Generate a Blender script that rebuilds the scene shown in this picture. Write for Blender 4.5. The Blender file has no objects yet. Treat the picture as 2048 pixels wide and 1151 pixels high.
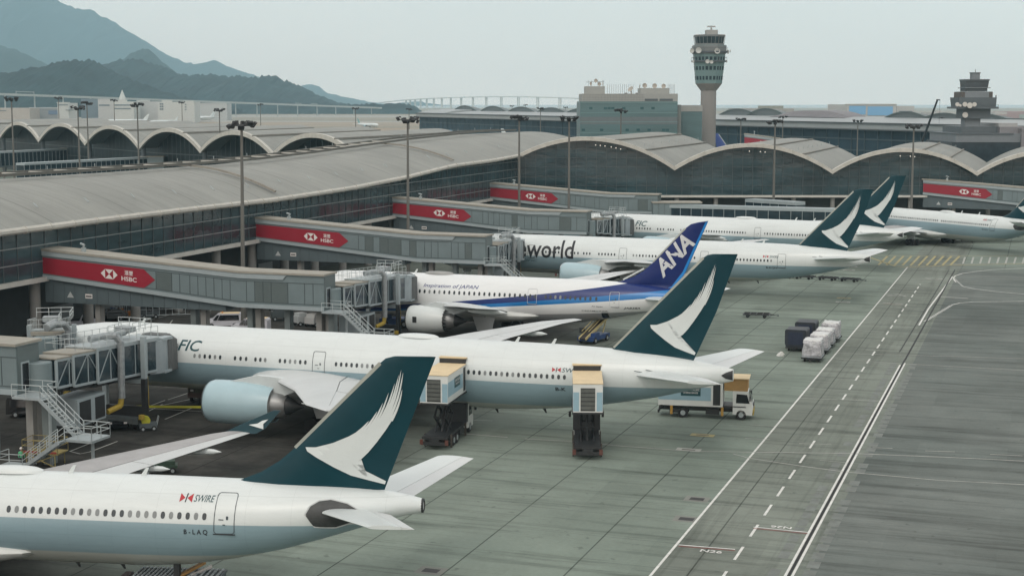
import bpy, bmesh, math, random
import numpy as np
from mathutils import Vector, Matrix
random.seed(7)
R = math.radians
C = bpy.context.scene.collection
scn = bpy.context.scene
# ------------------------------------------------------------------ camera
F_, H_, HY_ = 3050.0, 30.5, 203.0
PIT = math.atan((575.5-HY_)/F_)
cam_d = bpy.data.cameras.new('camera'); cam = bpy.data.objects.new('camera', cam_d); C.objects.link(cam)
cam.location = (0, 0, H_); cam.rotation_euler = (math.pi/2-PIT, 0, 0)
cam_d.sensor_width = 36; cam_d.lens = F_/2048*36; cam_d.clip_start = 1; cam_d.clip_end = 80000
scn.camera = cam
scn.view_settings.view_transform = 'Standard'; scn.view_settings.look = 'None'
scn.view_settings.exposure = 0; scn.view_settings.gamma = 1
# ------------------------------------------------------------------ sky and sun
SUN_EL, SUN_AZ = R(48), R(200)
w = bpy.data.worlds.new('World'); scn.world = w; w.use_nodes = True
nt = w.node_tree; nt.nodes.clear()
wo = nt.nodes.new('ShaderNodeOutputWorld')
sky = nt.nodes.new('ShaderNodeTexSky'); sky.sky_type = 'NISHITA'; sky.sun_disc = False
sky.sun_elevation = SUN_EL; sky.sun_rotation = SUN_AZ; sky.dust_density = 4
b1 = nt.nodes.new('ShaderNodeBackground'); b1.inputs[1].default_value = 0.05
nt.links.new(sky.outputs[0], b1.inputs[0])
b2 = nt.nodes.new('ShaderNodeBackground'); b2.inputs[1].default_value = 1.04
tc = nt.nodes.new('ShaderNodeTexCoord'); sp = nt.nodes.new('ShaderNodeSeparateXYZ')
cr = nt.nodes.new('ShaderNodeValToRGB')
cr.color_ramp.elements[0].position = 0.0; cr.color_ramp.elements[0].color = (1.09, .915, .785, 1)
cr.color_ramp.elements[1].position = 0.5; cr.color_ramp.elements[1].color = (.90, .835, .765, 1)
nz = nt.nodes.new('ShaderNodeTexNoise'); nz.inputs['Scale'].default_value = 2.2; nz.inputs['Detail'].default_value = 3
mp = nt.nodes.new('ShaderNodeMapping'); mp.inputs['Scale'].default_value = (1, 1, 4)
mx = nt.nodes.new('ShaderNodeMix'); mx.data_type = 'RGBA'; mx.blend_type = 'MULTIPLY'; mx.inputs[0].default_value = 1
mr = nt.nodes.new('ShaderNodeMapRange'); mr.inputs[1].default_value = .3; mr.inputs[2].default_value = .7; mr.inputs[3].default_value = .94; mr.inputs[4].default_value = 1.05
nt.links.new(tc.outputs['Generated'], sp.inputs[0]); nt.links.new(sp.outputs['Z'], cr.inputs[0])
nt.links.new(tc.outputs['Generated'], mp.inputs[0]); nt.links.new(mp.outputs[0], nz.inputs['Vector'])
nt.links.new(nz.outputs[0], mr.inputs[0]); nt.links.new(cr.outputs[0], mx.inputs[6]); nt.links.new(mr.outputs[0], mx.inputs[7])
nt.links.new(mx.outputs[2], b2.inputs[0])
ad = nt.nodes.new('ShaderNodeAddShader'); nt.links.new(b1.outputs[0], ad.inputs[0]); nt.links.new(b2.outputs[0], ad.inputs[1])
nt.links.new(ad.outputs[0], wo.inputs[0])
sl = bpy.data.lights.new('sun', 'SUN'); sl.energy = 0.5; sl.angle = R(14); sl.color = (1, .95, .88)
so = bpy.data.objects.new('sun', sl); C.objects.link(so)
_sd = Vector((math.sin(SUN_AZ)*math.cos(SUN_EL), math.cos(SUN_AZ)*math.cos(SUN_EL), math.sin(SUN_EL)))
so.rotation_euler = _sd.to_track_quat('Z', 'Y').to_euler(); so.location = (0, 0, 200)

# ------------------------------------------------------------------ projection helpers (2048 px photograph -> world)
_F = Vector((0, math.cos(PIT), -math.sin(PIT))); _U = Vector((0, math.sin(PIT), math.cos(PIT))); _R = Vector((1, 0, 0))
def ray(px, py): return _R*(px-1024) - _U*(py-575.5) + _F*F_
def at(px, py, z=0.0):
    d = ray(px, py); return Vector((0, 0, H_)) + d*((z-H_)/d.z)
def atY(px, py, Y):
    d = ray(px, py); return Vector((0, 0, H_)) + d*(Y/d.y)
def rplane(px, py, P, n):
    d = ray(px, py); return Vector((0, 0, H_)) + d*((P-Vector((0, 0, H_))).dot(n)/d.dot(n))
P0 = Vector((-58.8, 190, 0)); N = Vector((.945, -.327, 0)).normalized(); D = Vector((.327, .945, 0)).normalized()
def QS(q, s, z=0.0): return P0 + N*q + D*s + Vector((0, 0, z))
def toqs(p): v = p-P0; return v.dot(N), v.dot(D)
ANG_N = math.atan2(N.y, N.x)

# ------------------------------------------------------------------ materials
MATS = {}
def mat(name, col, rough=.6, metal=0.0, var=.12, scale=.6, spec=.5, bump=0.0, stretch=(1, 1, 1), alpha=1.0, emis=0):
    if name in MATS: return MATS[name]
    m = bpy.data.materials.new(name); m.use_nodes = True; MATS[name] = m
    t = m.node_tree; b = t.nodes['Principled BSDF']
    b.inputs['Roughness'].default_value = rough; b.inputs['Metallic'].default_value = metal
    b.inputs['Specular IOR Level'].default_value = spec
    b.inputs['Base Color'].default_value = (*col, 1)
    if emis:
        b.inputs['Emission Color'].default_value = (*col, 1); b.inputs['Emission Strength'].default_value = emis
    if var > 0:
        g = t.nodes.new('ShaderNodeTexCoord'); mpn = t.nodes.new('ShaderNodeMapping'); mpn.inputs['Scale'].default_value = stretch
        n1 = t.nodes.new('ShaderNodeTexNoise'); n1.inputs['Scale'].default_value = scale; n1.inputs['Detail'].default_value = 6; n1.inputs['Roughness'].default_value = .65
        t.links.new(g.outputs['Object'], mpn.inputs[0]); t.links.new(mpn.outputs[0], n1.inputs['Vector'])
        r1 = t.nodes.new('ShaderNodeMapRange'); r1.inputs[1].default_value = .3; r1.inputs[2].default_value = .7
        r1.inputs[3].default_value = 1-var; r1.inputs[4].default_value = 1+var*.7
        x = t.nodes.new('ShaderNodeMix'); x.data_type = 'RGBA'; x.blend_type = 'MULTIPLY'; x.inputs[0].default_value = 1
        x.inputs[6].default_value = (*col, 1)
        t.links.new(n1.outputs[0], r1.inputs[0]); t.links.new(r1.outputs[0], x.inputs[7]); t.links.new(x.outputs[2], b.inputs['Base Color'])
        if bump > 0:
            bp = t.nodes.new('ShaderNodeBump'); bp.inputs['Strength'].default_value = bump; bp.inputs['Distance'].default_value = .1
            t.links.new(n1.outputs[0], bp.inputs['Height']); t.links.new(bp.outputs[0], b.inputs['Normal'])
    return m
class NG:   # tiny node-expression helper
    def __init__(s, m): s.t = m.node_tree
    def n(s, typ): return s.t.nodes.new(typ)
    def m(s, op, a, b=None, c=None):
        x = s.n('ShaderNodeMath'); x.operation = op
        for i, v in enumerate((a, b, c)):
            if v is None: continue
            if isinstance(v, (int, float)): x.inputs[i].default_value = v
            else: s.t.links.new(v, x.inputs[i])
        return x.outputs[0]
    def mix(s, f, a, b, mode='MIX'):
        x = s.n('ShaderNodeMix'); x.data_type = 'RGBA'; x.blend_type = mode
        for i, v in ((0, f), (6, a), (7, b)):
            if isinstance(v, (int, float)): x.inputs[i].default_value = v
            elif isinstance(v, tuple): x.inputs[i].default_value = (*v, 1)
            else: s.t.links.new(v, x.inputs[i])
        return x.outputs[2]
    def dot(s, v, vec):
        x = s.n('ShaderNodeVectorMath'); x.operation = 'DOT_PRODUCT'; s.t.links.new(v, x.inputs[0]); x.inputs[1].default_value = vec; return x.outputs['Value']
    def noise(s, vec, scale, detail=5, rough=.6, sc=(1, 1, 1)):
        mpn = s.n('ShaderNodeMapping'); mpn.inputs['Scale'].default_value = sc; s.t.links.new(vec, mpn.inputs[0])
        x = s.n('ShaderNodeTexNoise'); x.inputs['Scale'].default_value = scale; x.inputs['Detail'].default_value = detail; x.inputs['Roughness'].default_value = rough
        s.t.links.new(mpn.outputs[0], x.inputs['Vector']); return x.outputs[0]
    def ramp(s, v, a, b, c=0.0, d=1.0):
        x = s.n('ShaderNodeMapRange'); x.inputs[1].default_value = a; x.inputs[2].default_value = b; x.inputs[3].default_value = c; x.inputs[4].default_value = d
        s.t.links.new(v, x.inputs[0]); return x.outputs[0]
def newmat(name, rough=.6, spec=.5):
    m = bpy.data.materials.new(name); m.use_nodes = True; MATS[name] = m
    b = m.node_tree.nodes['Principled BSDF']; b.inputs['Roughness'].default_value = rough; b.inputs['Specular IOR Level'].default_value = spec
    return m, b, NG(m)

# concrete / asphalt ground (joints, stains, tyre marks belong to the pavement; the stand floor also carries shade)
def ground_mat():
    m, b, g = newmat('apron_pavement', .95, .08)
    geo = g.n('ShaderNodeNewGeometry'); pos = geo.outputs['Position']
    q0 = g.dot(pos, tuple(N)); s0 = g.dot(pos, tuple(D))
    q = g.m('SUBTRACT', q0, P0.dot(N)); s = g.m('SUBTRACT', s0, P0.dot(D))
    cmb = g.n('ShaderNodeCombineXYZ'); g.t.links.new(q, cmb.inputs[0]); g.t.links.new(s, cmb.inputs[1]); v = cmb.outputs[0]
    big = g.noise(v, .035, 5, .6); med = g.noise(v, .25, 6, .65); fine = g.noise(v, 3.0, 4, .6)
    streak = g.noise(v, .35, 5, .7, (.12, 1.6, 1))     # dark smears along the stand axis
    streak2 = g.noise(v, .5, 5, .7, (1.6, .05, 1))     # tyre tracks along the road
    gate = g.ramp(g.m('ADD', q, g.m('MULTIPLY', g.m('SUBTRACT', big, .5), 34)), 57, 74, 0, 1)  # stand floor darker near the terminal: stain, plus plane shade kept in the colour
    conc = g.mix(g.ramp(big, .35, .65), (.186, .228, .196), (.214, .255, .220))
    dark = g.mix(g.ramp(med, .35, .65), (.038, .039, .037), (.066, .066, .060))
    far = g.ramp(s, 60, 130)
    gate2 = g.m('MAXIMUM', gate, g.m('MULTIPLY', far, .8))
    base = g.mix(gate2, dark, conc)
    asp = g.mix(g.ramp(big, .35, .65), (.128, .150, .140), (.160, .178, .166))
    isasp = g.m('GREATER_THAN', q, 104.4)
    farasp = g.ramp(s, 125, 140)
    isasp = g.m('MULTIPLY', isasp, g.m('SUBTRACT', 1, farasp))
    base = g.mix(isasp, base, asp)
    isroad = g.m('MULTIPLY', g.m('GREATER_THAN', q, 94.8), g.m('LESS_THAN', q, 104.4))
    base = g.mix(g.m('MULTIPLY', isroad, .35), base, (.17, .165, .15))
    mul = g.m('MULTIPLY', g.ramp(med, .3, .7, .88, 1.08), g.ramp(fine, .3, .7, .95, 1.05))
    mul = g.m('MULTIPLY', mul, g.m('SUBTRACT', 1, g.m('MULTIPLY', g.ramp(streak, .50, .68), .45)))
    tr = g.m('MULTIPLY', g.ramp(streak2, .5, .72), g.m('MULTIPLY', isroad, .35))
    mul = g.m('MULTIPLY', mul, g.m('SUBTRACT', 1, tr))
    wn = g.n('ShaderNodeTexWhiteNoise'); wn.noise_dimensions = '2D'; cf = g.n('ShaderNodeCombineXYZ')
    g.t.links.new(g.m('FLOOR', g.m('DIVIDE', g.m('SUBTRACT', q, 93.27), 7.55)), cf.inputs[0]); g.t.links.new(g.m('FLOOR', g.m('DIVIDE', g.m('ADD', s, 2.95), 5.9)), cf.inputs[1]); g.t.links.new(cf.outputs[0], wn.inputs['Vector'])
    mul = g.m('MULTIPLY', mul, g.ramp(wn.outputs['Value'], 0, 1, .94, 1.05))
    spot = g.noise(v, 1.1, 3, .5); mul = g.m('MULTIPLY', mul, g.ramp(spot, .66, .74, 1.0, .72))
    st3 = g.noise(v, .22, 5, .75, (.07, 2.2, 1)); mul = g.m('MULTIPLY', mul, g.m('SUBTRACT', 1, g.m('MULTIPLY', g.m('MULTIPLY', g.ramp(st3, .48, .66), isasp), .18)))
    pt = g.noise(v, .05, 3, .5); mul = g.m('MULTIPLY', mul, g.ramp(pt, .42, .58, .9, 1.06))
    # joints along the road direction every 7.6 m, faint cross joints
    fq = g.m('ABSOLUTE', g.m('SUBTRACT', g.m('FRACT', g.m('DIVIDE', g.m('SUBTRACT', q, 97.05), 7.55)), .5))
    jl = g.m('GREATER_THAN', fq, .5-.0075)
    fs = g.m('ABSOLUTE', g.m('SUBTRACT', g.m('FRACT', g.m('DIVIDE', s, 5.9)), .5))
    jc = g.m('MULTIPLY', g.m('GREATER_THAN', fs, .5-.008), .35)
    jn = g.m('MULTIPLY', g.m('MAXIMUM', jl, jc), g.m('SUBTRACT', 1, isasp))
    jn = g.m('MULTIPLY', jn, g.ramp(med, .3, .6, .38, .62))
    mul = g.m('MULTIPLY', mul, g.m('SUBTRACT', 1, jn))
    cc = g.n('ShaderNodeCombineXYZ')
    for i in range(3): g.t.links.new(mul, cc.inputs[i])
    out = g.mix(1.0, base, cc.outputs[0], 'MULTIPLY')
    g.t.links.new(out, b.inputs['Base Color'])
    g.t.links.new(g.ramp(streak, .5, .75, .95, .8), b.inputs['Roughness'])
    return m
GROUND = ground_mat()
def field_mat():
    m, b, g = newmat('airfield_grass', .9, .2)
    geo = g.n('ShaderNodeNewGeometry'); pos = geo.outputs['Position']
    n1 = g.noise(pos, .0016, 6, .6, (.35, 1.6, 1)); n2 = g.noise(pos, .01, 5, .6, (.3, 1.5, 1))
    c = g.mix(g.ramp(n1, .4, .6), (.30, .24, .175), (.22, .215, .175))
    c = g.mix(g.ramp(n2, .55, .65, 0, .6), c, (.34, .33, .30))
    g.t.links.new(c, b.inputs['Base Color']); return m
FIELD = field_mat()

WHITE = mat('white_paint', (.60, .65, .645), .35, 0, .04, .3)
GREYP = mat('light_grey_paint', (.42, .45, .45), .45, 0, .06, .4)
WING = mat('wing_grey_paint', (.50, .53, .53), .42, 0, .08, .5, stretch=(1, .2, 1))
WINGD = mat('wing_slat_grey', (.33, .33, .33), .5, 0, .12, .8)
NACELLE = mat('pale_blue_nacelle', (.36, .50, .545), .3, 0, .05, .6)
CHROME = mat('bare_metal_lip', (.62, .66, .68), .28, 1, .05)
METAL = mat('engine_metal', (.27, .28, .28), .42, .6, .15, 2)
DARK = mat('dark_metal', (.03, .033, .035), .5, .2, .2, 2)
TYRE = mat('tyre_rubber', (.018, .018, .019), .85, 0, .2, 3)
TEALF = mat('dark_green_tail_paint', (.003, .037, .050), .38, 0, .12, .35, spec=.22)
NAVY = mat('navy_tail_paint', (.008, .020, .115), .36, 0, .08, .35, spec=.25)
SKYB = mat('light_blue_stripe_paint', (.01, .20, .55), .3, 0, .04)
BLACK = mat('black_lettering', (.012, .014, .018), .5, 0, 0)
GREENL = mat('dark_green_lettering', (.006, .055, .065), .4, 0, 0)
NAVYL = mat('navy_lettering', (.01, .03, .16), .4, 0, 0)
REDL = mat('red_lettering', (.38, .02, .03), .5, 0, 0)
WBLIND = mat('lowered_window_blind', (.20, .22, .22), .5, 0, .2, .9)
WGLASS = mat('cabin_window_glass', (.035, .045, .05), .15, 0, .3, .9)
COCK = mat('cockpit_glass', (.01, .012, .015), .08, 0, 0)
SEAM = mat('panel_seam', (.30, .33, .34), .5, 0, 0)
SEAMD = mat('dark_door_outline', (.06, .08, .09), .5, 0, 0)
GLASS = mat('dark_curtain_glass', (.030, .058, .067), .08, 0, .6, .22, spec=.7, bump=.5, stretch=(.45, .45, 1.8))
GLASSF = mat('far_curtain_glass', (.022, .038, .044), .45, 0, .35, .08, spec=.2)
MULL = mat('mullion_grey', (.085, .105, .11), .5, .2, .05)
BEAM = mat('pale_beam_paint', (.50, .50, .46), .6, 0, .10, .5)
CONC = mat('column_concrete', (.24, .24, .225), .8, 0, .15, .5)
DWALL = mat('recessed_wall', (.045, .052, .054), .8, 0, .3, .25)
BRG = mat('bridge_blue_grey_panel', (.165, .215, .225), .45, .1, .12, .35)
BRG2 = mat('bridge_darker_panel', (.105, .135, .135), .45, .1, .12, .5)
BRGL = mat('bridge_light_trim', (.30, .355, .37), .45, 0, .08, .5)
BRROOF = mat('bridge_roof_beige', (.29, .28, .24), .75, 0, .15, .6)
RED = mat('red_advert_panel', (.27, .012, .028), .5, 0, .05)
LOGO = mat('white_advert_print', (.68, .66, .64), .5, 0, 0)
GALV = mat('galvanised_steel', (.36, .41, .42), .5, .3, .15, 2)
YEL = mat('yellow_paint', (.33, .24, .03), .6, 0, .15, 2)
ORANGE = mat('orange_paint', (.55, .20, .03), .6, 0, .15, 2)
BEIGE = mat('beige_roof_panel', (.62, .50, .31), .7, 0, .10, 1)
TRUCKB = mat('truck_pale_blue', (.26, .40, .47), .45, 0, .06, 1)
BLUEP = mat('blue_paint', (.015, .05, .16), .5, 0, .2, 2)
FABR = mat('canopy_fabric', (.11, .12, .12), .8, 0, .2, 1.5)
TGLASS = mat('tunnel_glass', (.018, .035, .045), .12, 0, .4, .5, spec=.5)
PLASTIC = mat('plastic_wrap', (.42, .43, .45), .25, 0, .6, 1.8, bump=.8)
NETB = mat('dark_cover', (.018, .024, .032), .5, 0, .4, 1.2, bump=.6)
PAINTW = mat('white_road_paint', (.62, .63, .60), .7, 0, .22, 1.4)
PAINTF = mat('faded_road_paint', (.36, .37, .34), .75, 0, .25, .9)
PAINTY = mat('yellow_road_paint', (.33, .29, .14), .75, 0, .25, .9)
PAINTR = mat('red_road_paint', (.28, .07, .06), .75, 0, .2, .9)
PAINTK = mat('dark_slot_drain', (.012, .013, .014), .8, 0, .2, .9)
HOODLT = mat('distant_white_paint', (.62, .64, .62), .6, 0, .08, .05)
TOWERC = mat('tower_concrete', (.245, .24, .228), .75, 0, .08, .3, stretch=(1, 1, .2))
TOWERG = mat('tower_green_panel', (.14, .225, .225), .4, 0, .08, .4)
TOWERW = mat('tower_window', (.03, .055, .065), .15, 0, .3, .8)
TEALG = mat('teal_glass', (.085, .158, .168), .3, 0, .25, .1, stretch=(.3, .3, 3), spec=.5)
DGREY = mat('dark_grey_panel', (.075, .095, .105), .5, 0, .15, .3)
DIST = mat('distant_steel_roof', (.29, .32, .325), .5, .1, .1, .03)
DISTG = mat('distant_glass', (.022, .05, .07), .6, 0, .35, .05, spec=.15)

# ------------------------------------------------------------------ mesh helpers
class MB:
    def __init__(s): s.v = []; s.f = []; s.mi = []; s.mats = []; s.cur = 0
    def use(s, m):
        if m not in s.mats: s.mats.append(m)
        s.cur = s.mats.index(m); return s
    def add(s, vs, fs):
        o = len(s.v); s.v += [tuple(x) for x in vs]
        for f in fs: s.f.append(tuple(i+o for i in f)); s.mi.append(s.cur)
        return s
    def box(s, c, sz, rz=0.0, M=None):
        hx, hy, hz = sz[0]/2, sz[1]/2, sz[2]/2
        cs, sn = math.cos(rz), math.sin(rz); vs = []
        for z in (-hz, hz):
            for x, y in ((-hx, -hy), (hx, -hy), (hx, hy), (-hx, hy)):
                p = Vector((x*cs-y*sn, x*sn+y*cs, z))
                if M is not None: p = M @ Vector((x, y, z))
                vs.append((c[0]+p[0], c[1]+p[1], c[2]+p[2]))
        return s.add(vs, [(3, 2, 1, 0), (4, 5, 6, 7), (0, 1, 5, 4), (1, 2, 6, 5), (2, 3, 7, 6), (3, 0, 4, 7)])
    def b2(s, x0, x1, y0, y1, z0, z1): return s.box(((x0+x1)/2, (y0+y1)/2, (z0+z1)/2), (abs(x1-x0), abs(y1-y0), abs(z1-z0)))
    def tube(s, a, b, r, n=6, r2=None, cap=True):
        a = Vector(a); b = Vector(b); d = b-a
        if d.length < 1e-6: return s
        q = d.to_track_quat('Z', 'Y'); r2 = r if r2 is None else r2; vs = []
        for p, rr in ((a, r), (b, r2)):
            for i in range(n):
                t = 2*math.pi*(i+.5)/n; vs.append(p + q @ Vector((rr*math.cos(t), rr*math.sin(t), 0)))
        fs = [(i, (i+1) % n, n+(i+1) % n, n+i) for i in range(n)]
        if cap: fs += [tuple(range(n-1, -1, -1)), tuple(range(n, 2*n))]
        return s.add(vs, fs)
    def path(s, pts, r, n=6):
        for i in range(len(pts)-1): s.tube(pts[i], pts[i+1], r, n)
        return s
    def bar(s, a, b, wd, ht):   # rectangular bar from a to b
        a = Vector(a); b = Vector(b); d = (b-a); L = d.length
        if L < 1e-6: return s
        d.normalize(); up = Vector((0, 0, 1)) if abs(d.z) < .95 else Vector((1, 0, 0))
        x = d.cross(up).normalized(); y = x.cross(d).normalized(); vs = []
        for p in (a, b):
            for u, v in ((-1, -1), (1, -1), (1, 1), (-1, 1)): vs.append(p + x*u*wd/2 + y*v*ht/2)
        return s.add(vs, [(3, 2, 1, 0), (4, 5, 6, 7), (0, 1, 5, 4), (1, 2, 6, 5), (2, 3, 7, 6), (3, 0, 4, 7)])
    def rings(s, rs, closed=True, cap=True):
        n = len(rs[0]); o = len(s.v); vs = [p for r in rs for p in r]; fs = []
        for j in range(len(rs)-1):
            for i in range(n if closed else n-1):
                k = (i+1) % n; fs.append((j*n+i, j*n+k, (j+1)*n+k, (j+1)*n+i))
        if cap and closed: fs += [tuple(range(n-1, -1, -1)), tuple(range((len(rs)-1)*n, len(rs)*n))]
        return s.add(vs, fs)
    def lathe(s, prof, c=(0, 0, 0), n=16, axis='z', cap=True):   # prof: (r, t)
        rs = []
        for r, t in prof:
            ring = []
            for i in range(n):
                a = 2*math.pi*(i+.5)/n; u, v = r*math.cos(a), r*math.sin(a)
                if axis == 'z': p = (c[0]+u, c[1]+v, c[2]+t)
                elif axis == 'x': p = (c[0]+t, c[1]+u, c[2]+v)
                else: p = (c[0]+u, c[1]+t, c[2]+v)
                ring.append(p)
            rs.append(ring)
        return s.rings(rs, True, cap)
    def prism(s, poly, a, b):   # poly: 3d points; extruded by vector a->b offset
        n = len(poly); A = Vector(a); B = Vector(b)
        vs = [Vector(p)+A for p in poly]+[Vector(p)+B for p in poly]
        return s.add(vs, [tuple(range(n-1, -1, -1)), tuple(range(n, 2*n))]+[(i, (i+1) % n, n+(i+1) % n, n+i) for i in range(n)])
    def quad(s, *p): return s.add(p, [tuple(range(len(p)))])
    def build(s, name, m=None, parent=None, smooth=False, world=False, kind=None, label=None, sharp=35):
        me = bpy.data.meshes.new(name)
        vs = s.v
        if world and parent is not None:
            Mi = wmat(parent).inverted(); vs = [tuple(Mi @ Vector(p)) for p in s.v]
        me.from_pydata([tuple(p) for p in vs], [], s.f)
        ms = s.mats if m is None else [m]
        for x in ms: me.materials.append(x)
        if m is None:
            me.polygons.foreach_set('material_index', s.mi)
        bm = bmesh.new(); bm.from_mesh(me); bmesh.ops.recalc_face_normals(bm, faces=bm.faces)
        if smooth:
            for f in bm.faces: f.smooth = True
            for e in bm.edges:
                if len(e.link_faces) == 2 and e.calc_face_angle(0) > R(sharp): e.smooth = False
        bm.to_mesh(me); bm.free()
        o = bpy.data.objects.new(name, me); C.objects.link(o)
        if parent is not None: o.parent = parent
        if kind: o['kind'] = kind
        if label: o['label'] = label
        return o
def wmat(o):
    M = Matrix.Translation(o.location) @ o.rotation_euler.to_matrix().to_4x4() @ Matrix.Diagonal((*o.scale, 1))
    return wmat(o.parent) @ M if o.parent else M
def thing(name, label, cat, loc=(0, 0, 0), rz=0.0, group=None):
    o = bpy.data.objects.new(name, None); C.objects.link(o); o.location = loc; o.rotation_euler = (0, 0, rz)
    o.empty_display_size = .5
    o['label'] = label; o['category'] = cat
    if group: o['group'] = group
    return o
def tag(o, label, cat, group=None):
    o['label'] = label; o['category'] = cat
    if group: o['group'] = group
    return o
def copy_tree(o, parent=None):
    c = o.copy(); C.objects.link(c); c.parent = parent
    for ch in list(o.children):
        copy_tree(ch, c)
    return c
def kids(o): return [x for x in bpy.data.objects if x.parent == o]

_tc = {}
def text2d(s, size=1.0, shear=0.0, bold=0.0, serif=False):
    key = (s, shear, bold)
    if key not in _tc:
        cu = bpy.data.curves.new('t', 'FONT'); cu.body = s; cu.size = 1; cu.shear = shear; cu.offset = bold; cu.resolution_u = 3
        ob = bpy.data.objects.new('t', cu); C.objects.link(ob)
        dg = bpy.context.evaluated_depsgraph_get(); dg.update()
        me = ob.evaluated_get(dg).to_mesh()
        vs = [(v.co.x, v.co.y) for v in me.vertices]; fs = [tuple(p.vertices) for p in me.polygons]
        bpy.data.objects.remove(ob); bpy.data.curves.remove(cu); _tc[key] = (vs, fs)
    vs, fs = _tc[key]; return [(x*size, y*size) for x, y in vs], fs
def twidth(vs): return max(x for x, y in vs)-min(x for x, y in vs)
def fit_text(s, x0, x1, y0, y1, shear=0.0, bold=0.0):
    """text scaled so that its ink fills the rectangle"""
    vs, fs = text2d(s, 1, shear, bold)
    ax, bx = min(v[0] for v in vs), max(v[0] for v in vs); ay, by = min(v[1] for v in vs), max(v[1] for v in vs)
    return [(x0+(x-ax)/(bx-ax)*(x1-x0), y0+(y-ay)/(by-ay)*(y1-y0)) for x, y in vs], fs
def cutmesh(vs, fs, step=.25, xstep=0):
    bm = bmesh.new(); bv = [bm.verts.new((x, 0, z)) for x, z in vs]
    for f in fs:
        try: bm.faces.new([bv[i] for i in f])
        except Exception: pass
    z0, z1 = min(v[1] for v in vs), max(v[1] for v in vs); z = math.floor(z0/step)*step+step
    while z < z1:
        bmesh.ops.bisect_plane(bm, geom=bm.verts[:]+bm.edges[:]+bm.faces[:], plane_co=(0, 0, z), plane_no=(0, 0, 1)); z += step
    if xstep:
        x = min(v[0] for v in vs)+xstep
        while x < max(v[0] for v in vs): bmesh.ops.bisect_plane(bm, geom=bm.verts[:]+bm.edges[:]+bm.faces[:], plane_co=(x, 0, 0), plane_no=(1, 0, 0)); x += xstep
    bm.verts.index_update(); V = [(v.co.x, v.co.z) for v in bm.verts]; Fc = [tuple(v.index for v in f.verts) for f in bm.faces]
    bm.free(); return V, Fc

# ================================================================== AIRCRAFT
def interp(tab, x):
    if x <= tab[0][0]: return tab[0][1:]
    for a, b in zip(tab, tab[1:]):
        if x <= b[0]:
            t = (x-a[0])/(b[0]-a[0]); return tuple(a[i]+(b[i]-a[i])*t for i in range(1, len(a)))
    return tab[-1][1:]
# x, ztop, zbot, half width
B777 = [(0, 4.72, 4.58, .06), (.35, 5.3, 4.0, .7), (1.1, 5.95, 3.45, 1.3), (2.4, 6.72, 2.85, 1.95), (4.0, 7.35, 2.45, 2.45), (5.5, 7.7, 2.28, 2.75), (7.2, 7.98, 2.2, 2.95), (9.5, 8.3, 2.2, 3.08), (13, 8.45, 2.2, 3.1), (20, 8.5, 2.2, 3.1), (52, 8.5, 2.2, 3.1), (55, 8.5, 2.35, 3.05), (58, 8.48, 2.62, 2.9), (61, 8.42, 3.0, 2.66), (64, 8.3, 3.55, 2.3), (67, 8.12, 4.15, 1.85), (70, 7.75, 4.95, 1.25), (72, 7.42, 5.5, .75), (73.3, 7.2, 5.85, .36), (73.9, 7.08, 6.0, .2)]
B330 = [(0, 3.9, 3.75, .06), (.35, 4.35, 3.3, .6), (1.1, 4.95, 2.8, 1.15), (2.4, 5.65, 2.3, 1.75), (4.0, 6.4, 1.9, 2.25), (5.5, 6.85, 1.72, 2.55), (7.5, 7.15, 1.63, 2.75), (10, 7.25, 1.6, 2.82), (46, 7.25, 1.6, 2.82), (49, 7.23, 1.8, 2.78), (52, 7.2, 2.3, 2.66), (55, 7.16, 3.0, 2.4), (57.5, 7.1, 3.75, 2.05), (59.5, 7.0, 4.4, 1.6), (61.3, 6.85, 5.0, 1.15), (62.8, 6.62, 5.4, .75), (63.7, 6.42, 5.58, .42)]
B787 = [(0, 4.3, 4.15, .06), (.35, 4.8, 3.7, .6), (1.1, 5.4, 3.2, 1.2), (2.4, 6.15, 2.7, 1.8), (4.0, 6.85, 2.35, 2.3), (6, 7.35, 2.15, 2.65), (9, 7.7, 2.07, 2.85), (12, 7.8, 2.05, 2.88), (40, 7.8, 2.05, 2.88), (43, 7.78, 2.3, 2.8), (46, 7.74, 2.8, 2.6), (49, 7.65, 3.4, 2.25), (52, 7.45, 4.0, 1.8), (55, 7.1, 4.75, 1.25), (58, 6.6, 5.35, .7), (60.2, 6.2, 5.6, .25)]
class Fus:
    def __init__(s, tab): s.t = tab; s.L = tab[-1][0]
    def side(s, x, z, eps=0.0):
        zt, zb, w_ = interp(s.t, x); zc = (zt+zb)/2; h = (zt-zb)/2
        u = max(-.985, min(.985, (z-zc)/h)); return -(w_+eps)*math.sqrt(1-u*u)
    def mesh(s, mb, n=40):
        xs = sorted(set([t[0] for t in s.t]+[14+i*3.0 for i in range(int((s.L-26)/3))]))
        rs = []
        for x in xs:
            zt, zb, w_ = interp(s.t, x); zc = (zt+zb)/2; h = (zt-zb)/2
            rs.append([(x, -w_*math.cos(2*math.pi*i/n), zc+h*math.sin(2*math.pi*i/n)) for i in range(n)])
        return mb.rings(rs)
    def decal(s, name, vs, fs, m, parent, eps=.012, cut=.25, label=None, xcut=0):
        V, Fc = cutmesh(vs, fs, cut, xcut) if cut else (vs, fs)
        mb = MB(); mb.add([(x, s.side(x, z, eps)-.0, z) for x, z in V], Fc)
        return mb.build(name, m, parent, label=label)
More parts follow.
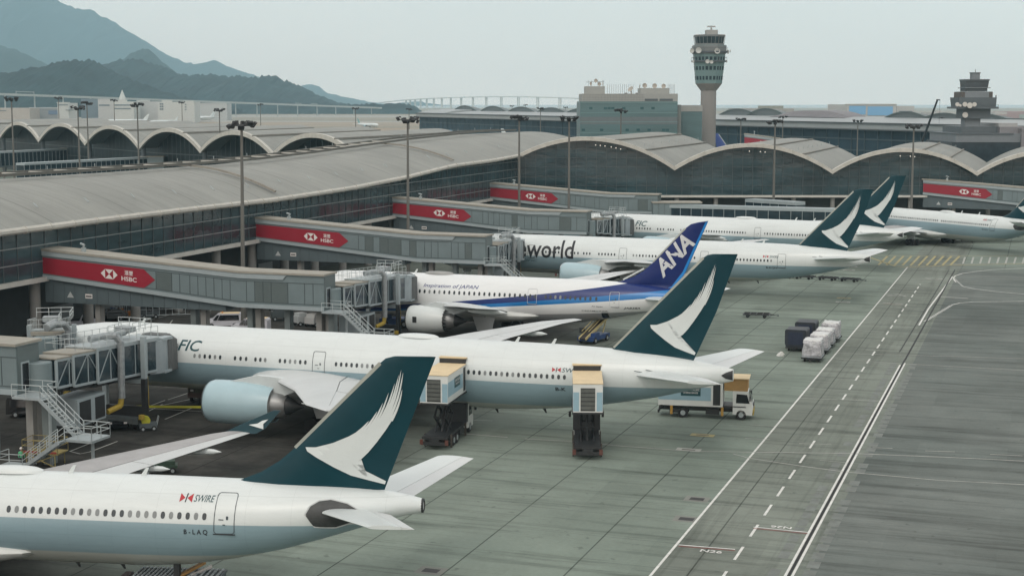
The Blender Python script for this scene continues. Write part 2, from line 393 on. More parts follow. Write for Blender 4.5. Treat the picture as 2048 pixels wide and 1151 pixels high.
def cathay_mat(z1, z2, name):
    m, b, g = newmat(name, .32, .5)
    tcn = g.n('ShaderNodeTexCoord'); sx = g.n('ShaderNodeSeparateXYZ'); g.t.links.new(tcn.outputs['Object'], sx.inputs[0])
    z = sx.outputs['Z']; n1 = g.noise(tcn.outputs['Object'], .5, 5, .6, (.25, 1, 1)); n2 = g.noise(tcn.outputs['Object'], 2.5, 4, .7, (.3, 1, 2))
    band = g.ramp(z, z2-.04, z2+.04); top = g.ramp(z, z1-.02, z1+.02)
    c = g.mix(band, (.40, .43, .40), (.225, .325, .365)); c = g.mix(top, c, (.60, .65, .645))
    # grime low on the belly and faint lap joints
    x = sx.outputs['X']; lj = g.m('GREATER_THAN', g.m('ABSOLUTE', g.m('SUBTRACT', g.m('FRACT', g.m('DIVIDE', x, 2.8)), .5)), .4965)
    for zl in (7.35, 6.62, 4.1, 3.4): lj = g.m('MAXIMUM', lj, g.m('LESS_THAN', g.m('ABSOLUTE', g.m('SUBTRACT', z, zl)), .012))
    f = g.m('MULTIPLY', g.ramp(n1, .3, .7, .94, 1.03), g.ramp(n2, .45, .75, 1.0, .95)); f = g.m('MULTIPLY', f, g.m('SUBTRACT', 1, g.m('MULTIPLY', lj, .14)))
    cc = g.n('ShaderNodeCombineXYZ')
    for i in range(3): g.t.links.new(f, cc.inputs[i])
    g.t.links.new(g.mix(1.0, c, cc.outputs[0], 'MULTIPLY'), b.inputs['Base Color']); return m
LIV777 = cathay_mat(5.28, 3.05, 'white_and_pale_blue_band_paint')
LIV330 = cathay_mat(5.03, 2.87, 'white_and_grey_blue_band_paint')
def ana_mat():
    m, b, g = newmat('white_paint_with_blue_stripes', .3, .5)
    tcn = g.n('ShaderNodeTexCoord'); sx = g.n('ShaderNodeSeparateXYZ'); g.t.links.new(tcn.outputs['Object'], sx.inputs[0])
    x, z = sx.outputs['X'], sx.outputs['Z']; u = g.m('SUBTRACT', x, 36.9)
    def line(a, bb, c): return g.m('SUBTRACT', z, g.m('ADD', a, g.m('ADD', g.m('MULTIPLY', u, bb), g.m('MULTIPLY', g.m('MULTIPLY', u, u), c))))
    s1 = g.m('GREATER_THAN', line(5.84, .1327, .00115), 0); s2 = g.m('GREATER_THAN', line(5.07, .1065, .0002), 0); s3 = g.m('GREATER_THAN', line(4.52, .090, .0002), 0)
    gy = g.m('GREATER_THAN', line(3.3, .06, 0), 0)
    c = g.mix(gy, (.30, .31, .32), (.72, .74, .74)); c = g.mix(s3, c, (.01, .16, .42)); c = g.mix(s2, c, (.006, .022, .135)); c = g.mix(s1, c, (.66, .69, .69))
    n1 = g.noise(tcn.outputs['Object'], .5, 5, .6, (.25, 1, 1)); f = g.ramp(n1, .3, .7, .95, 1.03); cc = g.n('ShaderNodeCombineXYZ')
    for i in range(3): g.t.links.new(f, cc.inputs[i])
    g.t.links.new(g.mix(1.0, c, cc.outputs[0], 'MULTIPLY'), b.inputs['Base Color']); return m
LIVANA = ana_mat()

def foil(xl, xt, y, z, th, n=9):
    """closed airfoil ring in the x-z plane"""
    c = xt-xl; up = []; lo = []
    for i in range(n):
        t = i/(n-1); tt = (1-math.cos(math.pi*t))/2
        yt = th*c*(2.969*math.sqrt(tt)-1.26*tt-3.516*tt**2+2.843*tt**3-1.015*tt**4)/2*1.0
        up.append((xl+tt*c, y, z+yt*1.15+.012*c*math.sin(math.pi*tt))); lo.append((xl+tt*c, y, z-yt*.85+.012*c*math.sin(math.pi*tt)))
    return up+lo[-2:0:-1]
def mainfoil(xl, xt, y, z, th, b, n=9):
    c = xt-xl; up = []; lo = []
    for i in range(n):
        tt = b*(1-math.cos(math.pi*i/(n-1)/2))
        yt = th*c*(2.969*math.sqrt(tt)-1.26*tt-3.516*tt**2+2.843*tt**3-1.015*tt**4)/2
        up.append((xl+tt*c, y, z+yt*1.15+.012*c*math.sin(math.pi*tt))); lo.append((xl+tt*c, y, z-yt*.85+.012*c*math.sin(math.pi*tt)))
    return up+lo[:0:-1]
def subfoil(xl, xt, y, z, th, a, b, n=6):
    c = xt-xl; up = []; lo = []
    for i in range(n):
        tt = a+(b-a)*i/(n-1)
        yt = th*c*(2.969*math.sqrt(tt)-1.26*tt-3.516*tt**2+2.843*tt**3-1.015*tt**4)/2
        up.append((xl+tt*c, y, z+yt*1.15+.012*c*math.sin(math.pi*tt))); lo.append((xl+tt*c, y, z-yt*.85+.012*c*math.sin(math.pi*tt)))
    return up+lo[::-1]
def fin_mesh(poly, thick, name, m, parent, th_tip=.1):
    """vertical surface from an outline in x-z; thickness tapers toward edges"""
    mb = MB(); bmv = [(x, z) for x, z in poly]; zs = [p[1] for p in bmv]; z0, z1 = min(zs), max(zs)
    # horizontal slices
    def span(z):
        xs = []
        for (xa, za), (xb, zb) in zip(bmv, bmv[1:]+bmv[:1]):
            if za == zb: continue
            t = (z-za)/(zb-za)
            if -1e-6 <= t <= 1+1e-6: xs.append(xa+(xb-xa)*t)
        return (min(xs), max(xs)) if xs else None
    lv = sorted(set([z for z in zs]+[z0+(z1-z0)*i/16 for i in range(17)])); rs = []
    for z in lv:
        zz = min(max(z, z0+.005), z1-.005); a = span(zz)
        if not a or a[1]-a[0] < .02: a = (a[0]-.02, a[1]+.02) if a else None
        if not a: continue
        t = (z-z0)/(z1-z0); hw = thick*(1-t)+th_tip*t; L = a[1]-a[0]; ring = []
        pr = [(0, .0), (.04, .42), (.12, .72), (.3, 1), (.55, .85), (.8, .42), (1, .04)]
        for u, k in pr: ring.append((a[0]+u*L, -hw*k, z))
        for u, k in pr[-1:0:-1]: ring.append((a[0]+u*L, hw*k, z))
        rs.append(ring)
    mb.rings(rs); return mb.build(name, m, parent, smooth=True, sharp=50)
def fin_y(poly, thick, tip, x, z):
    zs = [p[1] for p in poly]; z0, z1 = min(zs), max(zs); zz = min(max(z, z0+.005), z1-.005); xs = []
    for (xa, za), (xb, zb) in zip(poly, poly[1:]+poly[:1]):
        if za == zb: continue
        t = (zz-za)/(zb-za)
        if 0 <= t <= 1: xs.append(xa+(xb-xa)*t)
    if not xs: return -.2
    a, b_ = min(xs), max(xs); u = (x-a)/max(b_-a, .01); u = max(0, min(1, u)); t = (zz-z0)/(z1-z0); hw = thick*(1-t)+tip*t
    pr = [(0, .0), (.04, .42), (.12, .72), (.3, 1), (.55, .85), (.8, .42), (1, .04)]
    return -hw*interp(pr, u)[0]

BW_BODY = [(56.44,9.47),(57.1,9.5),(58.21,9.82),(59.2,10.25),(59.85,10.63),(60.2,10.66),(60.5,10.8),(60.8,10.97),(61.1,11.15),(61.4,11.35),(61.65,11.5),(61.85,11.62),(61.98,11.48),(61.49,10.71),(60.93,9.94),(60.38,9.27),(59.94,8.84),(59.34,8.53),(61.42,7.46),(61.34,7.26),(60.36,7.51),(59.27,7.8),(58.18,8.33),(57.09,8.92),(56.55,9.23)]
BW_STR = [((59.75,10.5),(60.43,11.22)),((60.0,10.5),(60.96,11.83)),((60.25,10.5),(61.31,12.35)),((60.5,10.55),(61.67,12.98)),((60.78,10.7),(62.05,13.55)),((61.05,10.85),(62.3,14.07)),((61.3,10.95),(62.45,14.39)),((61.55,11.1),(62.57,14.24)),((61.8,11.25),(62.5,13.2))]
def brush(name, parent, fpoly, thick, tip, A, m, sc=1.0):
    """wing-shaped brush mark on the port and starboard side of a fin; A maps source fin coordinates to this fin"""
    for sd in (-1, 1):
        mb = MB()
        polys = [[A(*p) for p in BW_BODY]]
        for (a, b_) in BW_STR:
            pts = []; L = []; Rr = []
            for i in range(7):
                t = i/6; x = a[0]+(b_[0]-a[0])*t+.16*math.sin(math.pi*t)*((b_[1]-a[1])/3.5); z = a[1]+(b_[1]-a[1])*t-.06*math.sin(math.pi*t)*((b_[1]-a[1])/3.5)
                hw = .085*(1-t)**.6+.004; L.append((x-hw, z+hw*.35)); Rr.append((x+hw, z-hw*.35))
            polys.append([A(*p) for p in L+Rr[::-1]])
        for k, pl in enumerate(polys):
            bm = bmesh.new(); f = bm.faces.new([bm.verts.new((x, 0, z)) for x, z in pl]); bmesh.ops.triangulate(bm, faces=[f])
            zmin = min(p[1] for p in pl); zmax = max(p[1] for p in pl); z = zmin+.3
            while z < zmax:
                bmesh.ops.bisect_plane(bm, geom=bm.verts[:]+bm.edges[:]+bm.faces[:], plane_co=(0, 0, z), plane_no=(0, 0, 1)); z += .3
            xmin = min(p[0] for p in pl); xmax = max(p[0] for p in pl); x = xmin+.4
            while x < xmax:
                bmesh.ops.bisect_plane(bm, geom=bm.verts[:]+bm.edges[:]+bm.faces[:], plane_co=(x, 0, 0), plane_no=(1, 0, 0)); x += .4
            bm.verts.index_update()
            mb.add([(v.co.x, sd*(-fin_y(fpoly, thick, tip, v.co.x, v.co.z)+.06+.006*(k > 0)), v.co.z) for v in bm.verts], [tuple(v.index for v in fc.verts) for fc in bm.faces]); bm.free()
        mb.build(name, m, parent)
FIN330 = [(51.3,6.9),(52.2,7.22),(53.5,7.75),(54.7,8.5),(55.7,9.35),(61.1,14.75),(61.45,15.05),(62.0,15.2),(64.55,15.22),(61.3,6.9)]
FIN777 = [(61.6,7.9),(62.4,8.0),(63.0,8.45),(71.05,16.85),(71.4,17.1),(71.9,17.22),(74.1,17.27),(72.3,12.1),(70.3,7.6)]
FIN787 = [(45.5,7.45),(47.9,7.75),(49.6,8.4),(51.0,9.25),(52.2,10.35),(56.3,14.75),(57.0,15.3),(57.9,15.55),(59.2,15.75),(56.4,9.2),(55.0,7.0)]
def aff(src, dst):
    S = np.array([[*p, 1] for p in src]); Dm = np.array(dst); M = np.linalg.solve(S, Dm)
    return lambda x, z: tuple(np.array([x, z, 1]) @ M)
A330A = lambda x, z: (x, z)
A777A = aff([(61.3, 6.9), (64.6, 15.22), (61.26, 15.05)], [(70.35, 7.75), (74.1, 17.27), (71.2, 17.1)])

def make_aircraft(name, label, loc, ang, spec, group='jets parked at the stands'):
    T = spec['type']; root = thing(name, label, 'airliner', loc, R(ang), group)
    fz = Fus({'777': B777, '330': B330, '787': B787}[T]); liv = spec['liv']
    mb = MB(); fz.mesh(mb); fu = mb.build('fuselage', liv, root, smooth=True, sharp=60)
    L = fz.L
    # ---- wing-body fairing
    P = {'777': dict(fx=(24, 47), fz_=2.4, fw=3.35, fb=1.85), '330': dict(fx=(20, 40.5), fz_=1.9, fw=3.1, fb=1.25), '787': dict(fx=(18, 39), fz_=2.3, fw=3.1, fb=1.75)}[T]
    x0, x1 = P['fx']; rs = []
    for i in range(13):
        t = i/12; x = x0+(x1-x0)*t; k = math.sin(math.pi*t)**.45 if 0 < t < 1 else .02
        zb = P['fb']*k+(P['fz_']+1.2)*(1-k); hw = P['fw']*(.55+.45*k); zt = P['fz_']+1.9*k+1.0*(1-k)*.6
        rs.append([(x, hw*math.cos(a)*(abs(math.cos(a))**-.25 if abs(math.cos(a)) > .01 else 1), (zt+zb)/2+(zt-zb)/2*math.sin(a)) for a in [2*math.pi*j/20+.001 for j in range(20)]])
    MB().rings(rs).build('wing_fairing', mat('fairing_grey_white', (.55, .58, .56), .4, 0, .06, .5), root, smooth=True)
    # ---- wings
    W = {'777': dict(st=[(2.6, 27.6, 42.0, 4.05, .11), (10, 34.3, 43.0, 5.1, .095), (20, 41.0, 46.4, 6.2, .09), (29.3, 46.6, 49.4, 6.85, .085), (32.2, 49.6, 50.9, 7.05, .08)], eng=(9.75, 27.3, 3.2, 2.0, 6.6)),
         '330': dict(st=[(2.4, 21.3, 34.2, 2.6, .12), (9, 26.4, 35.1, 3.1, .11), (19, 33.3, 38.9, 3.7, .10), (28.6, 40.0, 42.7, 4.25, .09), (29.3, 41.2, 43.3, 4.4, .07)], eng=(9.4, 20.3, 2.35, 1.55, 5.2)),
         '787': dict(st=[(2.4, 20.6, 33.5, 3.45, .11), (9.5, 27.2, 34.4, 4.55, .10), (18, 32.6, 38.0, 5.55, .09), (26.5, 38.4, 41.0, 6.4, .08), (29.9, 42.1, 43.0, 6.8, .06)], eng=(9.8, 22.9, 3.1, 1.75, 5.0))}[T]
    for sd in (-1, 1):
        st = [(y, a, b_, z-sd*y*.03, th) for y, a, b_, z, th in W['st']]   # wings skewed, port up and starboard down, to line up from the camera
        wg = MB().rings([mainfoil(a, b_, sd*y, z, th, .705) for y, a, b_, z, th in st]).build('wing', WINGD if T == '330' else WING, root, smooth=True, sharp=50)
        # flaps and ailerons behind the main box, split in two
        for (i0, i1) in ((0, 2), (2, len(st)-1)):
            sub = st[i0:i1+1]
            rs = [subfoil(a, b_, sd*(y+(.12 if k == 0 and i0 else 0)), z-.02-(.12 if spec.get('droop') else 0), th, .715, 1.0) for k, (y, a, b_, z, th) in enumerate(sub)]
            MB().rings(rs).build('flap', WING, wg, smooth=True, sharp=50)
        for y in ((6.2, 13.5, 19.5, 25.0) if T != '787' else (6.5, 14, 21)):
            yy, *_ = y, ; a, b_, z, th = interp(st, y)
            MB().lathe([(.02, -3.6), (.2, -2.8), (.3, -1.6), (.3, -.4), (.2, .7), (.02, 1.3)], (b_-.3, sd*y, z-.42), 8, 'x').build('flap_track_fairing', WHITE, wg, smooth=True)
        if T == '330':
            y, a, b_, z, th = st[-1]
            out = [(a-.2, 0, -.05), (b_+.5, 0, -.05), (b_+1.2, .3, .35), (b_+2.35, .9, 1.75), (b_+1.75, .85, 1.75), (a+1.3, .35, .65)]
            mb = MB(); 
            for dy in (-.05, .05): pass
            q = [(p[0], sd*(y+p[1]+0), z+p[2]) for p in out]
            mb.prism(q, (0, -.05, 0), (0, .05, 0)); wl = mb.build('winglet', TEALF, wg)
            ww = MB(); pl = [(b_-.2, .30, .62), (b_+.5, .42, .72), (b_+1.85, .82, 1.5), (b_+1.0, .42, .7), (b_+1.05, .26, .3)]
            ww.quad(*[(p[0], sd*(y+p[1])-.075, z+p[2]) for p in pl]); ww.build('brush_mark', WHITE, wl)
        # ---- engine
        ey, ex, ez, er, el = W['eng']
        ncol = {'777': NACELLE, '330': NACELLE, '787': WHITE}[T]
        prof = [(er*.86, .0), (er*.93, .12), (er*.985, .5), (er, 1.3), (er*1.0, el*.55), (er*.9, el*.85), (er*.8, el)]
        nc = MB().lathe(prof, (ex, sd*ey, ez), 32, 'x', cap=False).build('engine_nacelle', ncol, root, smooth=True, sharp=60)
        MB().lathe([(er*.80, .35), (er*.83, .02), (er*.865, -.06), (er*.90, .03), (er*.94, .16)], (ex, sd*ey, ez), 32, 'x', cap=False).build('inlet_lip', CHROME if T != '787' else DARK, nc, smooth=True, sharp=80)
        MB().lathe([(er*.80, .35), (er*.78, 1.1), (.35, 1.15), (.02, .55)], (ex, sd*ey, ez), 24, 'x', cap=False).build('fan', DARK, nc, smooth=True)
        ce = MB().lathe([(er*.78, el-.25), (er*.62, el+.02), (er*.56, el+.9), (er*.44, el+1.3)], (ex, sd*ey, ez), 28, 'x', cap=False).build('core_cowl', METAL, nc, smooth=True)
        MB().lathe([(er*.42, el+1.2), (er*.40, el+1.5), (er*.28, el+1.9), (.03, el+2.9)], (ex, sd*ey, ez), 20, 'x').build('exhaust_plug', DARK, nc, smooth=True)
        if T == '787':   # saw-tooth rim
            mb = MB(); k = 18
            for i in range(k):
                a0, a1 = 2*math.pi*i/k, 2*math.pi*(i+1)/k; am = (a0+a1)/2; r1 = er*.81
                mb.quad((ex+el-.05, sd*ey+r1*math.cos(a0), ez+r1*math.sin(a0)), (ex+el+.55, sd*ey+r1*.95*math.cos(am), ez+r1*.95*math.sin(am)), (ex+el-.05, sd*ey+r1*math.cos(a1), ez+r1*math.sin(a1)))
            mb.build('chevron_rim', DARK, nc)
            MB().box((ex+1.4, sd*ey-(er+.01)*(1), ez+.15), (.55, .03, .75)).build('engine_badge', DARK, nc)
        a, b_, z, th = interp(st, ey)
        py = [(ex+1.2, 0, ez+er*.86), (ex+el*.75, 0, z+.5), (a+1.2, 0, z+.35), (b_-3.2, 0, z-.15), (ex+el+2.6, 0, z-.55), (ex+el+.8, 0, ez+er*.42), (ex+el*.7, 0, ez+er*.6)]
        MB().prism([(p[0], sd*ey, p[2]) for p in py], (0, -.27, 0), (0, .27, 0)).build('engine_pylon', mat('pylon_paint', (.55, .6, .6), .4, 0, .05), nc)
    # ---- fin and stabilisers
    fp = {'777': FIN777, '330': FIN330, '787': FIN787}[T]; ft = .5; tp = .12
    shift = 0
    fin = fin_mesh(fp, ft, 'tail_fin', TEALF if T != '787' else NAVY, root, tp)
    le = [p for p in fp if p[1] < max(q[1] for q in fp)-.1][:6]
    i0 = {'777': 2, '330': 4, '787': 4}[T]; a, b_ = fp[i0], fp[i0+1]
    MB().bar((a[0]+.02, 0, a[1]), (b_[0]+.02, 0, b_[1]), .16, .22).build('fin_leading_edge', mat('fin_edge_metal', (.42, .44, .40), .35, .3, .1), fin)
    if T != '787':
        brush('brush_mark', fin, fp, ft, tp, A330A if T == '330' else A777A, WHITE)
    else:
        # lettering along the fin and pale blue trailing band
        vs, fs = text2d('ANA', 1, 0, .028); x0_, x1_ = min(v[0] for v in vs), max(v[0] for v in vs); h = max(v[1] for v in vs)
        for sd in (-1, 1):
            V = []
            for x, y in vs:
                u, v_ = (x-x0_)/(x1_-x0_), y/h
                V.append((53.55+4.05*u+v_*(-1.15), 8.45+4.45*u+v_*1.75))
            V2, F2 = cutmesh(V, fs, .3)
            MB().add([(x, sd*(-fin_y(fp, ft, tp, x, z)+.02), z) for x, z in V2], F2).build('fin_lettering', mat('silver_white_lettering', (.55, .57, .58), .4, 0, 0), fin)
            st_ = [(59.16,15.7),(58.85,15.62),(56.05,9.3),(54.6,7.35),(53.3,6.9),(55.0,7.05),(56.35,9.2)]
            V2, F2 = cutmesh(st_, [tuple(range(7))], .4)
            MB().add([(x, sd*(-fin_y(fp, ft, tp, x, z)+.02), z) for x, z in V2], F2).build('fin_trailing_band', SKYB, fin)
        MB().bar((48.3, 0, 8.0), (51.0, 0, 9.5), .16, .2).build('fin_leading_edge', WHITE, fin)
    HS = {'777': [(1.2, 65.0, 71.8, 6.25, .11), (10.8, 72.0, 74.9, 7.35, .09)], '330': [(1.2, 57.4, 61.9, 5.65, .10), (9.7, 62.6, 65.2, 7.0, .09)], '787': [(1.0, 51.0, 57.0, 5.7, .11), (9.8, 57.6, 60.2, 6.5, .09)]}[T]
    for sd in (-1, 1):
        sb = MB().rings([mainfoil(a, b_, sd*y, z-sd*y*.03, th, .715) for y, a, b_, z, th in HS]).build('horizontal_stabilizer', WHITE, root, smooth=True, sharp=50)
        MB().rings([subfoil(a, b_, sd*y, z-sd*y*.03, th, .725, 1) for y, a, b_, z, th in HS]).build('elevator', mat('elevator_pale_grey', (.58, .61, .61), .4, 0, .05), sb, smooth=True)
    if T == '330':   # unpainted recess round the stabiliser root, exhaust of the auxiliary unit
        pl = [(56.85, 5.75), (57.1, 6.2), (57.6, 6.48), (58.3, 6.55), (59.3, 6.35), (60.2, 5.85), (59.7, 5.2), (58.6, 4.85), (57.4, 4.95)]
        ct = fz.decal('stabilizer_recess', pl, [tuple(range(9))], mat('bare_recess', (.045, .05, .05), .5, .2, .3, 2), root, .045, .15, xcut=.3)
        mb = MB(); q = pl+pl[:1]
        for p_, r_ in zip(q, q[1:]): mb.tube((p_[0], fz.side(*p_)-.02, p_[1]), (r_[0], fz.side(*r_)-.02, r_[1]), .055, 5)
        mb.build('recess_edge', GREYP, ct)
        MB().lathe([(.45, -.5), (.44, .02), (.33, .05), (.30, -.3)], (63.72, 0, 6.0), 16, 'x').build('exhaust_nozzle', DARK, root, smooth=True)
    if T == '777':
        zt, zb, w_ = interp(fz.t, 72.6)
        fz.decal('tail_exhaust', [(72.9, 6.55), (73.3, 6.8), (73.88, 7.0), (73.88, 6.12), (73.3, 6.25)], [(0, 1, 2, 3, 4)], DARK, root, .05, .2)
        sm = MB(); sm.tube((66.4, fz.side(66.4, 6.9)-.03, 6.9), (69.0, fz.side(69, 6.5)-.03, 6.5), .035, 4); sm.tube((65.4, fz.side(65.4, 6.75)-.03, 6.78), (67.2, fz.side(67.2, 6.55)-.03, 6.56), .03, 4)
        sm.build('tail_panel_seam', SEAMD, root)
    # ---- cabin windows
    zw = spec['zw']; zd = spec['zd']
    for x in spec['win']:
        n = 12; rx, rz_ = (.135, .205) if T != '787' else (.15, .25)
        ring = lambda k: [(x+rx*k*math.copysign(abs(math.cos(a))**.8, math.cos(a)), zw+rz_*k*math.copysign(abs(math.sin(a))**.8, math.sin(a))) for a in [2*math.pi*(i+.5)/n for i in range(n)]]
        outer = ring(1.0); fz.decal('window', outer, [tuple(range(n))], WBLIND if random.random() < .16 else WGLASS, root, .014, 0)
    # ---- doors
    for (xa, xb, za, zb_) in spec['doors']:
        r = .16; pts = []
        for cx, cz, a0 in ((xb-r, zb_-r, 0), (xa+r, zb_-r, 90), (xa+r, za+r, 180), (xb-r, za+r, 270)):
            for k in range(4): a = R(a0+30*k); pts.append((cx+r*math.cos(a), cz+r*math.sin(a)))
        mb = MB(); P3 = [Vector((x, fz.side(x, z, .01), z)) for x, z in pts]; P3.append(P3[0])
        # subdivide long vertical edges so the outline follows the hull
        path = []
        for p_, q_ in zip(P3, P3[1:]):
            m_ = 4 if abs(p_.z-q_.z) > .5 else 1
            for k in range(m_): t = k/m_; x = p_.x+(q_.x-p_.x)*t; z = p_.z+(q_.z-p_.z)*t; path.append((x, fz.side(x, z, .012), z))
        path.append(path[0])
        mb.path(path, .028 if T != '787' else .03, 4); dr = mb.build('door', SEAMD if T != '787' else mat('silver_outline', (.5, .53, .55), .4, 0, 0), root)
        xc = (xa+xb)/2
        hb = MB(); fz_y = lambda x, z: fz.side(x, z, .03)
        for dx, dz, sx_, sz_ in ((.18, .95, .12, .22), (-.2, .85, .3, .05), (0, .55, .16, .05)):
            x, z = xc+dx, za+dz; hb.box((x, fz.side(x, z, .02), z), (sx_, .03, sz_))
        hb.build('door_handle', SEAMD, dr)
        MB().box((xc, fz.side(xc, za-.03, .03), za-.04), (xb-xa+.12, .07, .05)).build('door_sill', DARK, dr)
    # ---- roof fittings
    for x, kind in spec.get('ant', []):
        zt, zb, w_ = interp(fz.t, x)
        if kind == 'dome':
            MB().rings([[(x+s_*2.1*math.cos(a)*1.0, .75*k*math.sin(a), zt-.03+h_) for a in [2*math.pi*i/20 for i in range(20)] for s_ in (k,)] for k, h_ in ((1, 0), (.96, .14), (.8, .26), (.5, .33), (.05, .35))]).build('satellite_dome', WHITE if T != '787' else mat('dome_grey', (.28, .29, .28), .5, 0, .1), root, smooth=True)
        else:
            MB().prism([(x, 0, zt-.1), (x+.35, 0, zt-.1), (x+.62, 0, zt+.5), (x+.42, 0, zt+.5)], (0, -.035, 0), (0, .035, 0)).build('antenna', WHITE, root)
    for x in spec.get('belly', []):
        zt, zb, w_ = interp(fz.t, x)
        MB().prism([(x, 0, zb+.1), (x+.35, 0, zb+.1), (x+.5, 0, zb-.42), (x+.38, 0, zb-.42)], (0, -.03, 0), (0, .03, 0)).build('belly_antenna', DARK, root)
    # ---- cockpit glazing
    nx = {'777': 1.9, '330': 1.7, '787': 1.6}[T]
    for k in range(3):
        xa = nx+k*.85; xb = xa+.75
        za = interp(fz.t, xa)[0]-.95+.05*k; zc_ = interp(fz.t, xb)[0]-.9
        fz.decal('cockpit_window', [(xa, za), (xb, zc_-.15), (xb, zc_+.42), (xa+.05, za+.45)], [(0, 1, 2, 3)], COCK, root, .012, .2)
    # ---- landing gear
    ngx = {'777': 5.9, '330': 6.6, '787': 5.6}[T]; mgx = {'777': 37.0, '330': 32.5, '787': 31.5}[T]; mgy = 5.3; wr = .66 if T == '777' else .68; nax = 3 if T == '777' else 2
    g = MB().tube((ngx, 0, .5), (ngx-.15, 0, 2.6), .12, 8).tube((ngx, -.35, .5), (ngx, .35, .5), .09, 6).build('nose_gear', GREYP, root)
    for dy in (-.32, .32): MB().lathe([(.2, -.14), (.46, -.14), (.52, -.08), (.52, .08), (.46, .14), (.2, .14)], (ngx, dy, .52), 16, 'y').build('wheel', TYRE, g, smooth=True)
    MB().box((ngx+.1, .5, 2.0), (1.6, .04, .8)).build('gear_door', WHITE, g)
    for sd in (-1, 1):
        g = MB().tube((mgx, sd*mgy, .9), (mgx-.1, sd*(mgy-.3), 3.2), .17, 8).tube((mgx+1.2, sd*mgy, 2.8), (mgx, sd*mgy, 1.4), .09, 6).bar((mgx-1.5*(nax-1)*.5, sd*mgy, .72), (mgx+1.5*(nax-1)*.5, sd*mgy, .72), .22, .25).build('main_gear', GREYP, root)
        for i in range(nax):
            for dy in (-.62, .62):
                MB().lathe([(.25, -.22), (wr-.08, -.22), (wr, -.12), (wr, .12), (wr-.08, .22), (.25, .22)], (mgx+(i-(nax-1)/2)*1.48, sd*mgy+dy, wr), 18, 'y').build('wheel', TYRE, g, smooth=True)
        MB().prism([(mgx-1.6, sd*(mgy+.35), 3.1), (mgx+1.4, sd*(mgy+.35), 3.1), (mgx+1.1, sd*(mgy+.5), 1.5), (mgx-.9, sd*(mgy+.5), 1.3)], (0, -.03, 0), (0, .03, 0)).build('gear_door', GREYP, g)
    # ---- lettering
    for (txt, x0, x1, z0, z1, m, sh, bo) in spec.get('text', []):
        vs, fs = fit_text(txt, x0, x1, z0, z1, sh, bo); fz.decal('lettering', vs, fs, m, root, .016, .2)
    for (pl, m, nm) in spec.get('shapes', []):
        fz.decal(nm, pl, [tuple(range(len(pl)))], m, root, .018, .2)
    return root, fz
def rng(a, n, p=.533): return [a+i*p for i in range(n)]
def swire(x, z, w_, h):    # small red, white and black flag
    r = [([(x, z), (x+w_*.42, z+h*.5), (x, z+h)], REDL, 'flag_mark'), ([(x+w_, z), (x+w_, z+h), (x+w_*.58, z+h*.5)], REDL, 'flag_mark'), ([(x+w_*.43, z), (x+w_*.52, z), (x+w_*.6, z+h), (x+w_*.5, z+h)], BLACK, 'flag_mark')]
    return r
W777 = rng(8.2, 10)+rng(21.79, 6, .56)+rng(26.2, 3, .6)+rng(28.4, 3, .52)+rng(31.0, 6, .535)+rng(36.86, 20)+rng(50.12, 18)
def shiftx(d, dx): return [x+dx for x in d]
s777 = dict(type='777', liv=LIV777, zw=6.0, zd=4.95, win=W777, doors=[(5.6, 6.7, 4.95, 6.9), (18.6, 19.8, 4.95, 7.0), (34.42, 35.67, 4.96, 7.04), (47.9, 49.15, 4.96, 7.04), (60.15, 61.4, 4.96, 7.04)],
            ant=[(14, 'a'), (44.0, 'dome'), (53.5, 'a'), (57.0, 'a')], belly=[51.5, 56.2], text=[('FIC', 19.85, 22.35, 6.42, 7.42, GREENL, .2, .014), ('SWIRE', 58.9, 60.9, 6.42, 6.8, GREENL, .2, .005), ('B-K', 58.35, 59.3, 4.72, 5.05, BLACK, 0, .02)], shapes=swire(58.0, 6.42, .8, .4))
air777b, _ = make_aircraft('widebody_jet', 'long green tailed white airliner with two catering boxes raised against its side', (-50.56, 156.09, 0), -18.45, s777)
s330 = dict(type='330', liv=LIV330, zw=5.5, zd=4.5, win=rng(8, 12, .524)+rng(18.5, 36, .524)+rng(38.1, 25, .524), doors=[(51.3, 52.55, 4.5, 6.76)],
            ant=[(37.2, 'dome'), (40.8, 'a'), (45.6, 'a')], belly=[44.0, 41], text=[('SWIRE', 50.0-.15, 51.15, 6.28, 6.62, GREENL, .25, .004), ('B - L A Q', 49.42, 50.9, 4.36, 4.72, BLACK, 0, .02)], shapes=swire(48.95, 6.24, .8, .44), droop=False)
air330, _ = make_aircraft('widebody_jet', 'nearest green tailed white airliner, cut by the lower left edge', (-68.5, 100.01, 0), -8.13, s330)
s787 = dict(type='787', liv=LIVANA, zw=5.71, zd=4.74, win=rng(8, 14, .64)+rng(21.32, 24, .70)+rng(38.8, 10, .66)+rng(45.6-.1, 1, .5), doors=[(5.4, 6.5, 4.74, 6.6), (17.5, 18.6, 4.74, 6.6), (36.37, 37.6, 4.72, 6.62), (47.2, 48.4, 4.74, 6.62)],
            ant=[(19.3, 'a'), (23.0, 'dome')], text=[('Inspiration of JAPAN', 21.75, 29.5, 6.14, 6.72, NAVYL, .25, .006), ('JA838A', 48.9, 51.0, 4.42, 4.74, BLACK, .3, .02), ('Air Japan', 44.9, 46.3, 4.62, 4.82, BLACK, 0, .01), ('DREAM)LINER', 43.6, 46.9, 3.98, 4.2, BLACK, 0, .004)],
            shapes=[([(46.0, 3.0), (46.9, 3.0), (46.85, 3.9), (46.05, 3.9)], COCK, 'cargo_opening')])
air787, _ = make_aircraft('widebody_jet', 'white airliner with blue stripes and a navy blue tail lettered in white', (-31.33, 209.29, 0), -19.56, s787)
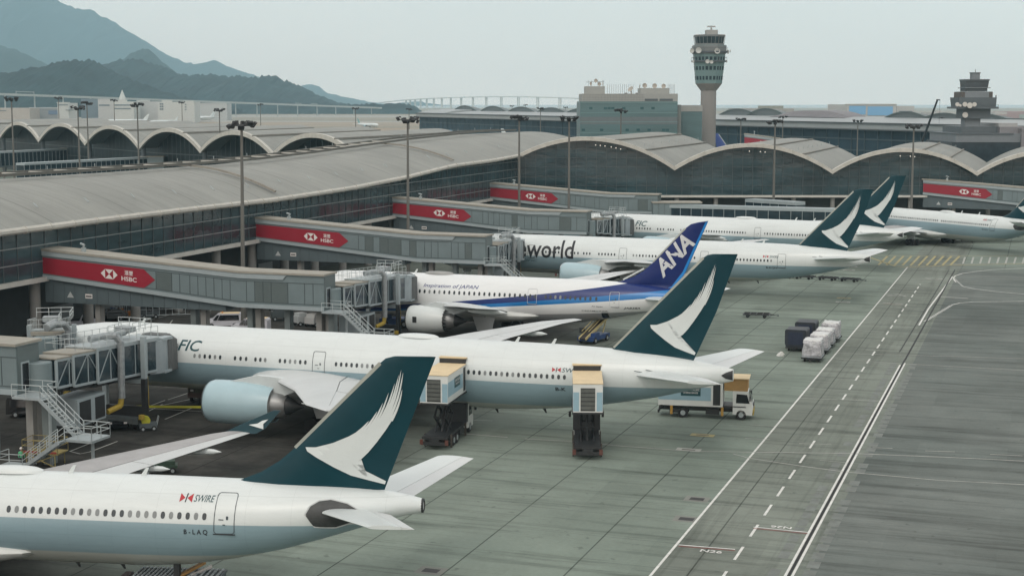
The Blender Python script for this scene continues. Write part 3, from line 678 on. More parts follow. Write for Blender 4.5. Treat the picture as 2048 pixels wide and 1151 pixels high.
s777c = dict(s777); s777c.update(text=[('oneworld', 13.1, 26.6, 5.0, 7.9, BLACK, 0, .012), ('CATHAY PACIFIC', 11.0, 20.3, 4.3, 4.7, GREENL, .2, 0), ('SWIRE', 58.9, 60.3, 6.42, 6.8, GREENL, .2, .005), ('B-KQN', 58.4, 60.1, 4.72, 5.05, BLACK, 0, .02)], shapes=swire(57.9, 6.42, .8, .4))
air777c, _ = make_aircraft('widebody_jet', 'white airliner with big black lettering on its forward body, parked beyond the navy tailed one', (-13.4, 260.66, 0), -22.49, s777c)
s777d = dict(s777); s777d.update(text=[('FIC', 22.4, 24.8, 6.42, 7.42, GREENL, .2, .014)], win=[x for x in W777 if x > 21], shapes=[])
s777d['win'] = rng(22.81, 6, .56)+rng(27.2, 3, .6)+rng(29.4, 3, .52)+rng(32.0, 26, .52)+rng(51.1-2.3, 18, .52)
s777d['doors'] = [(48.66-1.9, 48.66-.7, 4.96, 7.04), (34.9-5, 34.9-4.999, 5, 5.01)][:1]
air777d, _ = make_aircraft('widebody_jet', 'farthest white airliner of the left stands, its green tail overlapped by another', (5.65, 310.08, 0), -28.08, s777d)
def A330R():
    sp = dict(s330); sp.update(text=[('SWIRE', 50.0-.15, 51.15, 6.28, 6.62, GREENL, .25, .004), ('B-HLQ', 49.42, 50.85, 4.36, 4.72, BLACK, 0, .02)])
    th = R(-60); u = Vector((math.cos(th), math.sin(th), 0)); n = Vector((-u.y, u.x, 0)); gear = Vector((90.2, 327.5, 0))
    nose = gear-u*32.5
    return make_aircraft('widebody_jet', 'white airliner at the far right with its main wheels in view', nose, -60, sp)[0]
air330r = A330R()

# ================================================================== GROUND, WATER, HILLS
def sheet(name, pts, m, z, kind='structure'):
    o = MB().add([(p[0], p[1], z) for p in pts], [tuple(range(len(pts)))]).build(name, m); o['kind'] = kind; return o
sheet('ground', [(-13500, -300), (13500, -300), (13500, 13900), (-13500, 13900)], FIELD, -.05)
ap = [QS(-140, -260), QS(420, -260), QS(420, 330), QS(230, 700), QS(-140, 700), QS(-330, 560), QS(-330, 100)]
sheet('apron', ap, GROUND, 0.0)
APR2 = mat('distant_apron_concrete', (.30, .29, .26), .85, 0, .12, .01)
for k, (a, b_, c, d) in enumerate([((-60, 232.5), (1000, 236), (1000, 231.5), (-60, 229)), ((330, 243.5), (1000, 246), (1000, 243), (330, 241)), ((-60, 222), (900, 226.5), (900, 225), (-60, 219.5))]):
    sheet('taxiway', [at(*p).xy for p in (a, b_, c, d)], APR2, .02+.01*k)
sea = sheet('water', [at(-900, 216.2).xy, at(3100, 216.2).xy, (13400, 13800), (-13400, 13800)], mat('sea_water', (.10, .14, .145), .25, 0, .1, .002), 0.1)
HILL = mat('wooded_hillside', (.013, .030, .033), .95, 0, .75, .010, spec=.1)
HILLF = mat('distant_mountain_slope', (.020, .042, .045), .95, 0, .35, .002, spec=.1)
def hill(name, prof, Y, depth, m, rough=6, nx=90, seed=1):
    """ridge through the given skyline, with slopes falling both ways"""
    rnd = random.Random(seed); xs = [prof[0][0]+(prof[-1][0]-prof[0][0])*i/(nx-1) for i in range(nx)]
    mb = MB(); rows = 15; V = []
    ph = [rnd.uniform(0, 6.28) for _ in range(12)]
    def nse(a, b_):
        return sum(math.sin(a*f+ph[i])*math.cos(b_*f*.8+ph[i+4])/(f) for i, f in enumerate((1, 2.3, 4.7, 9.1)))
    for j in range(rows):
        t = j/(rows-1)*2-1
        for i, x in enumerate(xs):
            y = interp(prof, x)[0]; p = atY(x, y, Y); h = max(p.z, 0)
            k = (1-abs(t)**1.15)
            z = h*k*(1+.16*nse(i*.33, t*4)*(1-k)*2) if abs(t) < .999 else -2
            if j == rows//2: z = h+rnd.uniform(-1, 1)*rough
            else: z += rnd.uniform(-1, 1)*rough*.8
            V.append((p.x*(1+.0*t), Y+t*depth+rnd.uniform(-.02, .02)*depth, max(z, -3)))
    F = [(j*nx+i, j*nx+i+1, (j+1)*nx+i+1, (j+1)*nx+i) for j in range(rows-1) for i in range(nx-1)]
    o = mb.add(V, F).build(name, m, smooth=True, sharp=180); o['kind'] = 'structure'; return o
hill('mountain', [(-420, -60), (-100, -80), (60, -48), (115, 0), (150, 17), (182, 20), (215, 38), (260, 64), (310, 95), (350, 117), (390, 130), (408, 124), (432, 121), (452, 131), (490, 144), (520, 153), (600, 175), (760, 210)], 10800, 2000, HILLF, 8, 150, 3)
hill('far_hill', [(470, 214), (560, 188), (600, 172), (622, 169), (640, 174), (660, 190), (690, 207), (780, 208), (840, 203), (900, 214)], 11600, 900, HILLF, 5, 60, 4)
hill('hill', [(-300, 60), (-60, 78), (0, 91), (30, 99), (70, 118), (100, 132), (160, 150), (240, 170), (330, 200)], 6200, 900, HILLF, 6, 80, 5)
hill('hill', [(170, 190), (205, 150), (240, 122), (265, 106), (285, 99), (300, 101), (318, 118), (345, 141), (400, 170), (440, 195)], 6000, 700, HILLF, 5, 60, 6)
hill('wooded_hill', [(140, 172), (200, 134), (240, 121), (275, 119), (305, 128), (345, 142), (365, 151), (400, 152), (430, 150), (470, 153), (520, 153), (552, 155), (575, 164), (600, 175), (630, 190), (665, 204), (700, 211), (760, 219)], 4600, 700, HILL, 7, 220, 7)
hill('wooded_hill', [(-260, 160), (-60, 160), (0, 148), (50, 141), (100, 130), (140, 123), (175, 121), (200, 129), (235, 148), (275, 165), (330, 186), (400, 204), (440, 216)], 3500, 500, HILL, 6, 200, 8)
hill('shore_woods', [(-200, 214), (60, 213), (200, 212), (440, 209), (620, 207), (700, 210), (760, 208), (800, 206), (830, 212), (842, 222)], 3900, 160, HILL, 4, 220, 9)

# ---- pavement markings
def stripe(pts, wd, m, z=.012, name='road_marking'):
    P = [at(*p) if len(p) == 2 else Vector(p) for p in pts]; L = []; Rr = []
    for i, p in enumerate(P):
        a = P[max(i-1, 0)]; b_ = P[min(i+1, len(P)-1)]; d = (b_-a); d.z = 0; d.normalize(); n = Vector((-d.y, d.x, 0))
        L.append(p+n*wd/2); Rr.append(p-n*wd/2)
    return L, Rr
class Marks:
    def __init__(s, name, m, z): s.mb = MB(); s.name = name; s.m = m; s.z = z
    def line(s, pts, wd):
        L, Rr = stripe(pts, wd, s.m)
        for i in range(len(L)-1): s.mb.quad(*[(p.x, p.y, s.z) for p in (L[i], L[i+1], Rr[i+1], Rr[i])])
        return s
    def dash(s, pts, wd, on, off):
        P = [at(*p) if len(p) == 2 else Vector(p) for p in pts]
        for a, b_ in zip(P, P[1:]):
            L = (b_-a).length; d = (b_-a)/L; t = 0
            while t < L: s.line([a+d*t, a+d*min(t+on, L)], wd) if True else 0; t += on+off
        return s
    def done(s): o = s.mb.build(s.name, s.m); o['kind'] = 'structure'; return o
_line = Marks.line
def line3(s, pts, wd):
    P = [Vector((p[0], p[1], 0)) if isinstance(p, Vector) else at(*p) for p in pts]; L = []; Rr = []
    for i, p in enumerate(P):
        a = P[max(i-1, 0)]; b_ = P[min(i+1, len(P)-1)]; d = (b_-a); d.normalize(); n = Vector((-d.y, d.x, 0)); L.append(p+n*wd/2); Rr.append(p-n*wd/2)
    for i in range(len(L)-1): s.mb.quad(*[(p.x, p.y, s.z) for p in (L[i], L[i+1], Rr[i+1], Rr[i])])
    return s
Marks.line = line3
wm = Marks('road_edge_lines', PAINTW, .012)
wm.line([(1204, 1270), (1300, 1151), (1553, 850), (1815, 534)], .19)
wm.line([QS(103.08, -150), QS(103.08, 20.5)], .18).line([QS(103.52, -150), QS(103.52, 22.0)], .18)
wm.line([(1838, 650), (1857, 617), (1905, 553)], .24)
wm.line([(2120, 533), (2048, 536), (1985, 539), (1950, 543), (1925, 546.5), (1911, 551), (1907, 555), (1908, 559), (1912, 564)], .22)
wm.line([(1925, 572.5), (1950, 577.5), (1990, 582.5), (2048, 588), (2120, 594)], .22)
wm.line([(1903, 609.5), (1920, 605.5), (1945, 603.5), (2048, 602), (2120, 601.5)], .22)
wm.dash([(1908, 556), (1926, 573)], .35, .5, .9).dash([(1850, 642), (1903, 610)], .5, .5, .6)
wm.dash([QS(99.3, -120), QS(99.3, 103)], .2, 3.2, 2.65); wm.done()
fm = Marks('stand_markings', PAINTF, .018)
for pts, wd in [([(620, 856), (700, 858)], .16), ([(918, 866), (1015, 874)], .2), ([(1050, 877), (1140, 882), (1250, 892), (1390, 902), (1500, 903.5), (1700, 906), (1900, 914), (2060, 922)], .17), ([(1466, 907), (1500, 916), (1600, 931), (1690, 943), (1880, 960), (2060, 969)], .15),
                ([(1745, 894), (1785, 896)], .14), ([(1850, 901), (1910, 903)], .14), ([(1980, 908), (2045, 911)], .14), ([(1410, 697), (1568, 704)], .16), ([(1668, 706), (1790, 709), (2060, 717)], .14), ([(1672, 717), (1790, 726), (2060, 741)], .14),
                ([(1600, 795.5), (1675, 799)], .15), ([(1680, 798), (1756, 801.5)], .15), ([(1598, 886), (1663, 888.5)], .12), ([(1490, 876), (1540, 878.5)], .12), ([(1712, 659.5), (1768, 663)], .16), ([(1781, 652), (1835, 655)], .16), ([(1731, 699), (1776, 701)], .12),
                ([(1500, 849), (1550, 852)], .1), ([(920, 838), (985, 841)], .12), ([(1120, 850), (1180, 853)], .12),
                ([(1770, 588.5), (1818, 591)], .2), ([(1845, 558.5), (1900, 561)], .2), ([(1783, 576), (1828, 578)], .15), ([(1842, 572), (1880, 574)], .15), ([(1792, 615), (1850, 620)], .15), ([(1880, 593), (1936, 596.5)], .5), ([(1855, 546), (1893, 548)], .2),
                ([(1640, 880+40), (1700, 925)], .1), ([(330, 838), (385, 815)], .18), ([(300, 815), (395, 795)], .18), ([(245, 832), (330, 800)], .16), ([(270, 835), (325, 808)], .16), ([(215, 872), (140, 902), (160, 907), (180, 903), (235, 882)], .18), ([(336, 799), (375, 786)], .14),
                ([(215, 813), (280, 815), (430, 824)], .14), ([(408, 625), (470, 604)], .2), ([(520, 618), (560, 604)], .2), ([(230, 656), (370, 622)], .2), ([(300, 700), (345, 640)], .15), ([(1060, 596), (1130, 600)], .1), ([(1210, 684), (1238, 684.5)], .12),
                ([(1120, 565), (1180, 568)], .1)]: fm.line(pts, wd)
for cx, cy, up in ((1793, 592, -1), (1868, 556.5, 1)):
    a = at(cx, cy); e = 1.5; tri = [a+N*(-e), a+N*e, a-D*up*-2.6*-1, a+N*(-e)]
    fm.line([tri[0], tri[1]], .25).line([tri[1], tri[2]], .25).line([tri[2], tri[0]], .25)
fm.done()
ym = Marks('yellow_hatching', PAINTY, .015)
ym.line([(1738, 514), (1790, 532), (1810, 534), (1845, 533), (1900, 530), (2060, 527)], .5)
ym.line([(1735, 510), (1800, 511), (2060, 512)], .3)
for i, x in enumerate(range(1757, 1915, 16)): ym.line([(x+18, 512), (x, 531-abs(1830-x)*.02)], .45)
ym.done()
wm2 = Marks('white_hatching', PAINTF, .021)
for x in range(1926, 2060, 17): wm2.line([(x+4, 514), (x, 527)], .35)
wm2.line([(1905, 527.5), (2060, 525)], .3); wm2.done()
rm = Marks('stop_lines', PAINTR, .024); rm.line([(1357, 1091.5), (1470, 1100.5)], .1).line([(1507, 1056), (1615, 1066.5)], .1).line([(1765, 607), (1805, 609)], .12); rm.done()
rw = Marks('stop_line_borders', PAINTW, .027); rw.line([(1357, 1089), (1470, 1098)], .16).line([(1507, 1053.5), (1615, 1064)], .16).dash([(1765, 605), (1807, 608)], .18, 1.2, .8); rw.done()
for (px, py, flip) in ((1422, 1101, 0), (1563, 1055, 1)):
    vs, fs = text2d('N26', .8, 0, .02); wd = twidth(vs); o = at(px, py); mb = MB()
    V = []
    for x, y in vs:
        x -= wd/2; y -= .4
        if flip: x, y = -x, -y
        p = o+N*x*1.1+D*y*1.0; V.append((p.x, p.y, .03))
    mb.add(V, fs); t_ = mb.build('painted_stand_number', PAINTW); t_['kind'] = 'structure'
kd = Marks('slot_drain', PAINTK, .02); kd.line([QS(103.3, -150), QS(103.3, 24)], .18); kd.line([QS(103.33, 24), QS(103.6, 128)], .2); kd.line([QS(102.2, 30), QS(102.6, 128)], .12); kd.done()
gk = Marks('drain_kerb_blocks', mat('pale_patch_concrete', (.150, .168, .155), .8, 0, .3, .8), .008)
for i in range(58):
    s_ = -100+i*2.1
    if random.random() < .8: gk.line([QS(102.3, s_), QS(102.3, s_+1.7)], .7)
    if random.random() < .75: gk.line([QS(104.5, s_+.5), QS(104.5, s_+2.1)], .8)
gk.done()
def patch(px, py, wx, wy, m, nm, z):
    a = at(px, py); o = MB().quad(*[tuple(a+N*x*wx/2+D*y*wy/2+Vector((0, 0, z))) for x, y in ((-1, -1), (1, -1), (1, 1), (-1, 1))]).build(nm, m); o['kind'] = 'structure'
for px, py, nm in ((1394, 997, 0), (1373, 1037, 0), (862, 1140, 0)):
    patch(px, py, 1.9, 1.6, mat('cover_frame_concrete', (.18, .19, .17), .85, 0, .1), 'manhole_frame', .006); patch(px, py, 1.1, .8, mat('manhole_iron', (.05, .05, .05), .7, .3, .2), 'manhole_cover', .01)
for px, py in ((1405, 870), (1377, 899), (1688, 596), (1686, 604), (1703, 528+5), (1698, 540)):
    patch(px, py, 2.2, 1.1, PAINTY if py in (870, 596) else PAINTF, 'painted_equipment_box', .028)
    patch(px, py, 1.2, .35, mat('worn_paint_patch', (.12, .12, .10), .8, 0, .3, 2), 'painted_box_text', .032)

# ================================================================== TERMINAL
YR = 363.7
def roof_mat():
    m, b, g = newmat('weathered_steel_roof', .62, .35)
    geo = g.n('ShaderNodeNewGeometry'); pos = geo.outputs['Position']
    s = g.dot(pos, tuple(D)); q = g.dot(pos, tuple(N)); cmb = g.n('ShaderNodeCombineXYZ'); g.t.links.new(q, cmb.inputs[0]); g.t.links.new(s, cmb.inputs[1]); v = cmb.outputs[0]
    n1 = g.noise(v, .06, 6, .65); n2 = g.noise(v, .35, 6, .7, (.25, 2.0, 1)); n3 = g.noise(v, 2.0, 3)
    ribs = g.m('GREATER_THAN', g.m('ABSOLUTE', g.m('SUBTRACT', g.m('FRACT', g.m('DIVIDE', s, 3.0)), .5)), .475)
    seams = g.m('GREATER_THAN', g.m('ABSOLUTE', g.m('SUBTRACT', g.m('FRACT', g.m('DIVIDE', s, 18.0)), .5)), .492)
    c = g.mix(g.ramp(n1, .35, .65), (.218, .228, .210), (.268, .278, .256))
    f = g.m('MULTIPLY', g.ramp(n2, .35, .7, 1.04, .84), g.ramp(n3, .3, .7, .97, 1.03))
    f = g.m('MULTIPLY', f, g.m('SUBTRACT', 1, g.m('MULTIPLY', ribs, .13))); f = g.m('MULTIPLY', f, g.m('SUBTRACT', 1, g.m('MULTIPLY', seams, .28)))
    cc = g.n('ShaderNodeCombineXYZ')
    for i in range(3): g.t.links.new(f, cc.inputs[i])
    g.t.links.new(g.mix(1.0, c, cc.outputs[0], 'MULTIPLY'), b.inputs['Base Color']); return m
ROOF = roof_mat()
FASC = mat('roof_edge_band', (.47, .465, .42), .6, 0, .14, .6)
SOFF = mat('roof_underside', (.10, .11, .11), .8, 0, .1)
# eave and ridge profiles of the long left roof, read on their own vertical planes
def prof_q(pts, q):
    r = []
    for px, py in pts:
        p = rplane(px, py, P0+N*q, N); r.append((toqs(p)[1], p.z))
    return r
eave = prof_q([(0, 464), (205, 438), (400, 415), (556, 397), (700, 375.5), (814, 353), (902, 331), (982, 320.5), (1034.5, 311)], 1.0)
ridge = prof_q([(0, 359), (240, 344), (476, 327), (600, 312), (690, 299.5), (808, 283), (947, 268), (1062, 263)], -18)
eave = [(-160, eave[0][1])]+eave+[(290, eave[-1][1])]; ridge = [(-160, ridge[0][1])]+ridge+[(300, ridge[-1][1])]
SMAX = ridge[-2][0]
tb = thing('terminal_building', 'long terminal with grey vaulted roofs and dark glass walls behind the jet bridges', 'terminal', tuple(QS(-18, 60)))
mb = MB(); rows = []
svals = [-160+i*5 for i in range(int((SMAX+160)/5)+1)]+[SMAX]
for s in svals:
    ze, zr = interp(eave, s)[0], interp(ridge, s)[0]
    rows.append([QS(1.2-38.4*u, s, ze+(zr-ze)*(1-abs(2*u-1)**2.0)) for u in [i/24 for i in range(25)]])
mb.rings(rows, closed=False)
roofL = mb.build('concourse_roof', ROOF, tb, smooth=True, world=True)
# thick rounded edge along the eave
mb = MB(); pts = [QS(1.2, s, interp(eave, s)[0]-.1) for s in svals if s < 186]
for a, b_ in zip(pts, pts[1:]): mb.tube(a, b_, .42, 8, cap=False)
for i in range(0, len(pts)-1): mb.tube(pts[i]+Vector((0, 0, 0)), pts[i]+D*.12, .50, 8)
mb.build('roof_edge', FASC, roofL, world=True)
mb = MB(); rows = [[QS(1.0, s, interp(eave, s)[0]-.35), QS(-1.0, s, interp(eave, s)[0]-.6)] for s in svals if s < 186]; mb.rings(rows, closed=False)
mb.build('roof_underside', SOFF, roofL, world=True)
# walkway ladder on the ridge
mb = MB()
rr = lambda q, s: (lambda ze, zr: QS(q, s, ze+(zr-ze)*(1-(2*((1.2-q)/38.4)-1)**2)+.8))(interp(eave, s)[0], interp(ridge, s)[0])
for q in (-15.6, -20.6):
    P_ = [rr(q, s) for s in range(-40, 232, 4)]
    mb = MB()
    for a, b_ in zip(P_, P_[1:]): mb.bar(a, b_, .42, .4)
    mb.build('roof_rail', mat('roof_rail_metal', (.12, .12, .105), .6, .2, .2), tb, world=True)
mb = MB()
for s in range(-36, 150, 6): mb.bar(rr(-15.6, s), rr(-20.6, s+1.5), .45, .2)
mb.build('roof_rail_rungs', FASC, tb, world=True)
mb = MB()
for s in range(-30, 180, 11):
    for q in (-2.6,):
        p = rr(q, s); mb.tube(p+Vector((0, 0, -.4)), p+Vector((0, 0, .1))+N*-.9+D*.3, .07, 5)
for s in range(-30, 230, 12): p = rr(-20.6, s); mb.tube(p, p+Vector((0, 0, .7)), .06, 5)
mb.build('lightning_rods', GALV, tb, world=True)
# expansion joint across the roof and raised gutters
for s in (62, 142):
    mb = MB(); P_ = [rr(q, s+(-q)*.0) for q in range(0, -20, -2)]
    for a, b_ in zip(P_, P_[1:]): mb.bar(a-Vector((0, 0, .3)), b_-Vector((0, 0, .3)), .5, .35)
    mb.build('roof_joint', mat('roof_joint_cover', (.25, .24, .21), .7, 0, .2), roofL, world=True)
# glass wall, left side
sv = [-60+i*2.75 for i in range(int((183.5+60)/2.75)+1)]+[183.5]
mb = MB()
for a, b_ in zip(sv, sv[1:]):
    mb.quad(QS(0, a, 8.7), QS(0, b_, 8.7), QS(0, b_, interp(eave, b_)[0]-.4), QS(0, a, interp(eave, a)[0]-.4))
mb.build('glass_wall', GLASS, tb, world=True)
mb = MB()
for a in sv: mb.b2; mb.bar(QS(.06, a, 8.7), QS(.06, a, interp(eave, a)[0]-.4), .09, .09)
mb.build('mullions', MULL, tb, world=True)
for z in (10.7, 12.75, 14.6, 16.4):
    mb = MB()
    for a, b_ in zip(sv, sv[1:]):
        if min(interp(eave, a)[0], interp(eave, b_)[0])-.5 > z: mb.bar(QS(.1, a, z), QS(.1, b_, z), .10, .13)
    mb.build('transom', mat('pale_transom', (.26, .29, .29), .4, .3, .05), tb, world=True)
mb = MB(); mb.bar(QS(.2, -60, 8.45), QS(.2, 184, 8.45), .9, .55); mb.build('floor_edge_beam', BEAM, tb, world=True)
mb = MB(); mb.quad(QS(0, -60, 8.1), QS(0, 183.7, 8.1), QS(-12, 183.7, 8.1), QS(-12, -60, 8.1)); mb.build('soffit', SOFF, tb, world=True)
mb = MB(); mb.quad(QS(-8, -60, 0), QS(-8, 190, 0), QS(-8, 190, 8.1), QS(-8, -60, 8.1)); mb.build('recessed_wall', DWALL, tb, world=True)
for i in range(21):
    s = -50+11.2*i+5
    if s > 182: break
    MB().tube(QS(-1.2, s, 0), QS(-1.2, s, 8.1), .7, 14).build('column', CONC, tb, world=True, smooth=True)
for s_, q_ in ((-18, -7.9), (12, -7.9), (24, -7.9), (70, -7.9)):
    MB().bar(QS(q_+.1, s_, 1.5), QS(q_+.1, s_+5, 1.5), .1, 3).build('service_door', mat('service_door_grey', (.16, .18, .18), .6, 0, .1), tb, world=True)
# vaults of the right side, cut by the plane Y=YR
val = [(1034.5, 311), (1347.5, 334), (1661.6, 341), (1949.4, 344.7), (2235, 349)]; pk = [47, 49.5, 45.5, 45]
def ap_line(j, u, Y=YR-1.8):
    (xa, ya), (xb, yb) = val[j], val[j+1]; x = xa+(xb-xa)*u; y = ya+(yb-ya)*u-pk[j]*(1-abs(2*u-1)**2.05)
    p = atY(x, y, YR); return Vector((p.x, Y, p.z))
LEN = [66, 62, 62, 60]
for j in range(4):
    fr = [ap_line(j, i/32) for i in range(33)]; bk = [p+D*(LEN[j]/D.y) for p in fr]
    mb = MB(); rows = [[a+(b_-a)*t for t in (0, .2, .4, .6, .8, 1)] for a, b_ in zip(fr, bk)]; mb.rings(rows, closed=False)
    vt = mb.build('vault_roof', ROOF, tb, smooth=True, world=True)
    mb = MB()
    rs = []
    for i, p in enumerate(fr): rs.append([p+Vector((0, -.25, .18)), p+Vector((0, .9, .22)), p+Vector((0, .9, -.6)), p+Vector((0, -.25, -.72))])
    mb.rings(rs); mb.build('vault_edge', FASC, vt, world=True)
    mb = MB()
    for i in range(0, 33, 3): p = fr[i]; mb.tube(p+Vector((0, -.3, -.7)), p+Vector((0, -.3, .35)), .09, 5)
    mb.build('edge_studs', FASC, vt, world=True)
    # gutter seam along the vault
    for k in (20, 26):
        mb = MB(); a, b_ = fr[k], bk[k]
        mb.bar(a+Vector((0, 0, .2)), b_+Vector((0, 0, .2)), .35, .25); mb.build('gutter', mat('gutter_grey', (.22, .215, .19), .7, 0, .2), vt, world=True)
    mb = MB()
    for i in range(0, 9): p = fr[24]+(bk[24]-fr[24])*i/8; mb.tube(p, p+Vector((0, 0, .6)), .06, 5)
    mb.build('lightning_rods', GALV, vt, world=True)
    mb = MB(); g1 = [Vector((p.x, YR, p.z-.55)) for p in fr]
    for a, b_ in zip(g1, g1[1:]): mb.quad(Vector((a.x, YR, 8.2)), Vector((b_.x, YR, 8.2)), b_, a)
    mb.build('glass_wall', GLASS, tb, world=True)
    mb = MB(); x = g1[0].x+2.0
    def zat(x): 
        for a, b_ in zip(g1, g1[1:]):
            if a.x <= x <= b_.x: return a.z+(b_.z-a.z)*(x-a.x)/(b_.x-a.x)
        return 8.3
    while x < g1[-1].x: mb.bar((x, YR-.06, 8.2), (x, YR-.06, zat(x)), .08, .08); x += 2.4
    mb.build('mullions', MULL, tb, world=True)
    z = 10.6
    while z < 22.5:
        run = [x/2 for x in range(int(g1[0].x*2), int(g1[-1].x*2)) if zat(x/2) > z+.1]
        seg = None; mb = MB()
        for x in run:
            if seg is None: seg = [x, x]
            elif x-seg[1] <= .51: seg[1] = x
            else: mb.bar((seg[0], YR-.09, z), (seg[1], YR-.09, z), .06, .07); seg = [x, x]
        if seg: mb.bar((seg[0], YR-.09, z), (seg[1], YR-.09, z), .06, .07)
        if mb.v: mb.build('transom', MULL, tb, world=True)
        z += 2.2
    mb = MB()
    for p_ in [ap_line(j, u) for u in ((.5, .53, .56, .60, .63, .66) if j == 0 else (.48, .55, .58))]: mb.lathe([(.02, -.14), (.16, 0), (.02, .14)], (p_.x, YR+.4-1, p_.z-1.7), 6)
    mb.build('ceiling_lamps', mat('lit_lamp', (.9, .85, .75), .5, 0, 0, emis=.9), tb, world=True)
xe = ap_line(3, 1).x
MB().b2(.3, xe, YR-.7, YR+.2, 7.85, 8.35).build('floor_edge_beam', BEAM, tb, world=True)
MB().b2(.3, xe, YR, YR+9, 7.7, 7.8).build('soffit', SOFF, tb, world=True)
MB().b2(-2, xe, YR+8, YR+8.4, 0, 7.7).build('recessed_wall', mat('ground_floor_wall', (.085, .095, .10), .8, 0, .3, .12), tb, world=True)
for i in range(17):
    x = 2.2+i*9.3
    if x < xe: MB().tube((x, YR+.6, 0), (x, YR+.6, 7.8), .55, 14).build('column', CONC, tb, world=True, smooth=True)
MB().b2(atY(1512, 400, YR).x, atY(1522, 400, YR).x, YR+7.7, YR+7.95, 5.6, 7.0).build('gate_sign', YEL, tb, world=True)
MB().b2(atY(1510, 400, YR).x, atY(1524, 400, YR).x, YR+7.8, YR+8.0, 1.6, 5.5).build('service_door', DARK, tb, world=True)
# vault end walls at the back keep the building closed
MB().b2(-40, xe+20, YR+62, YR+64, 0, 13).build('rear_wall', DGREY, tb, world=True)

# ---------------------------------------------------------------- far wing with deep arches (left)
wv = [(-70, 268), (-2, 274.5), (76.5, 279.8), (169.3, 285.7), (277, 293.7), (399.7, 299.6), (544, 307.6), (716, 317)]
wp = [(-40, 240), (34.8, 245), (121.6, 247.5), (222.4, 252), (330, 257), (458.8, 262.4), (622, 267.6)]
WV = [at(x, y, 15) for x, y in wv]
wing = thing('terminal_wing', 'far concourse with a row of round grey arches over dark glass, left background', 'terminal', (WV[3].x, WV[3].y, 0))
for j in range(len(WV)-1):
    a, b_ = WV[j], WV[j+1]; e = (b_-a); nn = Vector((-e.y, e.x, 0)).normalized(); pt = rplane(wp[j][0], wp[j][1], a, nn)
    up = (pt-a).dot(e)/e.dot(e); hp = pt.z-15
    fr = [a+e*u+Vector((0, 0, hp*(1-abs(2*u-1)**2.1))) for u in [i/28 for i in range(29)]]
    ext = D*95
    mb = MB(); mb.rings([[p+ext*t for t in (0, .25, .5, .75, 1)] for p in fr], closed=False)
    vr = mb.build('vault_roof', ROOF, wing, smooth=True, world=True)
    rs = [[p+Vector((0, 0, .2)), p+D*1.6+Vector((0, 0, .25)), p+D*1.6+Vector((0, 0, -.9)), p+Vector((0, 0, -1.1))] for p in fr]
    MB().rings(rs).build('vault_edge', FASC, vr, world=True)
    MB().rings([[p-Vector((0, 0, .6)), p+D*13-Vector((0, 0, .6))] for p in fr], closed=False).build('vault_underside', SOFF, vr, smooth=True, world=True)
    k = 21; MB().bar(fr[k]+Vector((0, 0, .3)), fr[k]+ext+Vector((0, 0, .3)), .5, .5).build('gutter', MATS['gutter_grey'], vr, world=True)
    g1 = [p+D*12-Vector((0, 0, .7)) for p in fr]; mb = MB()
    for p, q in zip(g1, g1[1:]): mb.quad(Vector((p.x, p.y, 0)), Vector((q.x, q.y, 0)), q, p)
    mb.build('glass_wall', GLASSF, wing, world=True)
    mb = MB()
    for z in (4.5, 8.8, 12.5): mb.bar(Vector((*(g1[0]-nn*.15*0).xy, z)), Vector((*g1[-1].xy, z)), .5, .35)
    for k in range(1, 28, 2): mb.bar(Vector((*g1[k].xy, 0)), Vector((*g1[k].xy, g1[k].z)), .18, .18)
    mb.build('mullions', MULL, wing, world=True)
    MB().tube(Vector((a.x, a.y, 0))+D*3, a+D*3, .8, 10).build('column', DGREY, wing, world=True)

# ---------------------------------------------------------------- midfield concourse (background)
A0 = at(844, 227, 21.8); B0 = at(1914, 251, 21.8); dl = (B0-A0); dl.z = 0; LL = dl.length; dl.normalize(); dn = Vector((-dl.y, dl.x, 0))
if dn.y < 0: dn = -dn
mid = thing('midfield_concourse', 'long low blue-grey concourse with small arched rooflights across the right background', 'terminal', (A0.x, A0.y, 0))
Pm = lambda t, o, z: Vector((A0.x, A0.y, 0))+dl*t+dn*o+Vector((0, 0, z))
E2 = LL+150
MB().prism([Pm(-6, 0, 0), Pm(-6, 0, 19.5), Pm(-6, 34, 19.5), Pm(-6, 34, 0)], (0, 0, 0), dl*(E2+6)).build('glass_wall', DISTG, mid, world=True)
mb = MB()
for i in range(int(E2/9)): mb.bar(Pm(i*9, -.2, 0), Pm(i*9, -.2, 19.5), .35, .3)
for z in (6, 11, 15.5): mb.bar(Pm(0, -.25, z), Pm(E2, -.25, z), .3, .5)
mb.build('mullions', mat('distant_mullions', (.045, .075, .09), .6, 0, .1), mid, world=True)
MB().prism([Pm(-8, -2, 19.5), Pm(-8, -2, 21.8), Pm(-8, 20, 24.0), Pm(-8, 34, 24.0), Pm(-8, 34, 19.5)], (0, 0, 0), dl*(E2+8)).build('roof', DIST, mid, world=True)
mb = MB(); mb.bar(Pm(-8, -2.2, 21.9), Pm(E2, -2.2, 21.9), .5, .7); mb.bar(Pm(-8, -2.2, 19.4), Pm(E2, -2.2, 19.4), .5, .5); mb.build('roof_edge', mat('distant_roof_edge', (.07, .085, .09), .6, 0, .1), mid, world=True)
MB().prism([Pm(-7, -1, 20.6), Pm(-7, -1, 22.5), Pm(-7, 6, 23.9), Pm(-7, 20, 24.9), Pm(-7, 34, 24.9), Pm(-7, 34, 20)], (0, 0, 0), dl*58).build('end_roof', DIST, mid, world=True)
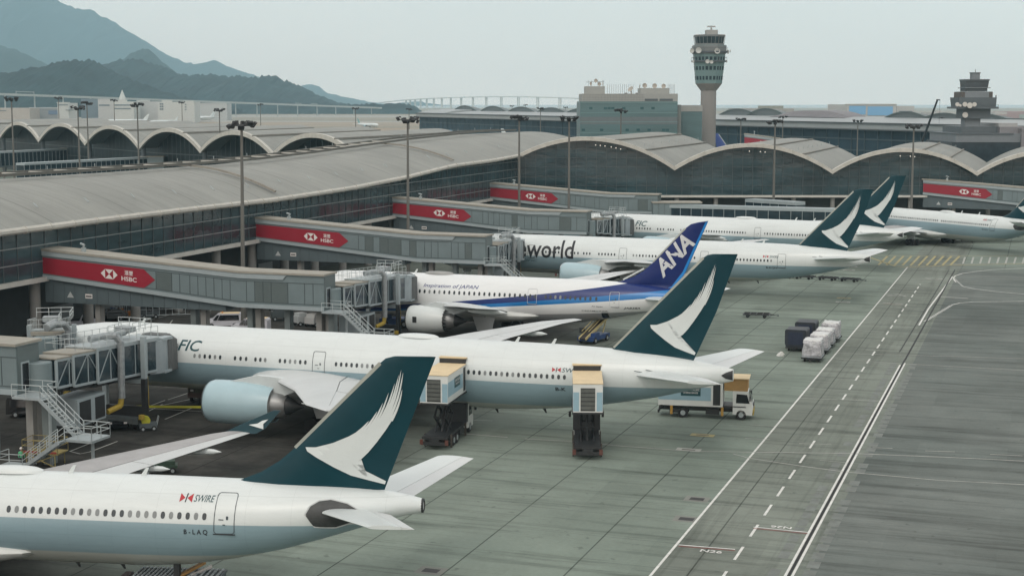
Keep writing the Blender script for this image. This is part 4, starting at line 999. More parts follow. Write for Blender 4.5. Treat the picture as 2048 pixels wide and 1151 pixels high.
for px, py in ((940, 212), (997, 213), (1054, 214.5), (1114, 216.2), (1175, 217.5), (1237, 218), (1300, 218.5), (1392, 220.6), (1490, 218.8), (1547, 218), (1829, 224.6), (1906, 227.5), (1990, 230), (2052, 239)):
    p = rplane(px, py, A0+dn*24, dn); t = (p-A0).dot(dl); hw = 24-(px-940)/1000*11; zt = min(p.z, 28.2) if px < 2030 else p.z; mb = MB(); rs = []
    for o in (20, 20.6, 25):
        k = (zt-23.6)*(1 if o != 25 else .9)
        rs.append([Pm(t+hw*(2*u-1), o, 23.6+k*(1-abs(2*u-1)**1.9)) for u in [i/16 for i in range(17)]])
    mb.rings(rs, closed=False); mb.add(rs[0], [tuple(range(17))]); d = mb.build('arched_rooflight', mat('rooflight_steel', (.115, .14, .145), .5, .1, .1), mid, smooth=True, world=True)
    mb = MB(); 
    for a, b_ in zip(rs[0], rs[0][1:]): mb.bar(a+Vector((0, 0, .15)), b_+Vector((0, 0, .15)), .7, .6)
    mb.build('rooflight_rim', mat('rooflight_rim', (.09, .12, .12), .6, 0, .1), d, world=True)
p = rplane(1650, 222, A0+dn*24, dn); t = (p-A0).dot(dl)
MB().rings([[Pm(t+30*(2*u-1), o, (23.5 if o else 22)+k*(1-abs(2*u-1)**3)) for u in [i/16 for i in range(17)]] for o, k in ((14, .2), (17, 3.0), (26, 3.2))], closed=False).build('central_dome', mat('central_dome_steel', (.15, .145, .155), .5, .1, .1), mid, world=True)

# ================================================================== BACKGROUND BUILDINGS
def dish(mb, c, r, az, el=0.1, m=None, arm=True):
    """parabolic dish facing azimuth az"""
    f = Vector((math.cos(az)*math.cos(el), math.sin(az)*math.cos(el), math.sin(el))); q = f.to_track_quat('Z', 'Y'); rs = []
    for k, h in ((.05, -.28), (.5, -.2), (.85, -.06), (1, .04), (.97, .04), (.5, -.14), (.05, -.22)):
        rs.append([Vector(c)+q @ Vector((r*k*math.cos(a), r*k*math.sin(a), r*h)) for a in [2*math.pi*i/14 for i in range(14)]])
    mb.rings(rs)
DISHM = mat('dish_white', (.62, .62, .60), .5, 0, .05)
def X(px, Y): return (px-1024)/F_*(Y*math.cos(PIT)+0) if False else atY(px, 300, Y).x
def Z(py, Y): return atY(1024, py, Y).z
# teal glass office block
TY = 470
ob = thing('office_block', 'teal glass office block with dishes on its roof, left of the tall tower', 'building', (X(1260, TY), TY, 0))
x0, x1 = X(1160, TY), X(1354, TY); zt = Z(203, TY)
MB().b2(x0, x1, TY, TY+26, 0, zt).build('glass_facade', TEALG, ob, world=True)
mb = MB()
for k, z in enumerate([zt-.3, zt-3.4, zt-6.2, zt-9.6, zt-11.6, zt-14.5]): mb.b2(x0-.05, x1+.05, TY-.06, TY+1, z-.12, z+.12)
mb.build('floor_bands', mat('teal_band', (.14, .24, .24), .5, 0, .05), ob, world=True)
MB().b2(x0-.02, x1+.02, TY-.03, TY+.6, zt-6.9, zt-4.7).build('blind_band', mat('grey_blind_band', (.125, .155, .165), .6, 0, .1), ob, world=True)
mb = MB(); rnd = random.Random(4)
for k in range(26):
    z = zt-rnd.choice([2.0, 8.6, 11.0, 13.3]); x = x0+.5+k*1.12; MB().b2(x, x+1.0, TY-.04-.001*k, TY+.2, z-.4, z+.3).build('open_window', mat('dark_teal_window', (.025, .09, .10), .2, 0, .2), ob, world=True)
CB = mat('pale_roof_storey', (.30, .315, .30), .7, 0, .06, .5)
MB().b2(x0+.6, X(1355, TY), TY+1, TY+24, zt, Z(187.5, TY)).build('roof_storey', CB, ob, world=True)
mb = MB()
for z in np.arange(zt+.5, Z(188, TY), .75): mb.b2(x0+.55, X(1288, TY), TY+.96, TY+1.1, z-.03, z+.03)
for x in np.arange(x0+1.2, X(1288, TY), .9): mb.b2(x-.025, x+.025, TY+.95, TY+1.1, zt, Z(188, TY))
mb.build('panel_joints', mat('joint_grey', (.20, .205, .195), .7, 0, 0), ob, world=True)
MB().b2(X(1289, TY), X(1315, TY), TY+.9, TY+2, Z(202, TY), Z(197.5, TY)).b2(X(1318.5, TY), X(1345, TY), TY+.9, TY+2, Z(202, TY), Z(197.5, TY)).build('plant_louvres', DGREY, ob, world=True)
MB().b2(X(1171, TY), X(1210, TY), TY+3, TY+12, Z(187.5, TY), Z(172.5, TY)).build('stair_tower', CB, ob, world=True)
MB().b2(X(1281.5, TY), X(1339, TY), TY+3, TY+14, Z(187.5, TY), Z(176, TY)).build('plant_room', CB, ob, world=True)
MB().b2(X(1354.5, TY), X(1400, TY+12), TY+8, TY+26, 0, Z(223, TY)).build('side_wing', TEALG, ob, world=True)
MB().b2(X(1354.6, TY), X(1400, TY+12)+.1, TY+7.9, TY+26.1, Z(223, TY)-.05, Z(211, TY)).build('side_wing_roof', CB, ob, world=True)
MB().b2(X(1354.5, TY), X(1362, TY), TY+1, TY+9, 0, zt-1).build('service_core', mat('core_grey', (.16, .18, .175), .7, 0, .1), ob, world=True)
mb = MB()
for px in np.arange(1216, 1268, 4.3): mb.tube((X(px, TY), TY+5, Z(188, TY)), (X(px, TY), TY+5, Z(168, TY)), .05, 4)
for px in np.arange(1338, 1352, 2.6): mb.tube((X(px, TY), TY+5, Z(190, TY)), (X(px, TY), TY+5, Z(168, TY)), .05, 4)
for px in (1177, 1184, 1196, 1206, 1208): mb.tube((X(px, TY), TY+4, Z(173, TY)), (X(px, TY), TY+4, Z(160, TY)), .05, 4)
mb.bar((X(1172, TY), TY+4, Z(164, TY)), (X(1208, TY), TY+4, Z(163, TY)), .1, .1).build('roof_aerials', DGREY, ob, world=True)
for px, py, r, az in ((1192, 161, .55, -1.5), (1182, 167, .5, -2.4), (1199, 168, .6, -1.2), (1206, 166, .4, -.3), (1280, 171.5, .7, 3.0), (1290, 171, .75, -1.4), (1310, 171.5, .75, -1.6), (1328, 172, .7, -1.9)):
    mb = MB(); dish(mb, (X(px, TY), TY+3.5, Z(py, TY)), r, az); mb.tube((X(px, TY), TY+4, Z(py, TY)), (X(px, TY), TY+4, Z(py+5, TY)), .1, 5); mb.build('dish', mat('weathered_dish', (.36, .34, .30), .6, 0, .1), ob, world=True)
mb = MB(); dish(mb, (X(1262, TY), TY+4, Z(178, TY)), 1.0, -2.4, .7); mb.tube((X(1264, TY), TY+4.5, Z(188, TY)), (X(1263, TY), TY+4.2, Z(180, TY)), .2, 6); mb.build('dish', MATS['weathered_dish'], ob, world=True)
MB().b2(X(1251, TY), X(1256, TY), TY+4, TY+6, Z(187.5, TY), Z(185.5, TY)).b2(X(1273, TY), X(1277, TY), TY+4, TY+6, Z(187.5, TY), Z(185.5, TY)).build('roof_plant', MATS['core_grey'], ob, world=True)

# tall control tower
CY = 505; cx = X(1415.3, CY)
ct = thing('control_tower', 'tall control tower with a green panelled flaring head on a round concrete shaft', 'tower', (cx, CY, 0))
W_ = lambda px: px/F_*CY
def octo(r, z, c=(cx, CY), n=8, off=.5): return [Vector((c[0]+r*math.cos(2*math.pi*(i+off)/n), c[1]+r*math.sin(2*math.pi*(i+off)/n), z)) for i in range(n)]
zz = lambda y: Z(y, CY)
MB().rings([[Vector((cx+r*math.cos(2*math.pi*i/28), CY+r*math.sin(2*math.pi*i/28), z)) for i in range(28)] for r, z in ((W_(15.6), 0), (W_(15.3), zz(181)), (W_(15.3), zz(178)))]).build('shaft', TOWERC, ct, smooth=True, world=True)
MB().rings([octo(r, z) for r, z in ((W_(16.5), zz(181.2)), (W_(27), zz(167.4)), (W_(27), zz(167)))]).build('flared_collar', TOWERC, ct, world=True)
MB().rings([octo(r, z) for r, z in ((W_(27.2), zz(167)), (W_(34.5), zz(92)), (W_(34.5), zz(91)))]).build('tower_body', TOWERG, ct, world=True)
def wband(y0, y1, r0, r1, n_, nm='window_row'):
    mb = MB(); z0, z1 = zz(y0), zz(y1); A_ = octo(r0, z0); B_ = octo(r1, z1)
    for i in range(8):
        j = (i+1) % 8
        for k in range(n_):
            t0, t1 = (k+.18)/n_, (k+.82)/n_; a, b_ = A_[i].lerp(A_[j], t0), A_[i].lerp(A_[j], t1); c, d = B_[i].lerp(B_[j], t0), B_[i].lerp(B_[j], t1)
            o = Vector(((a+b_).x/2-cx, (a+b_).y/2-CY, 0)).normalized()*.06
            mb.quad(a+o, b_+o, d+o, c+o)
    mb.build(nm, TOWERW, ct, world=True)
lr = lambda y: W_(27.2+(34.5-27.2)*(167-y)/75)
for y0, y1 in ((160, 152.5), (140.5, 133), (121, 114)): wband(y0, y1, lr(y0), lr(y1), 3)
MB().rings([octo(W_(34.8), zz(108)), octo(W_(35.2), zz(92)), octo(W_(30.5), zz(91)), octo(W_(30), zz(90))]).build('parapet_ring', mat('tower_grey_ring', (.17, .19, .19), .6, 0, .08, .3), ct, world=True)
for y, r in ((106, 37.5), (124.5, 36)):
    A_, B_ = octo(W_(r), zz(y)), octo(W_(r), zz(y)+.5); mb = MB(); mb.rings([octo(W_(r-2.5), zz(y)), A_, B_, octo(W_(r-2.5), zz(y)+.5)]); 
    for i in range(8): mb.tube(A_[i], A_[i]+Vector((0, 0, 1.6)), .06, 4); mb.tube(A_[i]+Vector((0, 0, 1.5)), A_[(i+1) % 8]+Vector((0, 0, 1.5)), .05, 4)
    mb.build('gallery', DGREY, ct, world=True)
MB().rings([octo(W_(30), zz(90)), octo(W_(28.5), zz(88.5)), octo(W_(31), zz(74))]).build('cab_glass', TOWERW, ct, world=True)
mb = MB()
for a, b_ in zip(octo(W_(29), zz(89), n=24, off=0), octo(W_(31.4), zz(73.5), n=24, off=0)): mb.bar(a, b_, .12, .12)
mb.rings([octo(W_(30.2), zz(91)), octo(W_(30.2), zz(87.5))]).build('cab_frames', MATS['tower_grey_ring'], ct, world=True)
MB().rings([octo(W_(32), zz(74)), octo(W_(32.5), zz(70.5)), octo(W_(31), zz(70))]).build('cab_roof', MATS['tower_grey_ring'], ct, world=True)
MB().b2(cx-W_(7.5)-0, cx+W_(15), CY-2, CY+2, zz(70.3), zz(60.5)).build('roof_box', mat('roof_box_grey', (.30, .31, .30), .7, 0, .1), ct, world=True)
mb = MB(); mb.tube((cx+W_(3.5), CY, zz(60)), (cx+W_(3.5), CY, zz(55)), .3, 8); mb.prism([(cx+W_(-5), CY-.3, zz(54.5)), (cx+W_(12), CY-.3, zz(54.5)), (cx+W_(11), CY-.3, zz(52)), (cx+W_(-4), CY-.3, zz(52))], (0, 0, 0), (0, .6, 0)); mb.build('radar_scanner', MATS['roof_box_grey'], ct, world=True)
for px, py, r, az in ((1381, 102, .8, -2.2), (1394, 101, .95, -1.7), (1431, 102, .95, -1.5), (1452, 104, .7, -.8), (1412, 123, .7, -1.6), (1420, 124, .6, -1.5), (1384, 123, .45, -2.4), (1450, 123, .45, -.6), (1457, 102, .5, 0)):
    k = abs(px-1415.3)/37; mb = MB(); y_ = CY-W_(36)*math.sqrt(max(.08, 1-min(k, 1)**2)); dish(mb, (X(px, y_), y_-.4, Z(py, y_)), r, az); mb.tube((X(px, y_), y_-.2, Z(py, y_)-r), (X(px, y_), y_, Z(py, y_)+r*.2), .08, 4); mb.build('dish', mat('tower_dish', (.40, .42, .40), .5, 0, .08), ct, world=True)

# second, stepped tower with its base building
SY = 455; sx = X(1944, SY)
st = thing('stepped_tower', 'dark grey stepped tower carrying white round dishes, far right', 'tower', (sx, SY, 0))
zs = lambda y: Z(y, SY); xs_ = lambda p: X(p, SY)
def blk(nm, pa, pb, ya, yb, dep, m, pa2=None, pb2=None, off=0):
    pa2 = pa if pa2 is None else pa2; pb2 = pb if pb2 is None else pb2; xa, xb, xc, xd = xs_(pa), xs_(pb), xs_(pa2), xs_(pb2); h = dep/2
    return MB().rings([[Vector((xa, SY-h*(xb-xa)/(xb-xa), zs(ya))), Vector((xb, SY-h, zs(ya))), Vector((xb, SY+h, zs(ya))), Vector((xa, SY+h, zs(ya)))], [Vector((xc, SY-h-off, zs(yb))), Vector((xd, SY-h-off, zs(yb))), Vector((xd, SY+h, zs(yb))), Vector((xc, SY+h, zs(yb)))]]).build(nm, m, st, world=True)
SG = mat('stepped_tower_grey', (.085, .105, .115), .55, 0, .1, .3); SG2 = mat('stepped_tower_pale', (.17, .195, .21), .6, 0, .1, .3); SGW = mat('stepped_tower_window', (.03, .045, .055), .2, 0, .3, .5)
blk('lower_shaft', 1924, 1954, 290, 235, 4.5, SG2); blk('column_block', 1916.5, 1971, 237, 217, 7, SG); blk('ring_block', 1908, 1979, 215, 195, 9, SG, 1905, 1980)
blk('upper_block', 1913, 1972, 196, 183.5, 8, SG2); blk('louvre_end', 1912, 1917.6, 195, 184, 8.3, mat('louvre_brown', (.09, .08, .07), .7, 0, .1)); blk('louvre_end', 1966, 1972.6, 195, 184, 8.3, MATS['louvre_brown'])
blk('cab_base', 1922, 1964, 183, 175.5, 6, SG); blk('cab_glass', 1922, 1965, 175.3, 160.2, 6, SGW, 1920.5, 1967); blk('cab_roof', 1920, 1967.4, 161.5, 158.8, 6.6, SG)
blk('roof_box', 1937, 1952, 159, 146, 2.5, SG2); blk('roof_cap', 1936, 1953, 147, 145, 2.8, SG)
blk('gallery', 1901, 1983, 217.5, 213.5, 10.5, SG); blk('cab_gallery', 1918, 1969, 176.6, 175.2, 7.5, SG2)
mb = MB()
for px in list(range(1902, 1984, 5)): mb.tube((xs_(px), SY-5.2, zs(214)), (xs_(px), SY-5.2, zs(209)), .05, 4)
mb.tube((xs_(1902), SY-5.2, zs(209.5)), (xs_(1983), SY-5.2, zs(209.5)), .05, 4)
for px in (1905, 1914, 1970, 1979): mb.tube((xs_(px), SY-4.6, zs(196)), (xs_(px), SY-4.6, zs(190)), .06, 4)
mb.tube((xs_(1979), SY-4, zs(205)), (xs_(1979), SY-4, zs(191)), .12, 4); mb.tube((xs_(1945), SY, zs(146)), (xs_(1945), SY, zs(139)), .1, 5); mb.tube((xs_(1972), SY-3, zs(236)), (xs_(1976), SY-3, zs(228)), .08, 4)
mb.build('railings', DGREY, st, world=True)
for px, py, r in ((1911.5, 209, .62), (1917.5, 211, .38), (1926.5, 209, .72), (1936.5, 211, .85), (1945.5, 209, .66), (1927.8, 230, .85)):
    mb = MB(); y_ = SY-5.6 if py < 220 else SY-4; mb.lathe([(r*.96, -.15), (r, 0), (r*.92, .12), (r*.1, .2)], (X(px, y_), y_, Z(py, y_)), 16, 'y', True); mb.build('drum_dish', mat('drum_dish_white', (.55, .54, .50), .5, 0, .06), st, smooth=False, world=True)
bb = thing('operations_building', 'grey flat-roofed building with dark glazed lower storey under the stepped tower', 'building', (xs_(1960), SY, 0))
MB().b2(xs_(1888), xs_(2023), SY-8, SY+20, 0, zs(283)).build('dark_facade', SGW, bb, world=True)
MB().b2(xs_(1895), xs_(2023.5), SY-8.2, SY+20, zs(283), zs(266)).build('parapet', SG2, bb, world=True)
MB().b2(xs_(1894), xs_(2008), SY-8.4, SY+20.2, zs(268.5), zs(265.3)).build('roof_band', SG, bb, world=True)
MB().b2(xs_(1914), xs_(1986), SY-4, SY+16, zs(266), zs(253)).build('roof_storey', SG, bb, world=True)
MB().b2(xs_(1985), xs_(2046), SY-6, SY+20, 0, zs(253)).b2(xs_(2022), xs_(2048+30), SY-9, SY+22, 0, zs(256)).build('end_block', mat('pinkish_grey_render', (.20, .20, .21), .7, 0, .08, .2), bb, world=True)
MB().b2(xs_(2041), xs_(2046), SY-9.1, SY-8, 0, zs(262)).build('stair_window', SGW, bb, world=True)
MB().b2(xs_(1985), xs_(2022), SY-5, SY+14, zs(253), zs(246)).build('roof_plant', mat('pale_roof_plant', (.33, .34, .34), .6, 0, .1), bb, world=True)

# far buildings
def far_block(nm, label, cat, px0, px1, y0, y1, Y, dep, m, parts=(), group=None):
    xa, xb = X(px0, Y), X(px1, Y); t = thing(nm, label, cat, ((xa+xb)/2, Y, 0), 0, group)
    MB().b2(xa, xb, Y, Y+dep, 0, Z(y0, Y)).build('walls', m, t, world=True)
    for (pn, a, b_, c, d, mm, out) in parts: MB().b2(X(a, Y), X(b_, Y), Y-out, Y+min(dep, 5), Z(d, Y), Z(c, Y)).build(pn, mm, t, world=True)
    return t
LB = mat('far_light_blue_cladding', (.16, .36, .58), .6, 0, .06, .02); PW = mat('far_pale_wall', (.42, .43, .42), .7, 0, .08, .02); PK = mat('far_pink_wall', (.33, .27, .28), .7, 0, .08, .02); WF = mat('far_window_band', (.12, .15, .17), .5, 0, .1)
far_block('hangar', 'big light blue hangar behind the midfield concourse', 'hangar', 1691, 1790, 209, 232, 1500, 90, PW, [('cladding_panel', 1696, 1729, 212, 229, LB, .5), ('cladding_panel', 1733, 1783, 213, 231, LB, .5), ('parapet', 1690, 1791, 207.8, 209.6, PW, .8)])
far_block('warehouse', 'pale grey block beside the light blue hangar', 'building', 1791, 1826, 212, 235, 1520, 60, PW, [('window_band', 1796, 1822, 222, 224, WF, .4)])
far_block('warehouse', 'long grey building with striped screens behind the paired rooflights', 'building', 1469, 1586, 217, 240, 1250, 40, mat('far_grey_wall', (.30, .31, .30), .7, 0, .06), [('roof_screen', 1516, 1565, 211.5, 217, mat('far_screen', (.25, .27, .24), .6, 0, .2), 0)])
far_block('apartment_block', 'pale striped block right of the stepped tower', 'building', 1986, 2011, 224, 250, 1300, 40, PW, [('floor_band', 1986, 2011, 229, 231, PK, .5), ('floor_band', 1986, 2011, 235, 237, PK, .5), ('floor_band', 1986, 2011, 241, 243, PK, .5)])
far_block('warehouse', 'pink low building at the right edge', 'building', 2011, 2080, 223, 250, 1350, 40, PK, [('window_band', 2036, 2080, 229, 238, mat('far_green_band', (.28, .36, .35), .6, 0, .1), .5)])
far_block('warehouse', 'white building with a toothed roof between crane boom and hangar', 'building', 1862, 1900, 225, 240, 1450, 40, PW, [('roof_plant', 1870, 1880, 221, 225, PW, 0), ('window_band', 1864, 1898, 229, 232, WF, .4)])
BW = mat('far_white_wall', (.47, .49, .47), .7, 0, .06, .02)
def lf(nm, label, px0, px1, y0, Y, m, parts=(), dep=40): return far_block(nm, label, 'building', px0, px1, y0, 240, Y, dep, m, parts, None)
yb_ = 2300
lf('hangar', 'blue-grey hangar among the white blocks in the far left', 165, 199, 198, 2350, mat('far_slate_wall', (.12, .16, .19), .7, 0, .1, .02))
lf('warehouse', 'pale building with blue lower windows left of the lamp mast', 199, 229, 198, 2330, PW, [('window_band', 201, 222, 209, 212, WF, .5)])
lf('office_block', 'white three storey block with window bands under the pointed spire', 229, 270, 203, 2250, BW, [('window_band', 232, 264, 209, 211.3, WF, .6), ('window_band', 232, 264, 216, 218.3, WF, .6), ('roof', 231, 256, 199.5, 203, BW, 0)])
lf('warehouse', 'pale block with a sloped white roof, fourth along', 272, 318, 203, 2300, PW, [('roof', 276, 301, 200.5, 203, BW, .5)])
lf('office_block', 'white block with three pairs of dark square windows', 318, 362, 204, 2200, BW, [('window', 322+k*4, 325+k*4, 206.5+r_*5.2, 209.5+r_*5.2, WF, .6) for k in range(2) for r_ in range(3)]+[('roof', 326, 346, 200.5, 204, BW, 0)])
lf('warehouse', 'white block with a rounded corner beside the taxiing jet', 362, 391, 204, 2200, BW, [('window', 372, 375, 208+r_*5, 210+r_*5, WF, .6) for r_ in range(3)]+[('roof', 368, 388, 201.5, 204, BW, 0)])
lf('warehouse', 'long low pale shed at the end of the white row', 391, 456, 207.5, 2500, PW, [('roof', 395, 455, 206, 207.5, PW, .5)])
lf('terminal_shed', 'low grey shed with blue glazed end in the far left', 62, 130, 217.5, 1900, mat('far_shed_grey', (.26, .28, .29), .6, 0, .1), [('roof', 62, 150, 214.8, 217.5, mat('far_shed_roof', (.36, .39, .40), .5, 0, .1), 1), ('glazed_end', 100, 128, 221, 229, mat('far_blue_glass', (.12, .18, .27), .4, 0, .1), .5)])
lf('small_control_block', 'white flat-topped block behind the low grey shed', 118, 140, 206, 1890, BW, [('roof', 117, 141, 204.5, 206.5, BW, .6), ('window_band', 119, 139, 209, 211, WF, .5), ('window_band', 134, 149, 219.5, 221, WF, .5)])
lf('warehouse', 'pale low building at the left edge of the airfield', -60, 62, 216, 1850, mat('far_beige_wall', (.40, .37, .33), .7, 0, .1, .02), [('window_band', -60, 16, 220.5, 222, WF, .5)])
sp_ = thing('spire', 'thin pale pointed spire rising over the white blocks', 'spire', (X(248, 2600), 2600, 0))
MB().lathe([(W_(6)*5, 0), (7.0*.9, Z(198, 2600)), (.3, Z(180, 2600))], (X(248, 2600), 2600, 0), 6).build('spire_cone', mat('far_spire', (.5, .52, .5), .6, 0, .05), sp_, world=True)

# elevated road across the left background and the long sea bridge
vd = thing('viaduct', 'pale elevated road running under the hills', 'viaduct', (X(300, 2900), 2900, 0))
VP = mat('viaduct_concrete', (.36, .385, .37), .7, 0, .05, .02)
p0, p1 = at(-150, 183.5, 0) if False else atY(-150, 183, 2500), atY(760, 216, 3500)
mb = MB(); mb.bar(p0, p1, 12, 3.6); mb.build('deck', VP, vd, world=True)
for i in range(19):
    t = (i+.5)/19; p = p0.lerp(p1, t); MB().tube((p.x, p.y, -3), (p.x, p.y, p.z-1.5), 1.3, 6).build('pier', VP, vd, world=True)
for (a, b_, h) in ((-12, 17, 5.6), (540, 553, 3.6), (578, 593, 3.6)):
    ta = (a+150)/910; tb_ = (b_+150)/910; A1, B1 = p0.lerp(p1, ta), p0.lerp(p1, tb_)
    MB().tube(A1, A1+Vector((0, 0, h+1)), .5, 5).tube(B1, B1+Vector((0, 0, h+1)), .5, 5).tube(A1+Vector((0, 0, h)), B1+Vector((0, 0, h)), .5, 5).build('sign_gantry', VP, vd, world=True)
sb = thing('sea_bridge', 'long white bridge on tall paired piers, hazy on the horizon', 'bridge', (X(1000, 6000), 6000, 0))
BP = mat('sea_bridge_concrete', (.50, .52, .50), .7, 0, .03, .02)
cur = [(760, 205.5), (800, 201), (850, 197.5), (900, 195.5), (960, 194), (1010, 193.5), (1060, 194), (1120, 195.5), (1200, 199), (1300, 206)]
Yb = lambda px: 7200-(px-760)*4.2
mb = MB(); pts = [atY(x, y, Yb(x)) for x, y in cur]
for a, b_ in zip(pts, pts[1:]): mb.bar(a, b_, 16, 3.4)
mb.build('deck', BP, sb, world=True)
x = 812; stp = 8.5
while x < 1290:
    y = interp(cur, x)[0]; mb = MB()
    for dx in (-2.2*(x-700)/300-.4, 2.2*(x-700)/300+.4):
        p = atY(x+dx*.55, y, Yb(x)); mb.bar(Vector((p.x, p.y, -2)), Vector((p.x, p.y, p.z)), 4.2, 4.2)
    mb.build('pier', BP, sb, world=True); x += stp; stp *= 1.135
# crane boom
cr_p = atY(1846, 279, 530); cr_q = atY(1875, 199.5, 520)
cr = thing('mobile_crane', 'dark lattice crane boom leaning right above the terminal roof', 'crane', (cr_p.x, cr_p.y, 0))
MB().tube(cr_p+(cr_p-cr_q)*1.1, cr_q, .62, 6, .3).build('boom', mat('crane_dark', (.035, .045, .055), .5, .2, .1), cr, world=True)
MB().b2(cr_p.x-5, cr_p.x+3, cr_p.y-2, cr_p.y+2, 0, 3).build('crane_body', ORANGE, cr, world=True)
MB().bar(cr_q+Vector((-.4, 0, 0)), cr_q+Vector((.9, 0, -.1)), .35, .35).tube(cr_q+Vector((.8, 0, 0)), cr_q+Vector((.8, 0, -8)), .04, 4).build('boom_head', MATS['crane_dark'], cr, world=True)

# ================================================================== LIGHT MASTS
def make_mast(heads=8, dark=True, seed=1):
    """28 m mast, head ring of floodlight clusters"""
    t = thing('light_mast', 'x', 'light mast')
    MB().tube((0, 0, 0), (0, 0, 26.6), .34, 10, .17).build('pole', mat('mast_galvanised', (.13, .13, .118), .6, .1, .12, .4, stretch=(1, 1, .15)), t, smooth=True)
    mb = MB(); mb.lathe([(.3, 26.3), (.42, 26.6), (.3, 27.0)], n=10)
    for i in range(10): a0, a1 = 2*math.pi*i/10, 2*math.pi*(i+1)/10; mb.bar((1.55*math.cos(a0), 1.55*math.sin(a0), 26.9), (1.55*math.cos(a1), 1.55*math.sin(a1), 26.9), .12, .12); 
    for i in range(5): a0 = 2*math.pi*i/5; mb.bar((0, 0, 26.8), (1.55*math.cos(a0), 1.55*math.sin(a0), 26.9), .1, .1)
    mb.build('head_frame', DARK, t)
    rnd = random.Random(seed)
    for i in range(heads):
        a = 2*math.pi*i/heads+rnd.uniform(-.15, .15); c = (1.75*math.cos(a), 1.75*math.sin(a), 26.75+rnd.uniform(-.1, .45)); M = Matrix.Rotation(a, 3, 'Z') @ Matrix.Rotation(rnd.uniform(.5, .9), 3, 'Y')
        mb = MB(); mb.box(c, (.32, .78, .62), M=M); mb.box((c[0]*.8, c[1]*.8, c[2]+.3), (.3, .4, .18), rz=a); mb.build('floodlight', DARK, t)
    return t
mast0 = make_mast()
masts = [ # px, top y, Y, label
 (478, 243, 205, 'dark headed light mast between the first two red panelled bridges'),
 (814, 234, 262, 'light mast crossing the red panel of the third bridge'),
 (1038.5, 231, 318, 'light mast crossing the red panel of the fourth bridge'),
 (1138.5, 232.5, 318, 'light mast just right of the fourth red advert panel'),
 (1550.5, 240, 350, 'light mast before the second vault of the right terminal side'),
 (1828, 248.5, 338, 'light mast before the third vault beside the rightmost red panel'),
 (155.4, 212, 420, 'nearest mast rising beyond the left roof, dark broad head'),
 (173.5, 203, 520, 'mast standing just right of the dark broad headed one at the left'),
 (22.5, 194, 430, 'leftmost mast near the photo edge'),
 (274.2, 206, 440, 'mast beyond the left roof in front of the third round arch'),
 (438.6, 217, 520, 'mast beyond the left roof in front of the fifth round arch'),
 (116.4, 194, 760, 'mast on the airfield behind the first round arches'),
 (227.7, 198.6, 800, 'mast on the airfield before the white blocks'),
 (363.5, 203, 900, 'mast on the airfield before the white taxiing jet'),
 (520.6, 207.4, 950, 'mast alone on the brown airfield right of the taxiing jet'),
 (711, 215, 800, 'mast on the airfield just left of the second small taxiing jet'),
 (818, 217, 900, 'faint far mast right behind the head of the third bridge mast'),
 (1081, 215, 760, 'mast in front of the third rooflight of the midfield concourse'),
 (1024, 211, 1300, 'tiny far mast beneath the sea bridge piers, left of three'),
 (1051, 209, 1350, 'tiny far mast beneath the sea bridge, middle of three'),
 (1131, 213.6, 1200, 'tiny far mast beneath the sea bridge, right of three'),
 (1242, 218, 440, 'mast standing before the teal glass block'),
 (1482, 236, 560, 'mast with wide head just right of the tall control tower'),
 (1518, 228, 760, 'slim mast before the paired rooflights'),
 (1566, 232, 640, 'mast beside the second vault mast, slightly further'),
 (1588.5, 226, 900, 'thin pale mast left of the central dome'),
 (1700, 231, 800, 'mast right of the central dome, further one'),
 (1716, 239.5, 560, 'mast right of the central dome, nearer with dark head'),
 (1886, 235, 600, 'thin mast just left of the stepped tower'),
 (1998, 235, 800, 'mast right of the stepped tower, before the striped block'),
 (1458, 220, 1250, 'tiny pale mast behind the concourse next to the tall tower')]
for i, (px, py, Y, lab) in enumerate(masts):
    m_ = mast0 if i == 0 else copy_tree(mast0)
    p = atY(px, py, Y); m_.location = (p.x, Y, 0); k = (p.z)/27.4; m_.scale = (min(1.15, max(.85, 1)), 1, k); m_.rotation_euler = (0, 0, i*1.3)
    m_['label'] = lab; m_['category'] = 'light mast'; m_['group'] = 'tall light masts around the apron'
    if i in (0, 1): m_.rotation_euler = (0, R(.7), i*1.3)

